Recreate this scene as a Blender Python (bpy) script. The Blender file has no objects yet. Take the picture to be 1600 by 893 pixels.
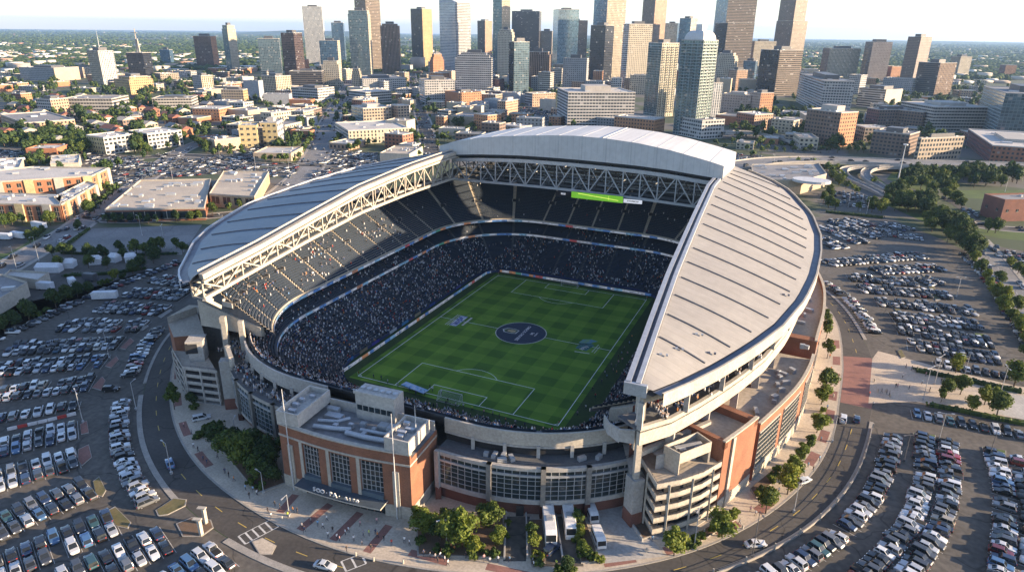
# Football stadium with a winged roof, car parks and a downtown skyline at low evening sun.
import bpy, bmesh, math, random
import numpy as np
from mathutils import Vector, Matrix
rnd = random.Random(7)
nrs = np.random.RandomState(7)
R = math.radians
SC = bpy.context.scene
COL = SC.collection

# ------------------------------------------------------------------ surveying: camera pose, used to read ground points off the photograph
CX, CY, CZ = 87.1463, -205.7205, 103.1243
YAW, PIT, ROL, FOC = -0.416563, 0.362074, -0.012897, 1044.013
_f = Vector((math.sin(YAW)*math.cos(PIT), math.cos(YAW)*math.cos(PIT), -math.sin(PIT)))
_r0 = Vector((math.cos(YAW), -math.sin(YAW), 0)); _d0 = _f.cross(_r0)
_c, _s = math.cos(ROL), math.sin(ROL)
CR = _c*_r0 + _s*_d0; CD = -_s*_r0 + _c*_d0; CF = _f
CAM = Vector((CX, CY, CZ))
def ray(x, y): return CR*((x-800)/FOC) + CD*((y-446.5)/FOC) + CF
def G(x, y, z=0.0):
    d = ray(x, y); return CAM + d*((z-CZ)/d.z)
def G2(x, y, z=0.0):
    p = G(x, y, z); return (p.x, p.y)
def GL(pts, z=0.0): return [G2(x, y, z) for x, y in pts]
def HT(P, py):
    a = CD - CF*((py-446.5)/FOC)
    return CZ - (a.x*(P[0]-CX) + a.y*(P[1]-CY))/a.z
def PJ(P):
    v = Vector((P[0], P[1], P[2] if len(P) > 2 else 0)) - CAM
    w = v.dot(CF)
    if w < 1: return (-9e3, -9e3, w)
    return (800+FOC*v.dot(CR)/w, 446.5+FOC*v.dot(CD)/w, w)
def seen(P, m=12):
    x, y, w = PJ(P); return w > 1 and -m < x < 1600+m and -m < y < 893+m

# ------------------------------------------------------------------ objects, names and labels
WL = {}
def tag(o, label=None, cat=None, group=None, kind=None):
    if label: o['label'] = label
    if cat: o['category'] = cat
    if group: o['group'] = group
    if kind: o['kind'] = kind
    return o
def thing(name, label, cat, loc=(0, 0, 0), group=None, rz=0.0):
    o = bpy.data.objects.new(name, None); COL.objects.link(o)
    o.location = loc; o.rotation_euler = (0, 0, rz); o.empty_display_size = .5
    WL[o.name] = Vector(loc)
    return tag(o, label, cat, group)
def link(name, me, parent=None, loc=None):
    o = bpy.data.objects.new(name, me); COL.objects.link(o)
    if loc is not None: o.location = loc
    WL[o.name] = Vector(loc) if loc is not None else (WL[parent.name] if parent else Vector((0, 0, 0)))
    if parent: o.parent = parent
    return o
class MB:
    def __init__(s): s.v = []; s.f = []; s.m = []; s.uv = []; s.hasuv = False
    def poly(s, pts, m=0, uv=None):
        n = len(s.v); s.v += [tuple(p) for p in pts]; s.f.append(tuple(range(n, n+len(pts)))); s.m.append(m)
        if uv: s.hasuv = True
        s.uv.append(uv or [(0, 0)]*len(pts))
    def mesh(s, vs, fs, m=0):
        n = len(s.v); s.v += [tuple(p) for p in vs]
        for f in fs: s.f.append(tuple(i+n for i in f)); s.m.append(m); s.uv.append([(0, 0)]*len(f))
    def box(s, c, sz, rz=0.0, m=0, taper=1.0):
        hx, hy, hz = sz[0]/2, sz[1]/2, sz[2]/2; ca, sa = math.cos(rz), math.sin(rz); vs = []
        for k in (-1, 1):
            t = taper if k == 1 else 1.0
            for (a, b) in ((-1, -1), (1, -1), (1, 1), (-1, 1)):
                x, y = a*hx*t, b*hy*t
                vs.append((c[0]+x*ca-y*sa, c[1]+x*sa+y*ca, c[2]+k*hz))
        s.mesh(vs, [(0, 3, 2, 1), (4, 5, 6, 7), (0, 1, 5, 4), (1, 2, 6, 5), (2, 3, 7, 6), (3, 0, 4, 7)], m)
    def prism(s, pl, z0, z1, m=0, mt=None, bay=None, flo=None, bot=False):
        n = len(pl)
        for i in range(n):
            a, b = pl[i], pl[(i+1) % n]
            uv = None
            if bay:
                L = math.hypot(b[0]-a[0], b[1]-a[1]); nb = max(1, round(L/bay)); nf = max(1, round((z1-z0)/flo))
                uv = [(0, 0), (nb, 0), (nb, nf), (0, nf)]
            s.poly([(a[0], a[1], z0), (b[0], b[1], z0), (b[0], b[1], z1), (a[0], a[1], z1)], m, uv)
        s.poly([(p[0], p[1], z1) for p in pl], m if mt is None else mt)
        if bot: s.poly([(p[0], p[1], z0) for p in reversed(pl)], m)
    def beam(s, a, b, w, h=None, m=0):
        a, b = Vector(a), Vector(b); d = (b-a)
        if d.length < 1e-6: return
        d.normalize(); h = h or w
        u = Vector((0, 0, 1)) if abs(d.z) < .97 else Vector((0, 1, 0))
        r = d.cross(u).normalized(); u = r.cross(d)
        vs = []
        for p in (a, b):
            for (i, j) in ((-1, -1), (1, -1), (1, 1), (-1, 1)): vs.append(p + r*(i*w/2) + u*(j*h/2))
        s.mesh(vs, [(3, 2, 1, 0), (4, 5, 6, 7), (0, 1, 5, 4), (1, 2, 6, 5), (2, 3, 7, 6), (3, 0, 4, 7)], m)
    def tube(s, pts, r, n=8, m=0, r1=None, cap=True):
        pts = [Vector(p) for p in pts]; k = len(pts); vs = []; fs = []
        for i, p in enumerate(pts):
            d = (pts[min(i+1, k-1)]-pts[max(i-1, 0)]).normalized()
            u = Vector((0, 0, 1)) if abs(d.z) < .95 else Vector((1, 0, 0))
            a = d.cross(u).normalized(); b = a.cross(d)
            rr = r if r1 is None else r+(r1-r)*i/(k-1)
            for j in range(n):
                t = 2*math.pi*j/n; vs.append(p + a*(rr*math.cos(t)) + b*(rr*math.sin(t)))
        for i in range(k-1):
            for j in range(n):
                fs.append((i*n+j, i*n+(j+1) % n, (i+1)*n+(j+1) % n, (i+1)*n+j))
        if cap: fs.append(tuple(range(n))[::-1]); fs.append(tuple((k-1)*n+j for j in range(n)))
        s.mesh(vs, fs, m)
    def ribbon(s, A, B, m=0, flip=False):
        for i in range(len(A)-1):
            q = [A[i], A[i+1], B[i+1], B[i]]
            s.poly(q[::-1] if flip else q, m)
    def build(s, name, mats, parent=None, loc=None, smooth=False, local=False):
        me = bpy.data.meshes.new(name)
        off = Vector((0, 0, 0))
        if not local:
            if parent is not None: off = WL[parent.name]
            elif loc is not None: off = Vector(loc)
        me.from_pydata([(x-off.x, y-off.y, z-off.z) for x, y, z in s.v], [], s.f)
        if not isinstance(mats, (list, tuple)): mats = [mats]
        for m in mats: me.materials.append(m)
        me.polygons.foreach_set('material_index', s.m)
        if s.hasuv:
            ul = me.uv_layers.new(name='UVMap')
            ul.data.foreach_set('uv', [c for f in s.uv for p in f for c in p])
        if smooth: me.polygons.foreach_set('use_smooth', [True]*len(s.f))
        me.validate(); me.update()
        return link(name, me, parent, loc)
def merged(name, metas, xf, loc=(0, 0, 0)):
    """One mesh out of many placed copies of the meshes in metas; xf = [(index, x, y, z, rz, sx, sz)]."""
    data = []
    mats = []
    for me in metas:
        n = len(me.vertices); co = np.empty(n*3, 'f'); me.vertices.foreach_get('co', co)
        nl = len(me.loops); vi = np.empty(nl, 'i'); me.loops.foreach_get('vertex_index', vi)
        npo = len(me.polygons); ls = np.empty(npo, 'i'); lt = np.empty(npo, 'i'); mi = np.empty(npo, 'i')
        me.polygons.foreach_get('loop_start', ls); me.polygons.foreach_get('loop_total', lt); me.polygons.foreach_get('material_index', mi)
        lut = []
        for m in me.materials:
            if m not in mats: mats.append(m)
            lut.append(mats.index(m))
        data.append((co.reshape(-1, 3), vi, ls, lt, np.array(lut, 'i')[mi] if lut else mi))
    V, VI, LS, LT, MI = [], [], [], [], []; nv = nl = 0
    for (k, x, y, z, rz, sx, sz) in xf:
        co, vi, ls, lt, mi = data[k]; c, s_ = math.cos(rz), math.sin(rz)
        o = np.empty_like(co); o[:, 0] = (co[:, 0]*c-co[:, 1]*s_)*sx+x; o[:, 1] = (co[:, 0]*s_+co[:, 1]*c)*sx+y; o[:, 2] = co[:, 2]*sz+z
        V.append(o); VI.append(vi+nv); LS.append(ls+nl); LT.append(lt); MI.append(mi); nv += len(co); nl += len(vi)
    me = bpy.data.meshes.new(name)
    V = np.concatenate(V)-np.array(loc, 'f'); VI = np.concatenate(VI); LS = np.concatenate(LS); LT = np.concatenate(LT); MI = np.concatenate(MI)
    me.vertices.add(len(V)); me.vertices.foreach_set('co', V.ravel())
    me.loops.add(len(VI)); me.loops.foreach_set('vertex_index', VI)
    me.polygons.add(len(LS)); me.polygons.foreach_set('loop_start', LS); me.polygons.foreach_set('loop_total', LT); me.polygons.foreach_set('material_index', MI)
    for m in mats: me.materials.append(m)
    me.update(calc_edges=True)
    return link(name, me, None, loc)
def copy_thing(root, loc, rz=0.0, label=None, group=None, color=None, sc=None):
    r = root.copy(); COL.objects.link(r); r.location = loc; r.rotation_euler = (0, 0, rz)
    if label: r['label'] = label
    if group: r['group'] = group
    if sc: r.scale = sc
    if color is not None: r.color = color
    for ch in root.children:
        c = ch.copy(); COL.objects.link(c); c.parent = r
        if color is not None: c.color = color
        for g in ch.children:
            d = g.copy(); COL.objects.link(d); d.parent = c
            if color is not None: d.color = color
    return r
def trash(root):
    for ch in list(root.children):
        for g in list(ch.children): bpy.data.objects.remove(g)
        bpy.data.objects.remove(ch)
    bpy.data.objects.remove(root)
ORD = ['zeroth', 'first', 'second', 'third', 'fourth', 'fifth', 'sixth', 'seventh', 'eighth', 'ninth', 'tenth', 'eleventh', 'twelfth',
       'thirteenth', 'fourteenth', 'fifteenth', 'sixteenth', 'seventeenth', 'eighteenth', 'nineteenth', 'twentieth']
def ordn(n):
    if n <= 20: return ORD[n]
    t, u = divmod(n, 10); T = ['', '', 'twent', 'thirt', 'fort', 'fift', 'sixt', 'sevent', 'eight', 'ninet'][t] if t < 10 else 'hundred'
    return T+'ieth' if u == 0 else T+'y-'+ORD[u]
def interp(x, xs, ys): return float(np.interp(x, xs, ys))
def smoothline(P, n=8, closed=False):
    P = [Vector(p) for p in P]; out = []; k = len(P)
    for i in range(k if closed else k-1):
        p0, p1, p2, p3 = (P[(i-1) % k], P[i], P[(i+1) % k], P[(i+2) % k]) if closed else (P[max(i-1, 0)], P[i], P[i+1], P[min(i+2, k-1)])
        for j in range(n):
            t = j/n
            out.append(0.5*((2*p1)+(p2-p0)*t+(2*p0-5*p1+4*p2-p3)*t*t+(3*p1-p0-3*p2+p3)*t**3))
    if not closed: out.append(P[-1])
    return out
def offline(P, d):
    """Offset a 2D polyline to its left by d."""
    out = []
    for i, p in enumerate(P):
        a, b = Vector(P[max(i-1, 0)][:2]), Vector(P[min(i+1, len(P)-1)][:2]); t = (b-a)
        if t.length < 1e-9: t = Vector((1, 0))
        t.normalize(); out.append((p[0]-t.y*d, p[1]+t.x*d))
    return out
def resample(P, step):
    P = [Vector(p[:2]) for p in P]; out = [P[0].copy()]; acc = 0.0
    for a, b in zip(P[:-1], P[1:]):
        L = (b-a).length; pos = step-acc
        while pos <= L: out.append(a+(b-a)*(pos/L)); pos += step
        acc = L-(pos-step)
    return out
def inpoly(p, pl):
    x, y = p[0], p[1]; c = False; j = len(pl)-1
    for i in range(len(pl)):
        xi, yi = pl[i][0], pl[i][1]; xj, yj = pl[j][0], pl[j][1]
        if (yi > y) != (yj > y) and x < (xj-xi)*(y-yi)/(yj-yi)+xi: c = not c
        j = i
    return c

# ------------------------------------------------------------------ materials
def newmat(name):
    m = bpy.data.materials.new(name); m.use_nodes = True; nt = m.node_tree
    for n in list(nt.nodes): nt.nodes.remove(n)
    out = nt.nodes.new('ShaderNodeOutputMaterial')
    def N(t, **kw):
        n = nt.nodes.new(t)
        for k, v in kw.items():
            if k.startswith('i_'):
                key = k[2:]; key = int(key) if key.isdigit() else key.replace('_', ' ')
                n.inputs[key].default_value = v
            else: setattr(n, k, v)
        return n
    def Lk(a, b): nt.links.new(a, b)
    return m, nt, out, N, Lk
def c4(c): return (c[0], c[1], c[2], 1)
def ramp(N, stops, interp_='LINEAR'):
    n = N('ShaderNodeValToRGB'); cr = n.color_ramp; cr.interpolation = interp_
    while len(cr.elements) > 1: cr.elements.remove(cr.elements[-1])
    cr.elements[0].position = stops[0][0]; cr.elements[0].color = c4(stops[0][1])
    for p, c in stops[1:]:
        e = cr.elements.new(p); e.color = c4(c)
    return n
def mathn(N, Lk, op, a, b=None, c=None):
    n = N('ShaderNodeMath', operation=op)
    for i, v in enumerate((a, b, c)):
        if v is None: continue
        if isinstance(v, (int, float)): n.inputs[i].default_value = v
        else: Lk(v, n.inputs[i])
    return n.outputs[0]
def mixc(N, Lk, fac, a, b, mode='MIX'):
    n = N('ShaderNodeMix', data_type='RGBA', blend_type=mode)
    for k, v in ((0, fac), (6, a), (7, b)):
        if isinstance(v, (int, float)): n.inputs[k].default_value = v
        elif isinstance(v, tuple): n.inputs[k].default_value = c4(v)
        else: Lk(v, n.inputs[k])
    return n.outputs[2]
def simple(name, a, b=None, scale=.5, rough=.85, metal=0.0, bump=0.0, obj=False, detail=6, fine=None, spec=.4, lo=.35, hi=.65, emit=None, grain=.16, crack=0, lines=None):
    """Surface whose colour wanders between a and b with a noise of the given scale (per metre), plus a finer grain."""
    m, nt, out, N, Lk = newmat(name)
    p = N('ShaderNodeBsdfPrincipled'); p.inputs['Roughness'].default_value = rough; p.inputs['Metallic'].default_value = metal
    p.inputs['Specular IOR Level'].default_value = spec
    b = b or tuple(x*.75 for x in a)
    if obj: co = N('ShaderNodeTexCoord').outputs['Object']
    else: co = N('ShaderNodeNewGeometry').outputs['Position']
    n1 = N('ShaderNodeTexNoise'); n1.inputs['Scale'].default_value = scale; n1.inputs['Detail'].default_value = detail; n1.inputs['Roughness'].default_value = .62
    Lk(co, n1.inputs['Vector'])
    r = ramp(N, [(lo, a), (hi, b)]); Lk(n1.outputs['Fac'], r.inputs[0]); col = r.outputs[0]
    n2 = N('ShaderNodeTexNoise'); n2.inputs['Scale'].default_value = fine or scale*9; n2.inputs['Detail'].default_value = 4
    Lk(co, n2.inputs['Vector'])
    r2 = ramp(N, [(.3, (1-grain*1.25,)*3), (.7, (1+grain*.75,)*3)]); Lk(n2.outputs['Fac'], r2.inputs[0])
    col = mixc(N, Lk, 1.0, col, r2.outputs[0], 'MULTIPLY')
    if crack:
        vo = N('ShaderNodeTexVoronoi', feature='DISTANCE_TO_EDGE'); vo.inputs['Scale'].default_value = crack
        n3 = N('ShaderNodeTexNoise'); n3.inputs['Scale'].default_value = .12; Lk(co, n3.inputs['Vector'])
        vm = N('ShaderNodeVectorMath', operation='MULTIPLY_ADD'); Lk(n3.outputs['Color'], vm.inputs[0]); vm.inputs[1].default_value = (9, 9, 0); Lk(co, vm.inputs[2]); Lk(vm.outputs[0], vo.inputs['Vector'])
        rc = ramp(N, [(0, (.5, .5, .5)), (.0045, (.62, .62, .62)), (.009, (1, 1, 1))]); Lk(vo.outputs['Distance'], rc.inputs[0]); col = mixc(N, Lk, 1.0, col, rc.outputs[0], 'MULTIPLY')
    if lines:      # sheet joints every so many metres along one axis
        sx = N('ShaderNodeSeparateXYZ'); Lk(co, sx.inputs[0]); fr = mathn(N, Lk, 'FRACT', mathn(N, Lk, 'DIVIDE', mathn(N, Lk, 'ADD', sx.outputs[lines[0]], 500.0), lines[1]))
        col = mixc(N, Lk, mathn(N, Lk, 'LESS_THAN', fr, .09), col, mixc(N, Lk, 1.0, col, (.88, .88, .88), 'MULTIPLY'))
        ns = N('ShaderNodeTexNoise'); ns.inputs['Scale'].default_value = .5; mp = N('ShaderNodeVectorMath', operation='MULTIPLY'); mp.inputs[1].default_value = (1, .06, 1) if lines[0] == 0 else (.06, 1, 1); Lk(co, mp.inputs[0]); Lk(mp.outputs[0], ns.inputs['Vector'])
        rs = ramp(N, [(.35, (.93, .925, .92)), (.6, (1, 1, 1))]); Lk(ns.outputs['Fac'], rs.inputs[0]); col = mixc(N, Lk, 1.0, col, rs.outputs[0], 'MULTIPLY')
    Lk(col, p.inputs['Base Color'])
    if bump:
        bn = N('ShaderNodeBump'); bn.inputs['Strength'].default_value = bump; bn.inputs['Distance'].default_value = .05
        Lk(n2.outputs['Fac'], bn.inputs['Height']); Lk(bn.outputs[0], p.inputs['Normal'])
    if emit: p.inputs['Emission Color'].default_value = c4(emit[0]); p.inputs['Emission Strength'].default_value = emit[1]
    Lk(p.outputs[0], out.inputs[0])
    return m
def facade(name, wall, glass=(.03, .04, .05), x=(.18, .82), y=(.25, .8), wall2=None, grough=.12, gmetal=.35, metal=0.0, wrough=.8, var=.4, blind=.03, frame=0.0):
    wall = tuple(v*.8 for v in wall)
    # a window in every bay and storey; the UV map counts bays and storeys
    m, nt, out, N, Lk = newmat(name)
    uv = N('ShaderNodeTexCoord').outputs['UV']; sp = N('ShaderNodeSeparateXYZ'); Lk(uv, sp.inputs[0])
    fx = mathn(N, Lk, 'FRACT', sp.outputs[0]); fy = mathn(N, Lk, 'FRACT', sp.outputs[1])
    ins = [mathn(N, Lk, 'GREATER_THAN', fx, x[0]), mathn(N, Lk, 'LESS_THAN', fx, x[1]), mathn(N, Lk, 'GREATER_THAN', fy, y[0]), mathn(N, Lk, 'LESS_THAN', fy, y[1])]
    mask = mathn(N, Lk, 'MULTIPLY', mathn(N, Lk, 'MULTIPLY', ins[0], ins[1]), mathn(N, Lk, 'MULTIPLY', ins[2], ins[3]))
    # only upright faces carry windows
    g = N('ShaderNodeNewGeometry'); sn = N('ShaderNodeSeparateXYZ'); Lk(g.outputs['True Normal'], sn.inputs[0])
    mask = mathn(N, Lk, 'MULTIPLY', mask, mathn(N, Lk, 'LESS_THAN', mathn(N, Lk, 'ABSOLUTE', sn.outputs[2]), .5))
    ix = mathn(N, Lk, 'FLOOR', sp.outputs[0]); iy = mathn(N, Lk, 'FLOOR', sp.outputs[1])
    cb = N('ShaderNodeCombineXYZ'); Lk(ix, cb.inputs[0]); Lk(iy, cb.inputs[1])
    oi = N('ShaderNodeObjectInfo'); Lk(oi.outputs['Random'], cb.inputs[2])
    wn = N('ShaderNodeTexWhiteNoise'); wn.noise_dimensions = '3D'; Lk(cb.outputs[0], wn.inputs['Vector'])
    gb = tuple(min(1, v*(1+2.2*var)+.01) for v in glass); gd = tuple(v*(1-var*.6) for v in glass)
    gr = ramp(N, [(0, gd), (1-blind-.01, gb), (1-blind, tuple(.3+.35*v for v in wall))]); Lk(wn.outputs['Value'], gr.inputs[0])
    gp = N('ShaderNodeBsdfPrincipled'); gp.inputs['Roughness'].default_value = grough; gp.inputs['Metallic'].default_value = gmetal; Lk(gr.outputs[0], gp.inputs['Base Color'])
    wp = N('ShaderNodeBsdfPrincipled'); wp.inputs['Roughness'].default_value = wrough; wp.inputs['Metallic'].default_value = metal
    ns = N('ShaderNodeTexNoise'); ns.inputs['Scale'].default_value = .09; ns.inputs['Detail'].default_value = 7; Lk(g.outputs['Position'], ns.inputs['Vector'])
    wr = ramp(N, [(.3, wall2 or tuple(v*.78 for v in wall)), (.7, wall)]); Lk(ns.outputs['Fac'], wr.inputs[0]); Lk(wr.outputs[0], wp.inputs['Base Color'])
    bn = N('ShaderNodeBump'); bn.inputs['Strength'].default_value = .6; bn.inputs['Distance'].default_value = .25; bn.invert = True
    Lk(mask, bn.inputs['Height']); Lk(bn.outputs[0], wp.inputs['Normal'])
    mx = N('ShaderNodeMixShader'); Lk(mask, mx.inputs[0]); Lk(wp.outputs[0], mx.inputs[1]); Lk(gp.outputs[0], mx.inputs[2]); Lk(mx.outputs[0], out.inputs[0])
    return m
def island(name, stops, rough=.8, interp_='CONSTANT', translucent=0.0, hue=0.0, objrand=False):
    """Every loose piece of the mesh takes its own colour from the palette."""
    m, nt, out, N, Lk = newmat(name)
    g = N('ShaderNodeNewGeometry'); r = ramp(N, stops, interp_); Lk(g.outputs['Random Per Island'], r.inputs[0]); col = r.outputs[0]
    if objrand:
        oi = N('ShaderNodeObjectInfo'); r2 = ramp(N, [(0, (.72, .8, .7)), (.5, (1, 1, 1)), (1, (1.25, 1.12, .85))]); Lk(oi.outputs['Random'], r2.inputs[0])
        col = mixc(N, Lk, 1.0, col, r2.outputs[0], 'MULTIPLY')
    p = N('ShaderNodeBsdfPrincipled'); p.inputs['Roughness'].default_value = rough; p.inputs['Specular IOR Level'].default_value = .3; Lk(col, p.inputs['Base Color'])
    sh = p.outputs[0]
    if translucent:
        t = N('ShaderNodeBsdfTranslucent'); Lk(mixc(N, Lk, 1.0, col, (1.3, 1.25, .6), 'MULTIPLY'), t.inputs[0])
        mx = N('ShaderNodeMixShader'); mx.inputs[0].default_value = translucent; Lk(sh, mx.inputs[1]); Lk(t.outputs[0], mx.inputs[2]); sh = mx.outputs[0]
    Lk(sh, out.inputs[0])
    return m
def objcol(name, rough=.35, metal=.0, coat=.5, spec=.5):
    m, nt, out, N, Lk = newmat(name)
    oi = N('ShaderNodeObjectInfo'); p = N('ShaderNodeBsdfPrincipled'); Lk(oi.outputs['Color'], p.inputs['Base Color'])
    p.inputs['Roughness'].default_value = rough; p.inputs['Metallic'].default_value = metal; p.inputs['Coat Weight'].default_value = coat; p.inputs['Coat Roughness'].default_value = .06
    Lk(p.outputs[0], out.inputs[0]); return m
def glassy(name, c, rough=.08, metal=.4):
    m, nt, out, N, Lk = newmat(name)
    p = N('ShaderNodeBsdfPrincipled'); p.inputs['Base Color'].default_value = c4(c); p.inputs['Roughness'].default_value = rough; p.inputs['Metallic'].default_value = metal
    Lk(p.outputs[0], out.inputs[0]); return m

M = {}
M['asphalt'] = simple('asphalt', (.052, .047, .042), (.082, .074, .065), scale=.06, rough=.9, bump=.15, fine=1.3, crack=.05)
M['lot'] = simple('worn_asphalt', (.072, .064, .054), (.115, .102, .086), scale=.045, rough=.88, bump=.15, fine=.7, crack=.04, grain=.26)
M['oldlot'] = simple('pale_worn_asphalt', (.15, .145, .14), (.22, .21, .2), scale=.05, rough=.9, fine=1, crack=.05)
M['concrete'] = simple('concrete', (.42, .39, .35), (.33, .31, .28), scale=.12, rough=.85, fine=1.5)
M['pave'] = simple('plaza_paving', (.5, .42, .32), (.4, .335, .26), scale=.15, rough=.85, fine=2)
M['brickpave'] = simple('brick_paving', (.27, .13, .1), (.2, .1, .08), scale=.3, rough=.85, fine=3)
M['kerb'] = simple('kerb_stone', (.33, .3, .26), (.26, .24, .21), scale=.4, rough=.85)
M['white'] = simple('white_paint', (.64, .62, .6), (.52, .5, .48), scale=.6, rough=.6)
M['line'] = simple('road_paint', (.6, .58, .54), (.4, .39, .36), scale=1.1, rough=.7)
M['yellow'] = simple('yellow_road_paint', (.55, .38, .06), (.4, .29, .07), scale=1.1, rough=.7)
M['steel'] = simple('painted_steel', (.55, .55, .54), (.46, .46, .45), scale=.3, rough=.5)
M['dark'] = simple('dark_void', (.02, .02, .022), (.03, .03, .032), scale=.4, rough=.8)  # near black, shade inside openings put into the colour
M['darksteel'] = simple('dark_steel', (.1, .1, .105), (.07, .07, .075), scale=.5, rough=.5)
M['brick'] = simple('red_brick', (.265, .116, .066), (.195, .086, .05), scale=.25, rough=.9, fine=3.5, bump=.1)
M['brickdk'] = simple('dark_brick', (.2, .085, .06), (.15, .066, .05), scale=.25, rough=.9, fine=3.5)
M['cast'] = simple('cast_stone', (.44, .395, .325), (.36, .325, .27), scale=.2, rough=.8)
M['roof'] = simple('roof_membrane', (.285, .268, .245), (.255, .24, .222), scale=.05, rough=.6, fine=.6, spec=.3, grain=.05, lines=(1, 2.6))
M['roofL'] = simple('roof_membrane_shade', (.14, .175, .21), (.12, .155, .19), scale=.05, rough=.5, fine=.5, metal=.15, grain=.04, lines=(1, 2.4))  # same roofing as the right wing, bluish shade put into its colour
M['roofW'] = simple('white_roof_sheet', (.55, .54, .52), (.5, .49, .47), scale=.05, rough=.5, fine=.5, grain=.03, lines=(0, 2.6))
M['seam'] = simple('roof_seam', (.16, .155, .16), (.11, .11, .12), scale=.5, rough=.6)
M['gutter'] = simple('roof_gutter', (.14, .145, .17), (.09, .095, .12), scale=.4, rough=.5, metal=.2)
M['seat'] = simple('dark_seats', (.017, .027, .042), (.011, .02, .034), scale=1.5, rough=.6)
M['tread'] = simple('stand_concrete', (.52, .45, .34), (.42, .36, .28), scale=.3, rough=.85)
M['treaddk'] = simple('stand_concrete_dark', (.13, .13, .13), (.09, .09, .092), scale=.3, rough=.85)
M['glass'] = glassy('curtain_glass', (.055, .085, .095), .07, .45)
M['glassdk'] = glassy('dark_window_glass', (.035, .048, .052), .08, .35)
M['carglass'] = glassy('car_glass', (.018, .022, .026), .06, .2)
M['tyre'] = simple('tyre_rubber', (.018, .018, .018), (.025, .025, .025), obj=True, rough=.9)
M['rim'] = glassy('wheel_rim', (.4, .4, .41), .35, .8)
M['lampglass'] = glassy('lamp_lens', (.75, .75, .72), .2, .0)
M['taillight'] = glassy('tail_lamp_lens', (.35, .02, .015), .25, .0)
M['paint'] = objcol('car_paint', .3, .15, .7)
M['shirt'] = objcol('clothing', .9, 0, 0)
M['roofgrav'] = simple('roof_gravel', (.45, .385, .3), (.36, .31, .25), scale=.08, rough=.9, fine=1.2)
M['roofgrey'] = simple('grey_flat_roof', (.25, .24, .235), (.19, .185, .18), scale=.08, rough=.9, fine=1.2)
M['rooflight'] = simple('light_flat_roof', (.5, .465, .42), (.41, .385, .35), scale=.08, rough=.85, fine=1.2)
M['hvac'] = simple('galvanised_metal', (.48, .49, .5), (.4, .41, .42), scale=.6, rough=.45, metal=.4)
M['bark'] = simple('bark', (.09, .065, .045), (.06, .045, .035), scale=2, rough=.95, obj=True)
M['soil'] = simple('mulch', (.16, .1, .06), (.11, .075, .05), scale=.6, rough=.95)
M['grass'] = simple('mown_grass', (.075, .115, .022), (.05, .08, .018), scale=.12, rough=.95, fine=1.8)
M['drygrass'] = simple('dry_grass', (.15, .12, .055), (.09, .09, .035), scale=.2, rough=.95, fine=1.8)
_g = [(0, (.028, .052, .012)), (.35, (.045, .076, .015)), (.6, (.068, .104, .019)), (.85, (.098, .13, .025))]
M['leaf'] = island('foliage', _g, .75, 'LINEAR', .22, objrand=True)
M['leafY'] = island('light_foliage', [(0, (.075, .11, .016)), (.5, (.12, .155, .022)), (1, (.17, .19, .035))], .75, 'LINEAR', .25, objrand=True)
M['leafD'] = island('dark_foliage', [(0, (.018, .038, .011)), (.5, (.032, .058, .015)), (1, (.052, .082, .02))], .8, 'LINEAR', .15, objrand=True)
M['carstuff'] = island('distant_car_paint', [(0, (.55, .55, .54)), (.15, (.3, .31, .32)), (.3, (.05, .052, .056)), (.5, (.016, .017, .02)), (.72, (.045, .06, .1)), (.8, (.13, .14, .15)),
                       (.88, (.16, .022, .02)), (.92, (.5, .49, .45)), (.97, (.05, .09, .13))], .35)

# ------------------------------------------------------------------ camera, daylight, air
SUN_EL, SUN_AZ = 12.8, 14.5        # azimuth counter-clockwise from +X
cam = bpy.data.cameras.new('camera'); co_ = bpy.data.objects.new('camera', cam); COL.objects.link(co_)
co_.matrix_world = Matrix(((CR.x, -CD.x, -CF.x, CX), (CR.y, -CD.y, -CF.y, CY), (CR.z, -CD.z, -CF.z, CZ), (0, 0, 0, 1)))
cam.sensor_width = 36; cam.sensor_fit = 'HORIZONTAL'; cam.lens = 36*FOC/1600; cam.clip_start = 1; cam.clip_end = 60000
SC.camera = co_
w = bpy.data.worlds.new('World'); SC.world = w; w.use_nodes = True; nt = w.node_tree
bg = nt.nodes['Background']; sky = nt.nodes.new('ShaderNodeTexSky'); sky.sky_type = 'NISHITA'; sky.sun_disc = False
sky.sun_elevation = R(SUN_EL); sky.sun_rotation = R(90-SUN_AZ); sky.altitude = 100; sky.air_density = 1.0; sky.dust_density = .4; sky.ozone_density = 2.0
tint = nt.nodes.new('ShaderNodeMix'); tint.data_type = 'RGBA'; tint.blend_type = 'MULTIPLY'; tint.inputs[0].default_value = 1; tint.inputs[7].default_value = (1.03, .97, 1.07, 1)
nt.links.new(sky.outputs[0], tint.inputs[6]); nt.links.new(tint.outputs[2], bg.inputs[0]); bg.inputs[1].default_value = .106
sl = bpy.data.lights.new('sun', 'SUN'); sl.energy = 5.0; sl.angle = R(.53); sl.color = (1, .77, .52)
so = bpy.data.objects.new('sun', sl); COL.objects.link(so)
sd = Vector((math.cos(R(SUN_EL))*math.cos(R(SUN_AZ)), math.cos(R(SUN_EL))*math.sin(R(SUN_AZ)), math.sin(R(SUN_EL))))
so.rotation_euler = sd.to_track_quat('Z', 'Y').to_euler()
vs = SC.view_settings; vs.view_transform = 'Standard'; vs.look = 'None'; vs.exposure = 1.78; vs.gamma = 1; vs.use_curve_mapping = False
SC.cycles.max_bounces = 5; SC.cycles.diffuse_bounces = 3; SC.cycles.glossy_bounces = 3; SC.cycles.transparent_max_bounces = 6; SC.cycles.volume_bounces = 0
SC.cycles.use_denoising = True; SC.cycles.caustics_reflective = False; SC.cycles.caustics_refractive = False
HAZE_TOP = 420.0
hz = MB(); hz.box((-5500, 14000, HAZE_TOP/2-.5), (43200, 34200, HAZE_TOP+1))
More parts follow.
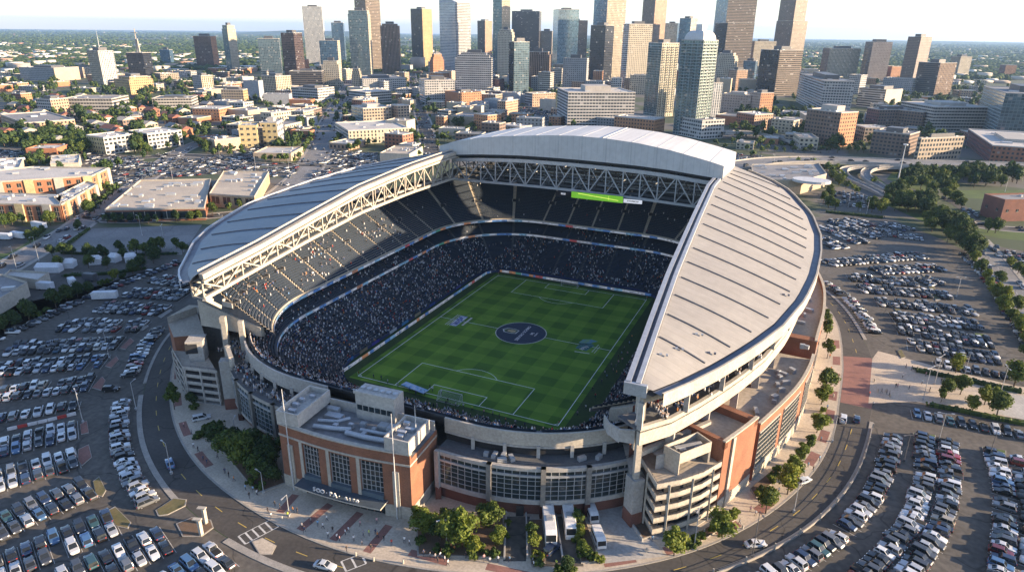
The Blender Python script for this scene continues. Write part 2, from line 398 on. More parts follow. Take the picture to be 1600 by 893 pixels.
mh, nt, out, N, Lk = newmat('haze_air'); pv = N('ShaderNodeVolumePrincipled'); pv.inputs['Color'].default_value = (.42, .66, 1.0, 1); pv.inputs['Density'].default_value = 4.2e-5; pv.inputs['Anisotropy'].default_value = .2
Lk(pv.outputs[0], out.inputs['Volume'])
ho = hz.build('haze', mh); ho['kind'] = 'stuff'

# ------------------------------------------------------------------ the ground
def struct(name, mb, m, **k): o = mb.build(name, m, **k); o['kind'] = 'structure'; return o
def sheet(name, pl, z, m):
    b = MB(); b.poly([(p[0], p[1], z) for p in pl]); return struct(name, b, m)
def strip(name, L, w0, z, m, kerb=None, w1=None):
    """Road of width w0 along a ground polyline, as one sheet."""
    b = MB(); A = offline(L, w0/2); B = offline(L, -(w1 or w0)/2)
    b.ribbon([(p[0], p[1], z) for p in B], [(p[0], p[1], z) for p in A]); return struct(name, b, m)
def slab(name, pl, z0, z1, m):
    b = MB(); b.prism(pl, z0, z1); return struct(name, b, m)

m, nt, out, N, Lk = newmat('land')
g = N('ShaderNodeNewGeometry'); ln = N('ShaderNodeVectorMath', operation='LENGTH'); Lk(g.outputs['Position'], ln.inputs[0])
far = N('ShaderNodeMapRange'); far.inputs[1].default_value = 1100; far.inputs[2].default_value = 2600; Lk(ln.outputs['Value'], far.inputs[0])
n1 = N('ShaderNodeTexNoise'); n1.inputs['Scale'].default_value = .011; n1.inputs['Detail'].default_value = 8; Lk(g.outputs['Position'], n1.inputs['Vector'])
r1 = ramp(N, [(.38, (.03, .05, .016)), (.5, (.05, .065, .025)), (.54, (.11, .1, .085)), (.62, (.085, .082, .078)), (.74, (.2, .175, .145))]); Lk(n1.outputs['Fac'], r1.inputs[0])
n2 = N('ShaderNodeTexNoise'); n2.inputs['Scale'].default_value = .0035; n2.inputs['Detail'].default_value = 12; n2.inputs['Roughness'].default_value = .7; Lk(g.outputs['Position'], n2.inputs['Vector'])
r2 = ramp(N, [(.3, (.02, .036, .014)), (.52, (.035, .055, .02)), (.62, (.04, .055, .022)), (.69, (.12, .11, .075)), (.74, (.03, .045, .018))]); Lk(n2.outputs['Fac'], r2.inputs[0])
pb = N('ShaderNodeBsdfPrincipled'); pb.inputs['Roughness'].default_value = .95; Lk(mixc(N, Lk, far.outputs[0], r1.outputs[0], r2.outputs[0]), pb.inputs['Base Color']); Lk(pb.outputs[0], out.inputs[0])
M['land'] = m
sheet('ground', [(-27000, -3000), (16000, -3000), (16000, 31000), (-27000, 31000)], 0, M['land'])
# low far hills on the horizon
hb = MB(); 
for (cx, cy, rx, ry, h) in ((-9500, 11500, 2600, 1200, 85), (-6000, 15000, 3800, 1300, 60), (1500, 16200, 4200, 1000, 40)):
    n = 48; ring = []
    for k, (q, zz) in enumerate(((1, -1), (.75, .3), (.45, .75), (.2, .96))):
        ring.append([(cx+rx*q*math.cos(2*math.pi*i/n)*(1+.1*math.sin(i*1.7)), cy+ry*q*math.sin(2*math.pi*i/n), h*zz*(1+.12*math.sin(i*2.3)) if zz > 0 else -2) for i in range(n)])
    for A, B in zip(ring[:-1], ring[1:]): hb.ribbon(A+A[:1], B+B[:1])
    hb.poly(ring[-1])
struct('hills', hb, simple('wooded_hill', (.03, .05, .02), (.05, .07, .028), scale=.01), smooth=True)

# ---- ring road
IN = [(-147, 119.5), (-138, 116.6), (-126, 116), (-111, 116.4), (-98, 116.6), (-86, 118), (-70, 117.6), (-54, 116.7), (-45, 115.1), (-35, 112.4), (-22, 109.2), (-10, 106.9), (2, 106.3), (19, 113.2), (31, 123.8), (40, 131), (60, 141), (90, 145), (120, 142), (150, 131), (180, 124), (200, 121.5)]
OUT = [(-154, 126.7), (-143, 123.9), (-131, 123.2), (-115, 124.2), (-100, 125.2), (-88, 125.5), (-70, 124.5), (-48, 121.7), (-37, 120.1), (-24, 117.4), (-10, 114.5), (1, 115.3), (14, 120.7), (28, 127.2), (39, 137.2), (50, 145), (70, 153), (90, 155), (120, 152), (150, 140), (180, 132), (200, 127.5)]
def prof(tab, th):
    t = ((th+154) % 360)-154
    a = sorted(tab); a = [(x if x >= -154 else x+360, r) for x, r in a]; a = sorted(a); a = [(a[-1][0]-360, a[-1][1])]+a+[(a[0][0]+360, a[0][1])]
    return float(np.interp(t, [q[0] for q in a], [q[1] for q in a]))
THS = [i*2.0 for i in range(180)]
def pol(tab, dr=0.0, ths=THS):
    o = []
    for t in ths:
        r = sum(prof(tab, t+k) for k in (-6, -3, 0, 3, 6))/5+dr
        o.append((r*math.cos(R(t)), r*math.sin(R(t))))
    return o
inn, outr = pol(IN), pol(OUT)
b = MB(); z = .012
b.ribbon([(*p, z) for p in inn+inn[:1]], [(*p, z) for p in outr+outr[:1]], flip=True); struct('ring_road', b, M['asphalt'])
def ringband(name, A, B, z0, z1, m):
    b = MB(); A = A+A[:1]; B = B+B[:1]
    b.ribbon([(*p, z1) for p in A], [(*p, z1) for p in B], flip=True)
    b.ribbon([(*p, z0) for p in A], [(*p, z1) for p in A], flip=True); b.ribbon([(*p, z0) for p in B], [(*p, z1) for p in B])
    return struct(name, b, m)
ringband('kerb', pol(IN, -.45), inn, 0, .15, M['kerb'])
b = MB(); b.poly([(*p, .13) for p in pol(IN, -.45)]); struct('plaza', b, M['pave'])
# outer kerb and verge, broken where the car parks open
def arc(tab, dr, a, b_, step=2.0):
    n = max(2, int(abs(b_-a)/step)); return pol(tab, dr, [a+(b_-a)*i/n for i in range(n+1)])
for (a, c, wd) in ((-166, -137, .9), (-133.5, -106, 1.3), (-97, -52, 1.6), (-47, -6, 1.0), (23, 60, 1.2), (60, 190, 3)):
    A, B = arc(OUT, 0, a, c), arc(OUT, wd, a, c)
    slab('pavement', A+B[::-1], 0, .14, M['kerb'])
# road paint: centre dashes
b = MB(); by = MB()
mid = [((p[0]+q[0])/2, (p[1]+q[1])/2) for p, q in zip(inn, outr)]
RS = resample([Vector(p) for p in mid+mid[:1]], 1.0)
for i in range(0, len(RS)-4, 9):
    p, q = RS[i], RS[i+3]; d = (q-p).normalized(); n = Vector((-d.y, d.x))*.09
    (by if p.y < -60 or p.x > 60 else b).poly([(*(p-n), .017), (*(q-n), .017), (*(q+n), .017), (*(p+n), .017)])
struct('road_marking', b, M['line']); struct('road_marking', by, M['yellow'])
def stripe(mb, a, b_, w=.12, z=.02):
    a, b_ = Vector(a[:2]), Vector(b_[:2]); d = (b_-a).normalized(); n = Vector((-d.y, d.x))*w/2
    mb.poly([(*(a-n), z), (*(b_-n), z), (*(b_+n), z), (*(a+n), z)])
# zebra crossings
cw = MB()
for (a, c, e) in (((378, 843), (430, 816), 3.4), ((537, 884), (568, 872), 3.2)):
    A, B = Vector(G2(*a)), Vector(G2(*c)); d = (B-A); L = d.length; d.normalize(); n = Vector((-d.y, d.x))
    stripe(cw, A-n*e/2, B-n*e/2, .2, .018); stripe(cw, A+n*e/2, B+n*e/2, .2, .018)
    k = int(L/1.5)
    for i in range(k+1):
        p = A+d*(L*i/k); stripe(cw, p-n*e/2, p+n*e/2, .4, .022)
struct('crosswalk', cw, M['line'])

# ---- car park surfaces, promenade and yards
lotL = arc(OUT, .2, -166, -84)+[(10, -230), (-260, -230), (-200, -90), (-181, -30), (-180, 12), (-150, 30)]
sheet('car_park', lotL, .004, M['lot'])
lotR = arc(OUT, .2, -56, 48)+[(96, 170), (88, 215), (108, 250), (135, 252), (158, 215), (174, 180), (178, 90), (188, 0), (190, -110), (60, -140)]
sheet('car_park', lotR, .004, M['lot'])
prom = GL([(1363, 560), (1357, 630), (1430, 627), (1600, 655), (1660, 668), (1665, 612), (1590, 603), (1500, 582), (1440, 566), (1372, 548)])
sheet('promenade', prom, .02, M['pave'])
sheet('promenade', GL([(1560, 612), (1600, 618), (1662, 640), (1660, 668), (1600, 655), (1556, 646)]), .026, M['concrete'])
# brick surfaced crossing of the ring road
A = arc(IN, .1, -2, 16); B = arc(OUT, -.1, -2, 16)
sheet('brick_crossing', A+B[::-1], .018, M['brickpave'])
# brick bands across the plaza
def band(p, q, w): 
    b = MB(); stripe(b, G2(*p, .134), G2(*q, .134), w, .135); struct('paving_band', b, M['brickpave'])
for p, q in (((462, 772), (437, 800)), ((516, 787), (468, 827)), ((563, 800), (520, 843)), ((608, 820), (573, 862)), ((640, 862), (700, 878)), ((760, 884), (860, 905))): band(p, q, 1.9)
for t in range(-150, -112, 9):
    P = arc(IN, -1.2, t, t+4); Q = arc(IN, -3.2, t, t+4); sheet('paving_band', P+Q[::-1], .136, M['brickpave'])
for t in range(-58, 20, 7):
    P = arc(IN, -1.0, t, t+3.5); Q = arc(IN, -3.4, t, t+3.5); sheet('paving_band', P+Q[::-1], .136, M['brickpave'])
yard = GL([(-60, 470), (70, 440), (90, 428), (245, 418), (283, 408), (150, 462), (60, 498), (-60, 560)])
sheet('yard', yard, .004, M['asphalt'])
sheet('pale_car_park', GL([(143, 357), (316, 351), (284, 398), (95, 396)]), .006, M['oldlot'])
sheet('yard', GL([(0, 350), (62, 356), (45, 375), (0, 402), (-60, 410), (-60, 352)]), .006, M['asphalt'])
sheet('yard', GL([(75, 404), (270, 398), (284, 404), (240, 418), (60, 430)]), .005, M['lot'])
CITYLOTS = [GL(p) for p in ([(168, 259), (330, 246), (398, 244), (400, 262), (470, 262), (455, 276), (420, 276), (330, 272), (225, 283), (180, 290)],
    [(130, 236), (205, 243), (240, 258), (170, 262), (130, 252)], [(518, 236), (590, 238), (590, 262), (540, 262), (505, 258)], [(490, 268), (540, 258), (580, 258), (600, 275), (480, 292)],
    [(398, 226), (470, 240), (395, 250), (360, 240)], [(1300, 296), (1352, 305), (1385, 325), (1350, 327), (1283, 318)], [(0, 232), (45, 238), (20, 262), (-60, 260)],
    [(815, 168), (870, 172), (880, 192), (800, 192)], [(1150, 240), (1200, 246), (1205, 262), (1150, 258)], [(1550, 383), (1600, 392), (1640, 440), (1600, 430), (1548, 398)])]
for i, p in enumerate(CITYLOTS): sheet('city_car_park', p, .005+.0005*i, M['lot'])
# grass fields on the right
for p in ([(1480, 297), (1600, 297), (1650, 300), (1650, 318), (1600, 316), (1485, 307)], [(1395, 268), (1470, 275), (1500, 290), (1440, 300), (1385, 280)], [(1520, 352), (1600, 362), (1640, 380), (1560, 372), (1515, 362)],
          [(1370, 276), (1394, 295), (1385, 300), (1362, 284)], [(1400, 312), (1470, 330), (1520, 360), (1500, 372), (1440, 345), (1380, 318)]):
    sheet('lawn', GL(p), .01, M['grass'])
sheet('verge', GL([(-60, 396), (15, 396), (55, 372), (62, 378), (20, 404), (-60, 440)]), .012, M['grass'])

# ---- streets of the city
ST = dict(
 main=([(440, 305), (459, 289), (479, 269), (493, 245), (505, 221), (512, 196), (526, 168), (539, 142), (548, 120)], 20),
 second=([(676, 240), (672, 227), (667, 211), (662, 190), (655, 168), (648, 140), (644, 115)], 15),
 left=([(-60, 455), (10, 418), (65, 386), (112, 359), (140, 339), (170, 322), (200, 300), (232, 275), (262, 250), (290, 232), (345, 210)], 13),
 cross=([(140, 339), (200, 344), (320, 338), (400, 330)], 10),
 far_cross=([(0, 300), (100, 268), (180, 250), (300, 243), (400, 256), (478, 258), (560, 254), (660, 252)], 12),
 mid_cross=([(300, 200), (400, 199), (505, 199), (600, 196), (665, 196), (760, 210)], 9),
 right=([(1409, 309), (1450, 324), (1481, 337), (1522, 351), (1580, 358), (1660, 362)], 9),
 boundary=([(1520, 372), (1545, 400), (1575, 440), (1603, 478), (1640, 540)], 11),
 school=([(1480, 311), (1500, 322), (1520, 338), (1522, 351)], 7))
STL = {}
for i, (k, (pl, wd)) in enumerate(ST.items()):
    L = smoothline([(*G2(*p), 0) for p in pl], 6); L = [(p.x, p.y) for p in L]; STL[k] = (L, wd)
    strip('street', L, wd, .02+.004*i, M['oldlot' if k in ('left', 'main', 'boundary') else 'asphalt'])
    if wd > 8:
        b = MB()
        for off in ((0,) if wd < 14 else (-.25*wd, 0, .25*wd)):
            Q = resample([Vector(p) for p in offline(L, off)], 3.0)
            for j in range(0, len(Q)-1, 3): stripe(b, Q[j], Q[j+1], .16, .06)
        struct('road_marking', b, M['line'])
        for sgn in (1, -1):
            A, B = offline(L, sgn*(wd/2)), offline(L, sgn*(wd/2+2.2)); b = MB()
            b.ribbon([(*p, .12) for p in A], [(*p, .12) for p in B], flip=sgn < 0)
            b.ribbon([(*p, 0) for p in A], [(*p, .12) for p in A], flip=sgn < 0); struct('pavement', b, M['kerb'])

# ---- pitch
def mowmat():
    m, nt, out, N, Lk = newmat('pitch_turf')
    g = N('ShaderNodeNewGeometry'); s = N('ShaderNodeSeparateXYZ'); Lk(g.outputs['Position'], s.inputs[0])
    def par(o, w): return mathn(N, Lk, 'GREATER_THAN', mathn(N, Lk, 'FRACT', mathn(N, Lk, 'DIVIDE', mathn(N, Lk, 'ADD', o, 400), w)), .5)
    ck = mathn(N, Lk, 'MULTIPLY', mathn(N, Lk, 'ADD', par(s.outputs[0], 11.33), par(s.outputs[1], 10.5)), .5)
    base = ramp(N, [(0, (.056, .132, .009)), (.5, (.092, .19, .014)), (1, (.128, .236, .022))]); Lk(ck, base.inputs[0])
    n = N('ShaderNodeTexNoise'); n.inputs['Scale'].default_value = .12; n.inputs['Detail'].default_value = 9; Lk(g.outputs['Position'], n.inputs['Vector'])
    r = ramp(N, [(.3, (.78, .8, .75)), (.7, (1.2, 1.15, 1.1))]); Lk(n.outputs['Fac'], r.inputs[0])
    p = N('ShaderNodeBsdfPrincipled'); p.inputs['Roughness'].default_value = .95; Lk(mixc(N, Lk, 1.0, base.outputs[0], r.outputs[0], 'MULTIPLY'), p.inputs['Base Color']); Lk(p.outputs[0], out.inputs[0]); return m
M['turf'] = mowmat(); M['turfdk'] = simple('turf_surround', (.032, .06, .014), (.024, .045, .012), scale=.2, rough=.95)
def rrect(hx, hy, r, n=8):
    o = []
    for (cx, cy, a0) in ((hx-r, hy-r, 0), (-hx+r, hy-r, 90), (-hx+r, -hy+r, 180), (hx-r, -hy+r, 270)):
        for i in range(n+1): t = R(a0+90*i/n); o.append((cx+r*math.cos(t), cy+r*math.sin(t)))
    return o
sheet('pitch_surround', rrect(43.5, 61.5, 14), .16, M['turfdk'])
sheet('pitch', [(-36, -54.5), (36, -54.5), (36, 54.5), (-36, 54.5)], .17, M['turf'])
pm = MB(); Z = .176
def seg(a, c, w=.2): stripe(pm, a, c, w, Z)
def circ(cx, cy, r, a0, a1, n=24):
    P = [(cx+r*math.cos(R(a0+(a1-a0)*i/n)), cy+r*math.sin(R(a0+(a1-a0)*i/n))) for i in range(n+1)]
    A, B = offline(P, .08), offline(P, -.08); pm.ribbon([(*p, Z+.001) for p in B], [(*p, Z+.001) for p in A])
for a, c in (((-34, -52.5), (34, -52.5)), ((34, -52.5), (34, 52.5)), ((34, 52.5), (-34, 52.5)), ((-34, 52.5), (-34, -52.5)), ((-34, 0), (34, 0))): seg(a, c)
for s in (1, -1):
    for hw, dp in ((20.15, 16.5), (9.16, 5.5)):
        y0, y1 = s*52.5, s*(52.5-dp); seg((-hw, y0), (-hw, y1)); seg((hw, y0), (hw, y1)); seg((-hw, y1), (hw, y1))
    circ(0, s*41.5, 9.15, (217 if s > 0 else 37), (323 if s > 0 else 143))
    for sx in (1, -1): circ(sx*34, s*52.5, 1, {(1, 1): 180, (-1, 1): 270, (-1, -1): 0, (1, -1): 90}[(sx, s)], {(1, 1): 270, (-1, 1): 360, (-1, -1): 90, (1, -1): 180}[(sx, s)], 6)
struct('pitch_marking', pm, simple('pitch_paint', (.8, .8, .78), (.7, .7, .68), scale=.8))

# ================================================================== the stadium
stad = thing('stadium', 'large brick, steel and glass football stadium with two curved wing roofs and open near end', 'stadium', (0, 0, 0))
HX, HY, R0 = 34.0, 52.5, 10.0; CXX, CYY = HX-R0, HY-R0; CUT = -71.0
def lerp(a, b, t): return a+(b-a)*t
# stations run anticlockwise from the right touchline: (base x, base y, normal angle deg, kind)
def stations():
    S = []
    def straight(x0, y0, x1, y1, ang, n):
        for k in range(n):
            for (u, kind) in ((0, 's'), (.31, 's'), (.62, 's'), (.925, 'a')):
                t = (k+u)/n; S.append((lerp(x0, x1, t), lerp(y0, y1, t), ang, kind))
    def corner(cx, cy, a0, n=4):
        for k in range(n):
            for (u, kind) in ((0, 's'), (.31, 's'), (.62, 's'), (.925, 'a')): S.append((cx, cy, a0+90*(k+u)/n, kind))
    straight(HX, -CYY, HX, CYY, 0, 7); corner(CXX, CYY, 0); straight(CXX, HY, -CXX, HY, 90, 4); corner(-CXX, CYY, 90)
    straight(-HX, CYY, -HX, -CYY, 180, 7); corner(-CXX, -CYY, 180); straight(-CXX, -HY, CXX, -HY, 270, 4); corner(CXX, -CYY, 270)
    return S
STA = stations()
def spt(s, d, cut=None):
    bx, by, a, kind = s
    isc = abs(abs(bx)-CXX) < 1e-6 and abs(abs(by)-CYY) < 1e-6
    rr = d+R0 if isc else d
    if cut is not None and isc and by < 0:
        lim = math.degrees(math.asin(min(1, (-cut-CYY)/rr)))
        if bx < 0: a = 180+(a-180)/90*lim       # squeezed so every row ends on the cut plane
        else: a = 360-(360-a)/90*lim
    return (bx+rr*math.cos(R(a)), by+rr*math.sin(R(a)))
NS = len(STA); I_NL = next(i for i, s in enumerate(STA) if s[2] == 270 and s[0] < -CXX+1 and abs(s[1]+HY) < .1)   # first near-end station
i_nr = next(i for i, s in enumerate(STA) if s[2] >= 270 and abs(s[0]-CXX) < 1e-6 and abs(s[1]+CYY) < 1e-6)       # near right corner start
UPPER = list(range(i_nr, NS))+list(range(0, I_NL))+[None]       # open run, near right corner round to near left corner
def end_station(): return (-CXX, -CYY, 270.0, 's')
SEATS = []           # usable seats for the crowd: (tier, point, angle, z)
def tier(name, d0, d1, z0, z1, row, idx, cut, mtread, closed=False, front=1.0, back=None):
    n = int(round((d1-d0)/row)); rise = (z1-z0)/n; b = MB(); sb = MB()
    st = [STA[i] if i is not None else end_station() for i in idx]
    if closed: st = st+[st[0]]
    for r in range(n):
        a, z = d0+r*row, z0+r*rise
        P0 = [spt(s, a, cut) for s in st]; P1 = [spt(s, a+row, cut) for s in st]
        run = []
        for k in range(len(st)+1):      # the right stand stops short of the low roof edge
            if k < len(st) and not (P0[k][0] > 73 and z > 24): run.append(k)
            elif run:
                b.ribbon([(*P0[i], z) for i in run], [(*P1[i], z) for i in run], 0, flip=True)
                b.ribbon([(*P0[i], z-(rise if r else front)) for i in run], [(*P0[i], z) for i in run], 0, flip=True); run = []
        Q0 = [spt(s, a+.36*row, cut) for s in st]; Q1 = [spt(s, a+.66*row, cut) for s in st]
        for k in range(len(st)-1):
            if st[k][3] == 'a' or (Q0[k][0] > 73 and z > 24): continue
            v = [(*Q0[k], z), (*Q0[k+1], z), (*Q1[k+1], z+.02), (*Q1[k], z+.02), (*Q0[k], z+.36), (*Q0[k+1], z+.36), (*Q1[k+1], z+.66), (*Q1[k], z+.66)]
            sb.mesh(v, [(1, 0, 4, 5), (5, 4, 7, 6), (2, 6, 7, 3)])
            SEATS.append((name, Q0[k], Q0[k+1], z+.25, r/n, k/len(st)))
    if back is not None:
        P = [spt(s, d1, cut) for s in st]; P = [p for p in P if p[0] < 60 or p[1] > 55] if z0 > 20 else P; b.ribbon([(*p, z1-rise) for p in P], [(*p, back if z0 < 20 or p[1] > 76 else 35.9) for p in P], 1, flip=True)
    o = b.build('seating_tier', [mtread, M['treaddk']], stad); o['label'] = name
    s2 = sb.build('seat_rows', M['seat'], o)
    return st
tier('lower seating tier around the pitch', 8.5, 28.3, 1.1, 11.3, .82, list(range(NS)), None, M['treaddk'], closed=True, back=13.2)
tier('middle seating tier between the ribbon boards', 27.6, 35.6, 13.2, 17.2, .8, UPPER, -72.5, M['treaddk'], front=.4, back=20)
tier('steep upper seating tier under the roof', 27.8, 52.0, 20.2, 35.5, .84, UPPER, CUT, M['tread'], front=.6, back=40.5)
# near end block that carries on above the lower tier
near = list(range(I_NL-14, i_nr+14))
tier('short open end tier behind the near goal', 28.3, 34.6, 12.2, 19.2, .8, near, None, M['treaddk'], front=1)

# LED ribbon boards on the tier fronts
def ledmat(name, bias=0.0):
    m, nt, out, N, Lk = newmat(name)
    uv = N('ShaderNodeTexCoord').outputs['UV']; s = N('ShaderNodeSeparateXYZ'); Lk(uv, s.inputs[0])
    wv = N('ShaderNodeTexWhiteNoise'); wv.noise_dimensions = '1D'; Lk(mathn(N, Lk, 'FLOOR', mathn(N, Lk, 'DIVIDE', s.outputs[0], 3.6)), wv.inputs['W'])
    r = ramp(N, [(0, (.5, .52, .56)), (.3, (.08, .18, .4)), (.46, (.55, .55, .56)), (.62, (.5, .22, .1)), (.7, (.2, .36, .5)), (.84, (.4, .08, .08)), (.89, (.5, .5, .52)), (.96, (.06, .22, .16))], 'CONSTANT'); Lk(wv.outputs['Value'], r.inputs[0])
    n = N('ShaderNodeTexWhiteNoise'); n.noise_dimensions = '2D'; cb = N('ShaderNodeCombineXYZ'); Lk(mathn(N, Lk, 'FLOOR', mathn(N, Lk, 'DIVIDE', s.outputs[0], .9)), cb.inputs[0]); Lk(mathn(N, Lk, 'FLOOR', mathn(N, Lk, 'MULTIPLY', s.outputs[1], 3)), cb.inputs[1]); Lk(cb.outputs[0], n.inputs['Vector'])
    f = mathn(N, Lk, 'MULTIPLY', mathn(N, Lk, 'GREATER_THAN', n.outputs['Value'], .62), mathn(N, Lk, 'LESS_THAN', mathn(N, Lk, 'ABSOLUTE', mathn(N, Lk, 'SUBTRACT', s.outputs[1], .5)), .3))
    col = mixc(N, Lk, mathn(N, Lk, 'MULTIPLY', f, .75), r.outputs[0], (.03, .04, .09))
    p = N('ShaderNodeBsdfPrincipled'); p.inputs['Roughness'].default_value = .4; Lk(col, p.inputs['Base Color']); Lk(col, p.inputs['Emission Color']); p.inputs['Emission Strength'].default_value = .1; Lk(p.outputs[0], out.inputs[0]); return m
M['led'] = ledmat('led_board')
def ribbon_board(pts, z0, z1, name, parent):
    b = MB(); u = 0
    for p, q in zip(pts[:-1], pts[1:]):
        L = math.hypot(q[0]-p[0], q[1]-p[1]); b.poly([(*q, z0), (*p, z0), (*p, z1), (*q, z1)], 0, [(u+L, 0), (u, 0), (u, 1), (u+L, 1)]); u += L
    a = offline(pts, -.35); b.ribbon([(*p, z1) for p in pts], [(*p, z1) for p in a], 1, flip=True); b.ribbon([(*p, z0) for p in pts], [(*p, z0) for p in a], 1)
    b.ribbon([(*p, z0) for p in a], [(*p, z1) for p in a], 1)
    return b.build(name, [M['led'], M['darksteel']], parent)
for d, z0, z1, cut in ((27.3, 12.1, 13.0, -72.5), (27.4, 18.8, 19.7, CUT)):
    ribbon_board([spt(STA[i] if i is not None else end_station(), d, cut) for i in UPPER], z0, z1, 'ribbon_board', stad)
# vomitories in the upper tier, boxes with a dark mouth
for (lo, hi, dd, zz) in ((0, len(UPPER), 37.5, 26.4),):
    for k in range(3, len(UPPER)-1, 4):
        s = STA[UPPER[k]] if UPPER[k] is not None else None
        if s is None or s[3] != 'a': continue
        p = spt(s, dd, CUT); q = spt(s, dd+3.2, CUT); an = math.atan2(q[1]-p[1], q[0]-p[0]); c = ((p[0]+q[0])/2, (p[1]+q[1])/2, zz+.9)
        b = MB(); t = Vector((-math.sin(an), math.cos(an))); 
        for sg in (-1, 1): b.box((c[0]+t.x*sg*1.6, c[1]+t.y*sg*1.6, zz+.1), (3.6, .25, 1.6), an, 0)
        b.box((c[0]+math.cos(an)*1.9, c[1]+math.sin(an)*1.9, zz+.6), (.3, 3.4, 1.9), an, 0); b.box((c[0], c[1], zz-.3), (3.2, 2.9, 1.9), an, 1)
        b.build('vomitory', [M['concrete'], M['dark']], stad)
# raker beams closing the cut ends of the upper deck
for sx in (-1, 1):
    b = MB(); xs = [53.2, 60, 67, 73, 77.5] if sx < 0 else [53.2, 56, 59, 62, 65]
    def dz(x): 
        rr = math.hypot(x-CXX, CUT+CYY)-R0; return 20.2+(rr-27.8)*(15.3/24.2)
    T = [(sx*x, CUT-.6, lerp(20.9, 25.6, i/4)) for i, x in enumerate(xs)]; Bm = [(sx*x, CUT-.6, lerp(18.0, 17.0, i/4)) for i, x in enumerate(xs)]
    T2 = [(x, CUT+.8, z) for x, _, z in T]; B2 = [(x, CUT+.8, z) for x, _, z in Bm]
    b.ribbon(Bm, T, 0, flip=sx < 0); b.ribbon(T, T2, 0, flip=sx < 0); b.ribbon(B2, Bm, 0, flip=sx < 0); b.ribbon(T2, B2, 0, flip=sx < 0)
    b.poly([T[0], T2[0], B2[0], Bm[0]]); b.poly([T[-1], Bm[-1], B2[-1], T2[-1]])
    o = b.build('raker_beam', M['cast'], stad); e = MB(); sx > 0 or e.poly([(sx*x, CUT-.05, lerp(20, 25, i/4)) for i, x in enumerate(xs)]+[(sx*x, CUT-.05, dz(x)-.4) for x in xs[::-1]]); sx > 0 or e.build('open_end_shade', M['treaddk'], stad)  # dark sheet across the open row ends, shade put into its colour
# bowl back wall, the brick drum and concourse floors behind the stands
drum = [STA[i] if i is not None else end_station() for i in UPPER]
b = MB(); P = [spt(s, 52.6, CUT) for s in drum]; P = [p for p in P if not (p[0] > 30 and p[1] < 20) and not (p[0] < 0 and p[1] < -52)]
wz = [(49.6 if -56 < p[0] < 42 else 40) if p[1] > 78 else (31 if p[0] > 0 else 35.5) if p[1] < 55 else 36 for p in P]; Po = offline(P, -.5)  # far stretch raised up to the end roof to keep sun off the seats
b.ribbon([(*p, 0) for p in P], [(*p, z) for p, z in zip(P, wz)], 0, flip=True); b.ribbon([(*p, 0) for p in Po], [(*p, z) for p, z in zip(Po, wz)], 0, flip=False); b.ribbon([(*p, z) for p, z in zip(P, wz)], [(*p, z) for p, z in zip(Po, wz)], 0, flip=True)
b.build('back_wall', M['treaddk'], stad)
b = MB(); D2 = [(s, d) for s in drum for d in (58,)]
P = [spt(s, 60 if s[0] < 0 else 57, None if abs(s[1]) < 42 else -66) for s in drum[34:-10]]
fb = MB(); fb.poly
for k in range(len(P)-1):
    a, c = P[k], P[k+1]; L = math.hypot(c[0]-a[0], c[1]-a[1]); nb = max(1, round(L/6))
    b.poly([(*a, 0), (*c, 0), (*c, 24), (*a, 24)], 0, [(k, 0), (k+1, 0), (k+1, 4), (k, 4)])
Pi = [spt(s, 52.9, None if abs(s[1]) < 42 else -66) for s in drum[34:-10]]
b.ribbon([(*p, 24) for p in P], [(*p, 24) for p in Pi], 1, flip=True)
b.build('outer_drum', [facade('drum_facade', (.31, .13, .075), x=(.1, .9), y=(.3, .75)), M['roofgrav']], stad)

# ------------------------------------------------------------------ wing roofs
YL = [-86, -83.6, -62.4, -39.1, -11, 23.3, 48, 61, 88]; ZL = [40.4, 41.1, 43.4, 46.8, 50.6, 52.7, 53.2, 53.2, 52]
def l_in(y): return (-60.0, interp(y, YL, ZL))
def l_out(y):
    return (interp(y, [-86, -80, -67, -55, -41, -17, 15, 44, 66, 88, 97], [-61.2, -69.5, -81.5, -91.5, -99.5, -104, -103, -98, -89, -74, -64]),
            interp(y, [-86, -67, -41, -17, 15, 44, 66, 97], [39.2, 37.4, 38.3, 41.2, 43.4, 45.2, 46, 47]))
def r_in(y): return (interp(y, [-89, -38, 10, 45, 61, 95], [63.6, 60.4, 58.4, 57.0, 57.6, 57.6]), interp(y, [-89, -62, -38, -10, 10, 45, 61, 95], [38.3, 42, 44.6, 47.3, 49, 51.3, 52, 50]))
def r_out(y):
    return (interp(y, [-89, -86, -80, -68, -54, -40, -20, 0, 24, 44, 66, 85, 95, 101], [66.0, 67.2, 69.5, 74.8, 80.5, 85.2, 89.5, 91.8, 92.8, 92.3, 88.5, 79.8, 70, 58.4]),
            interp(y, [-89, -80, -68, -40, 0, 44, 70, 88, 101], [37.9, 36.6, 36.1, 36.3, 37, 38.2, 41, 45, 49]))
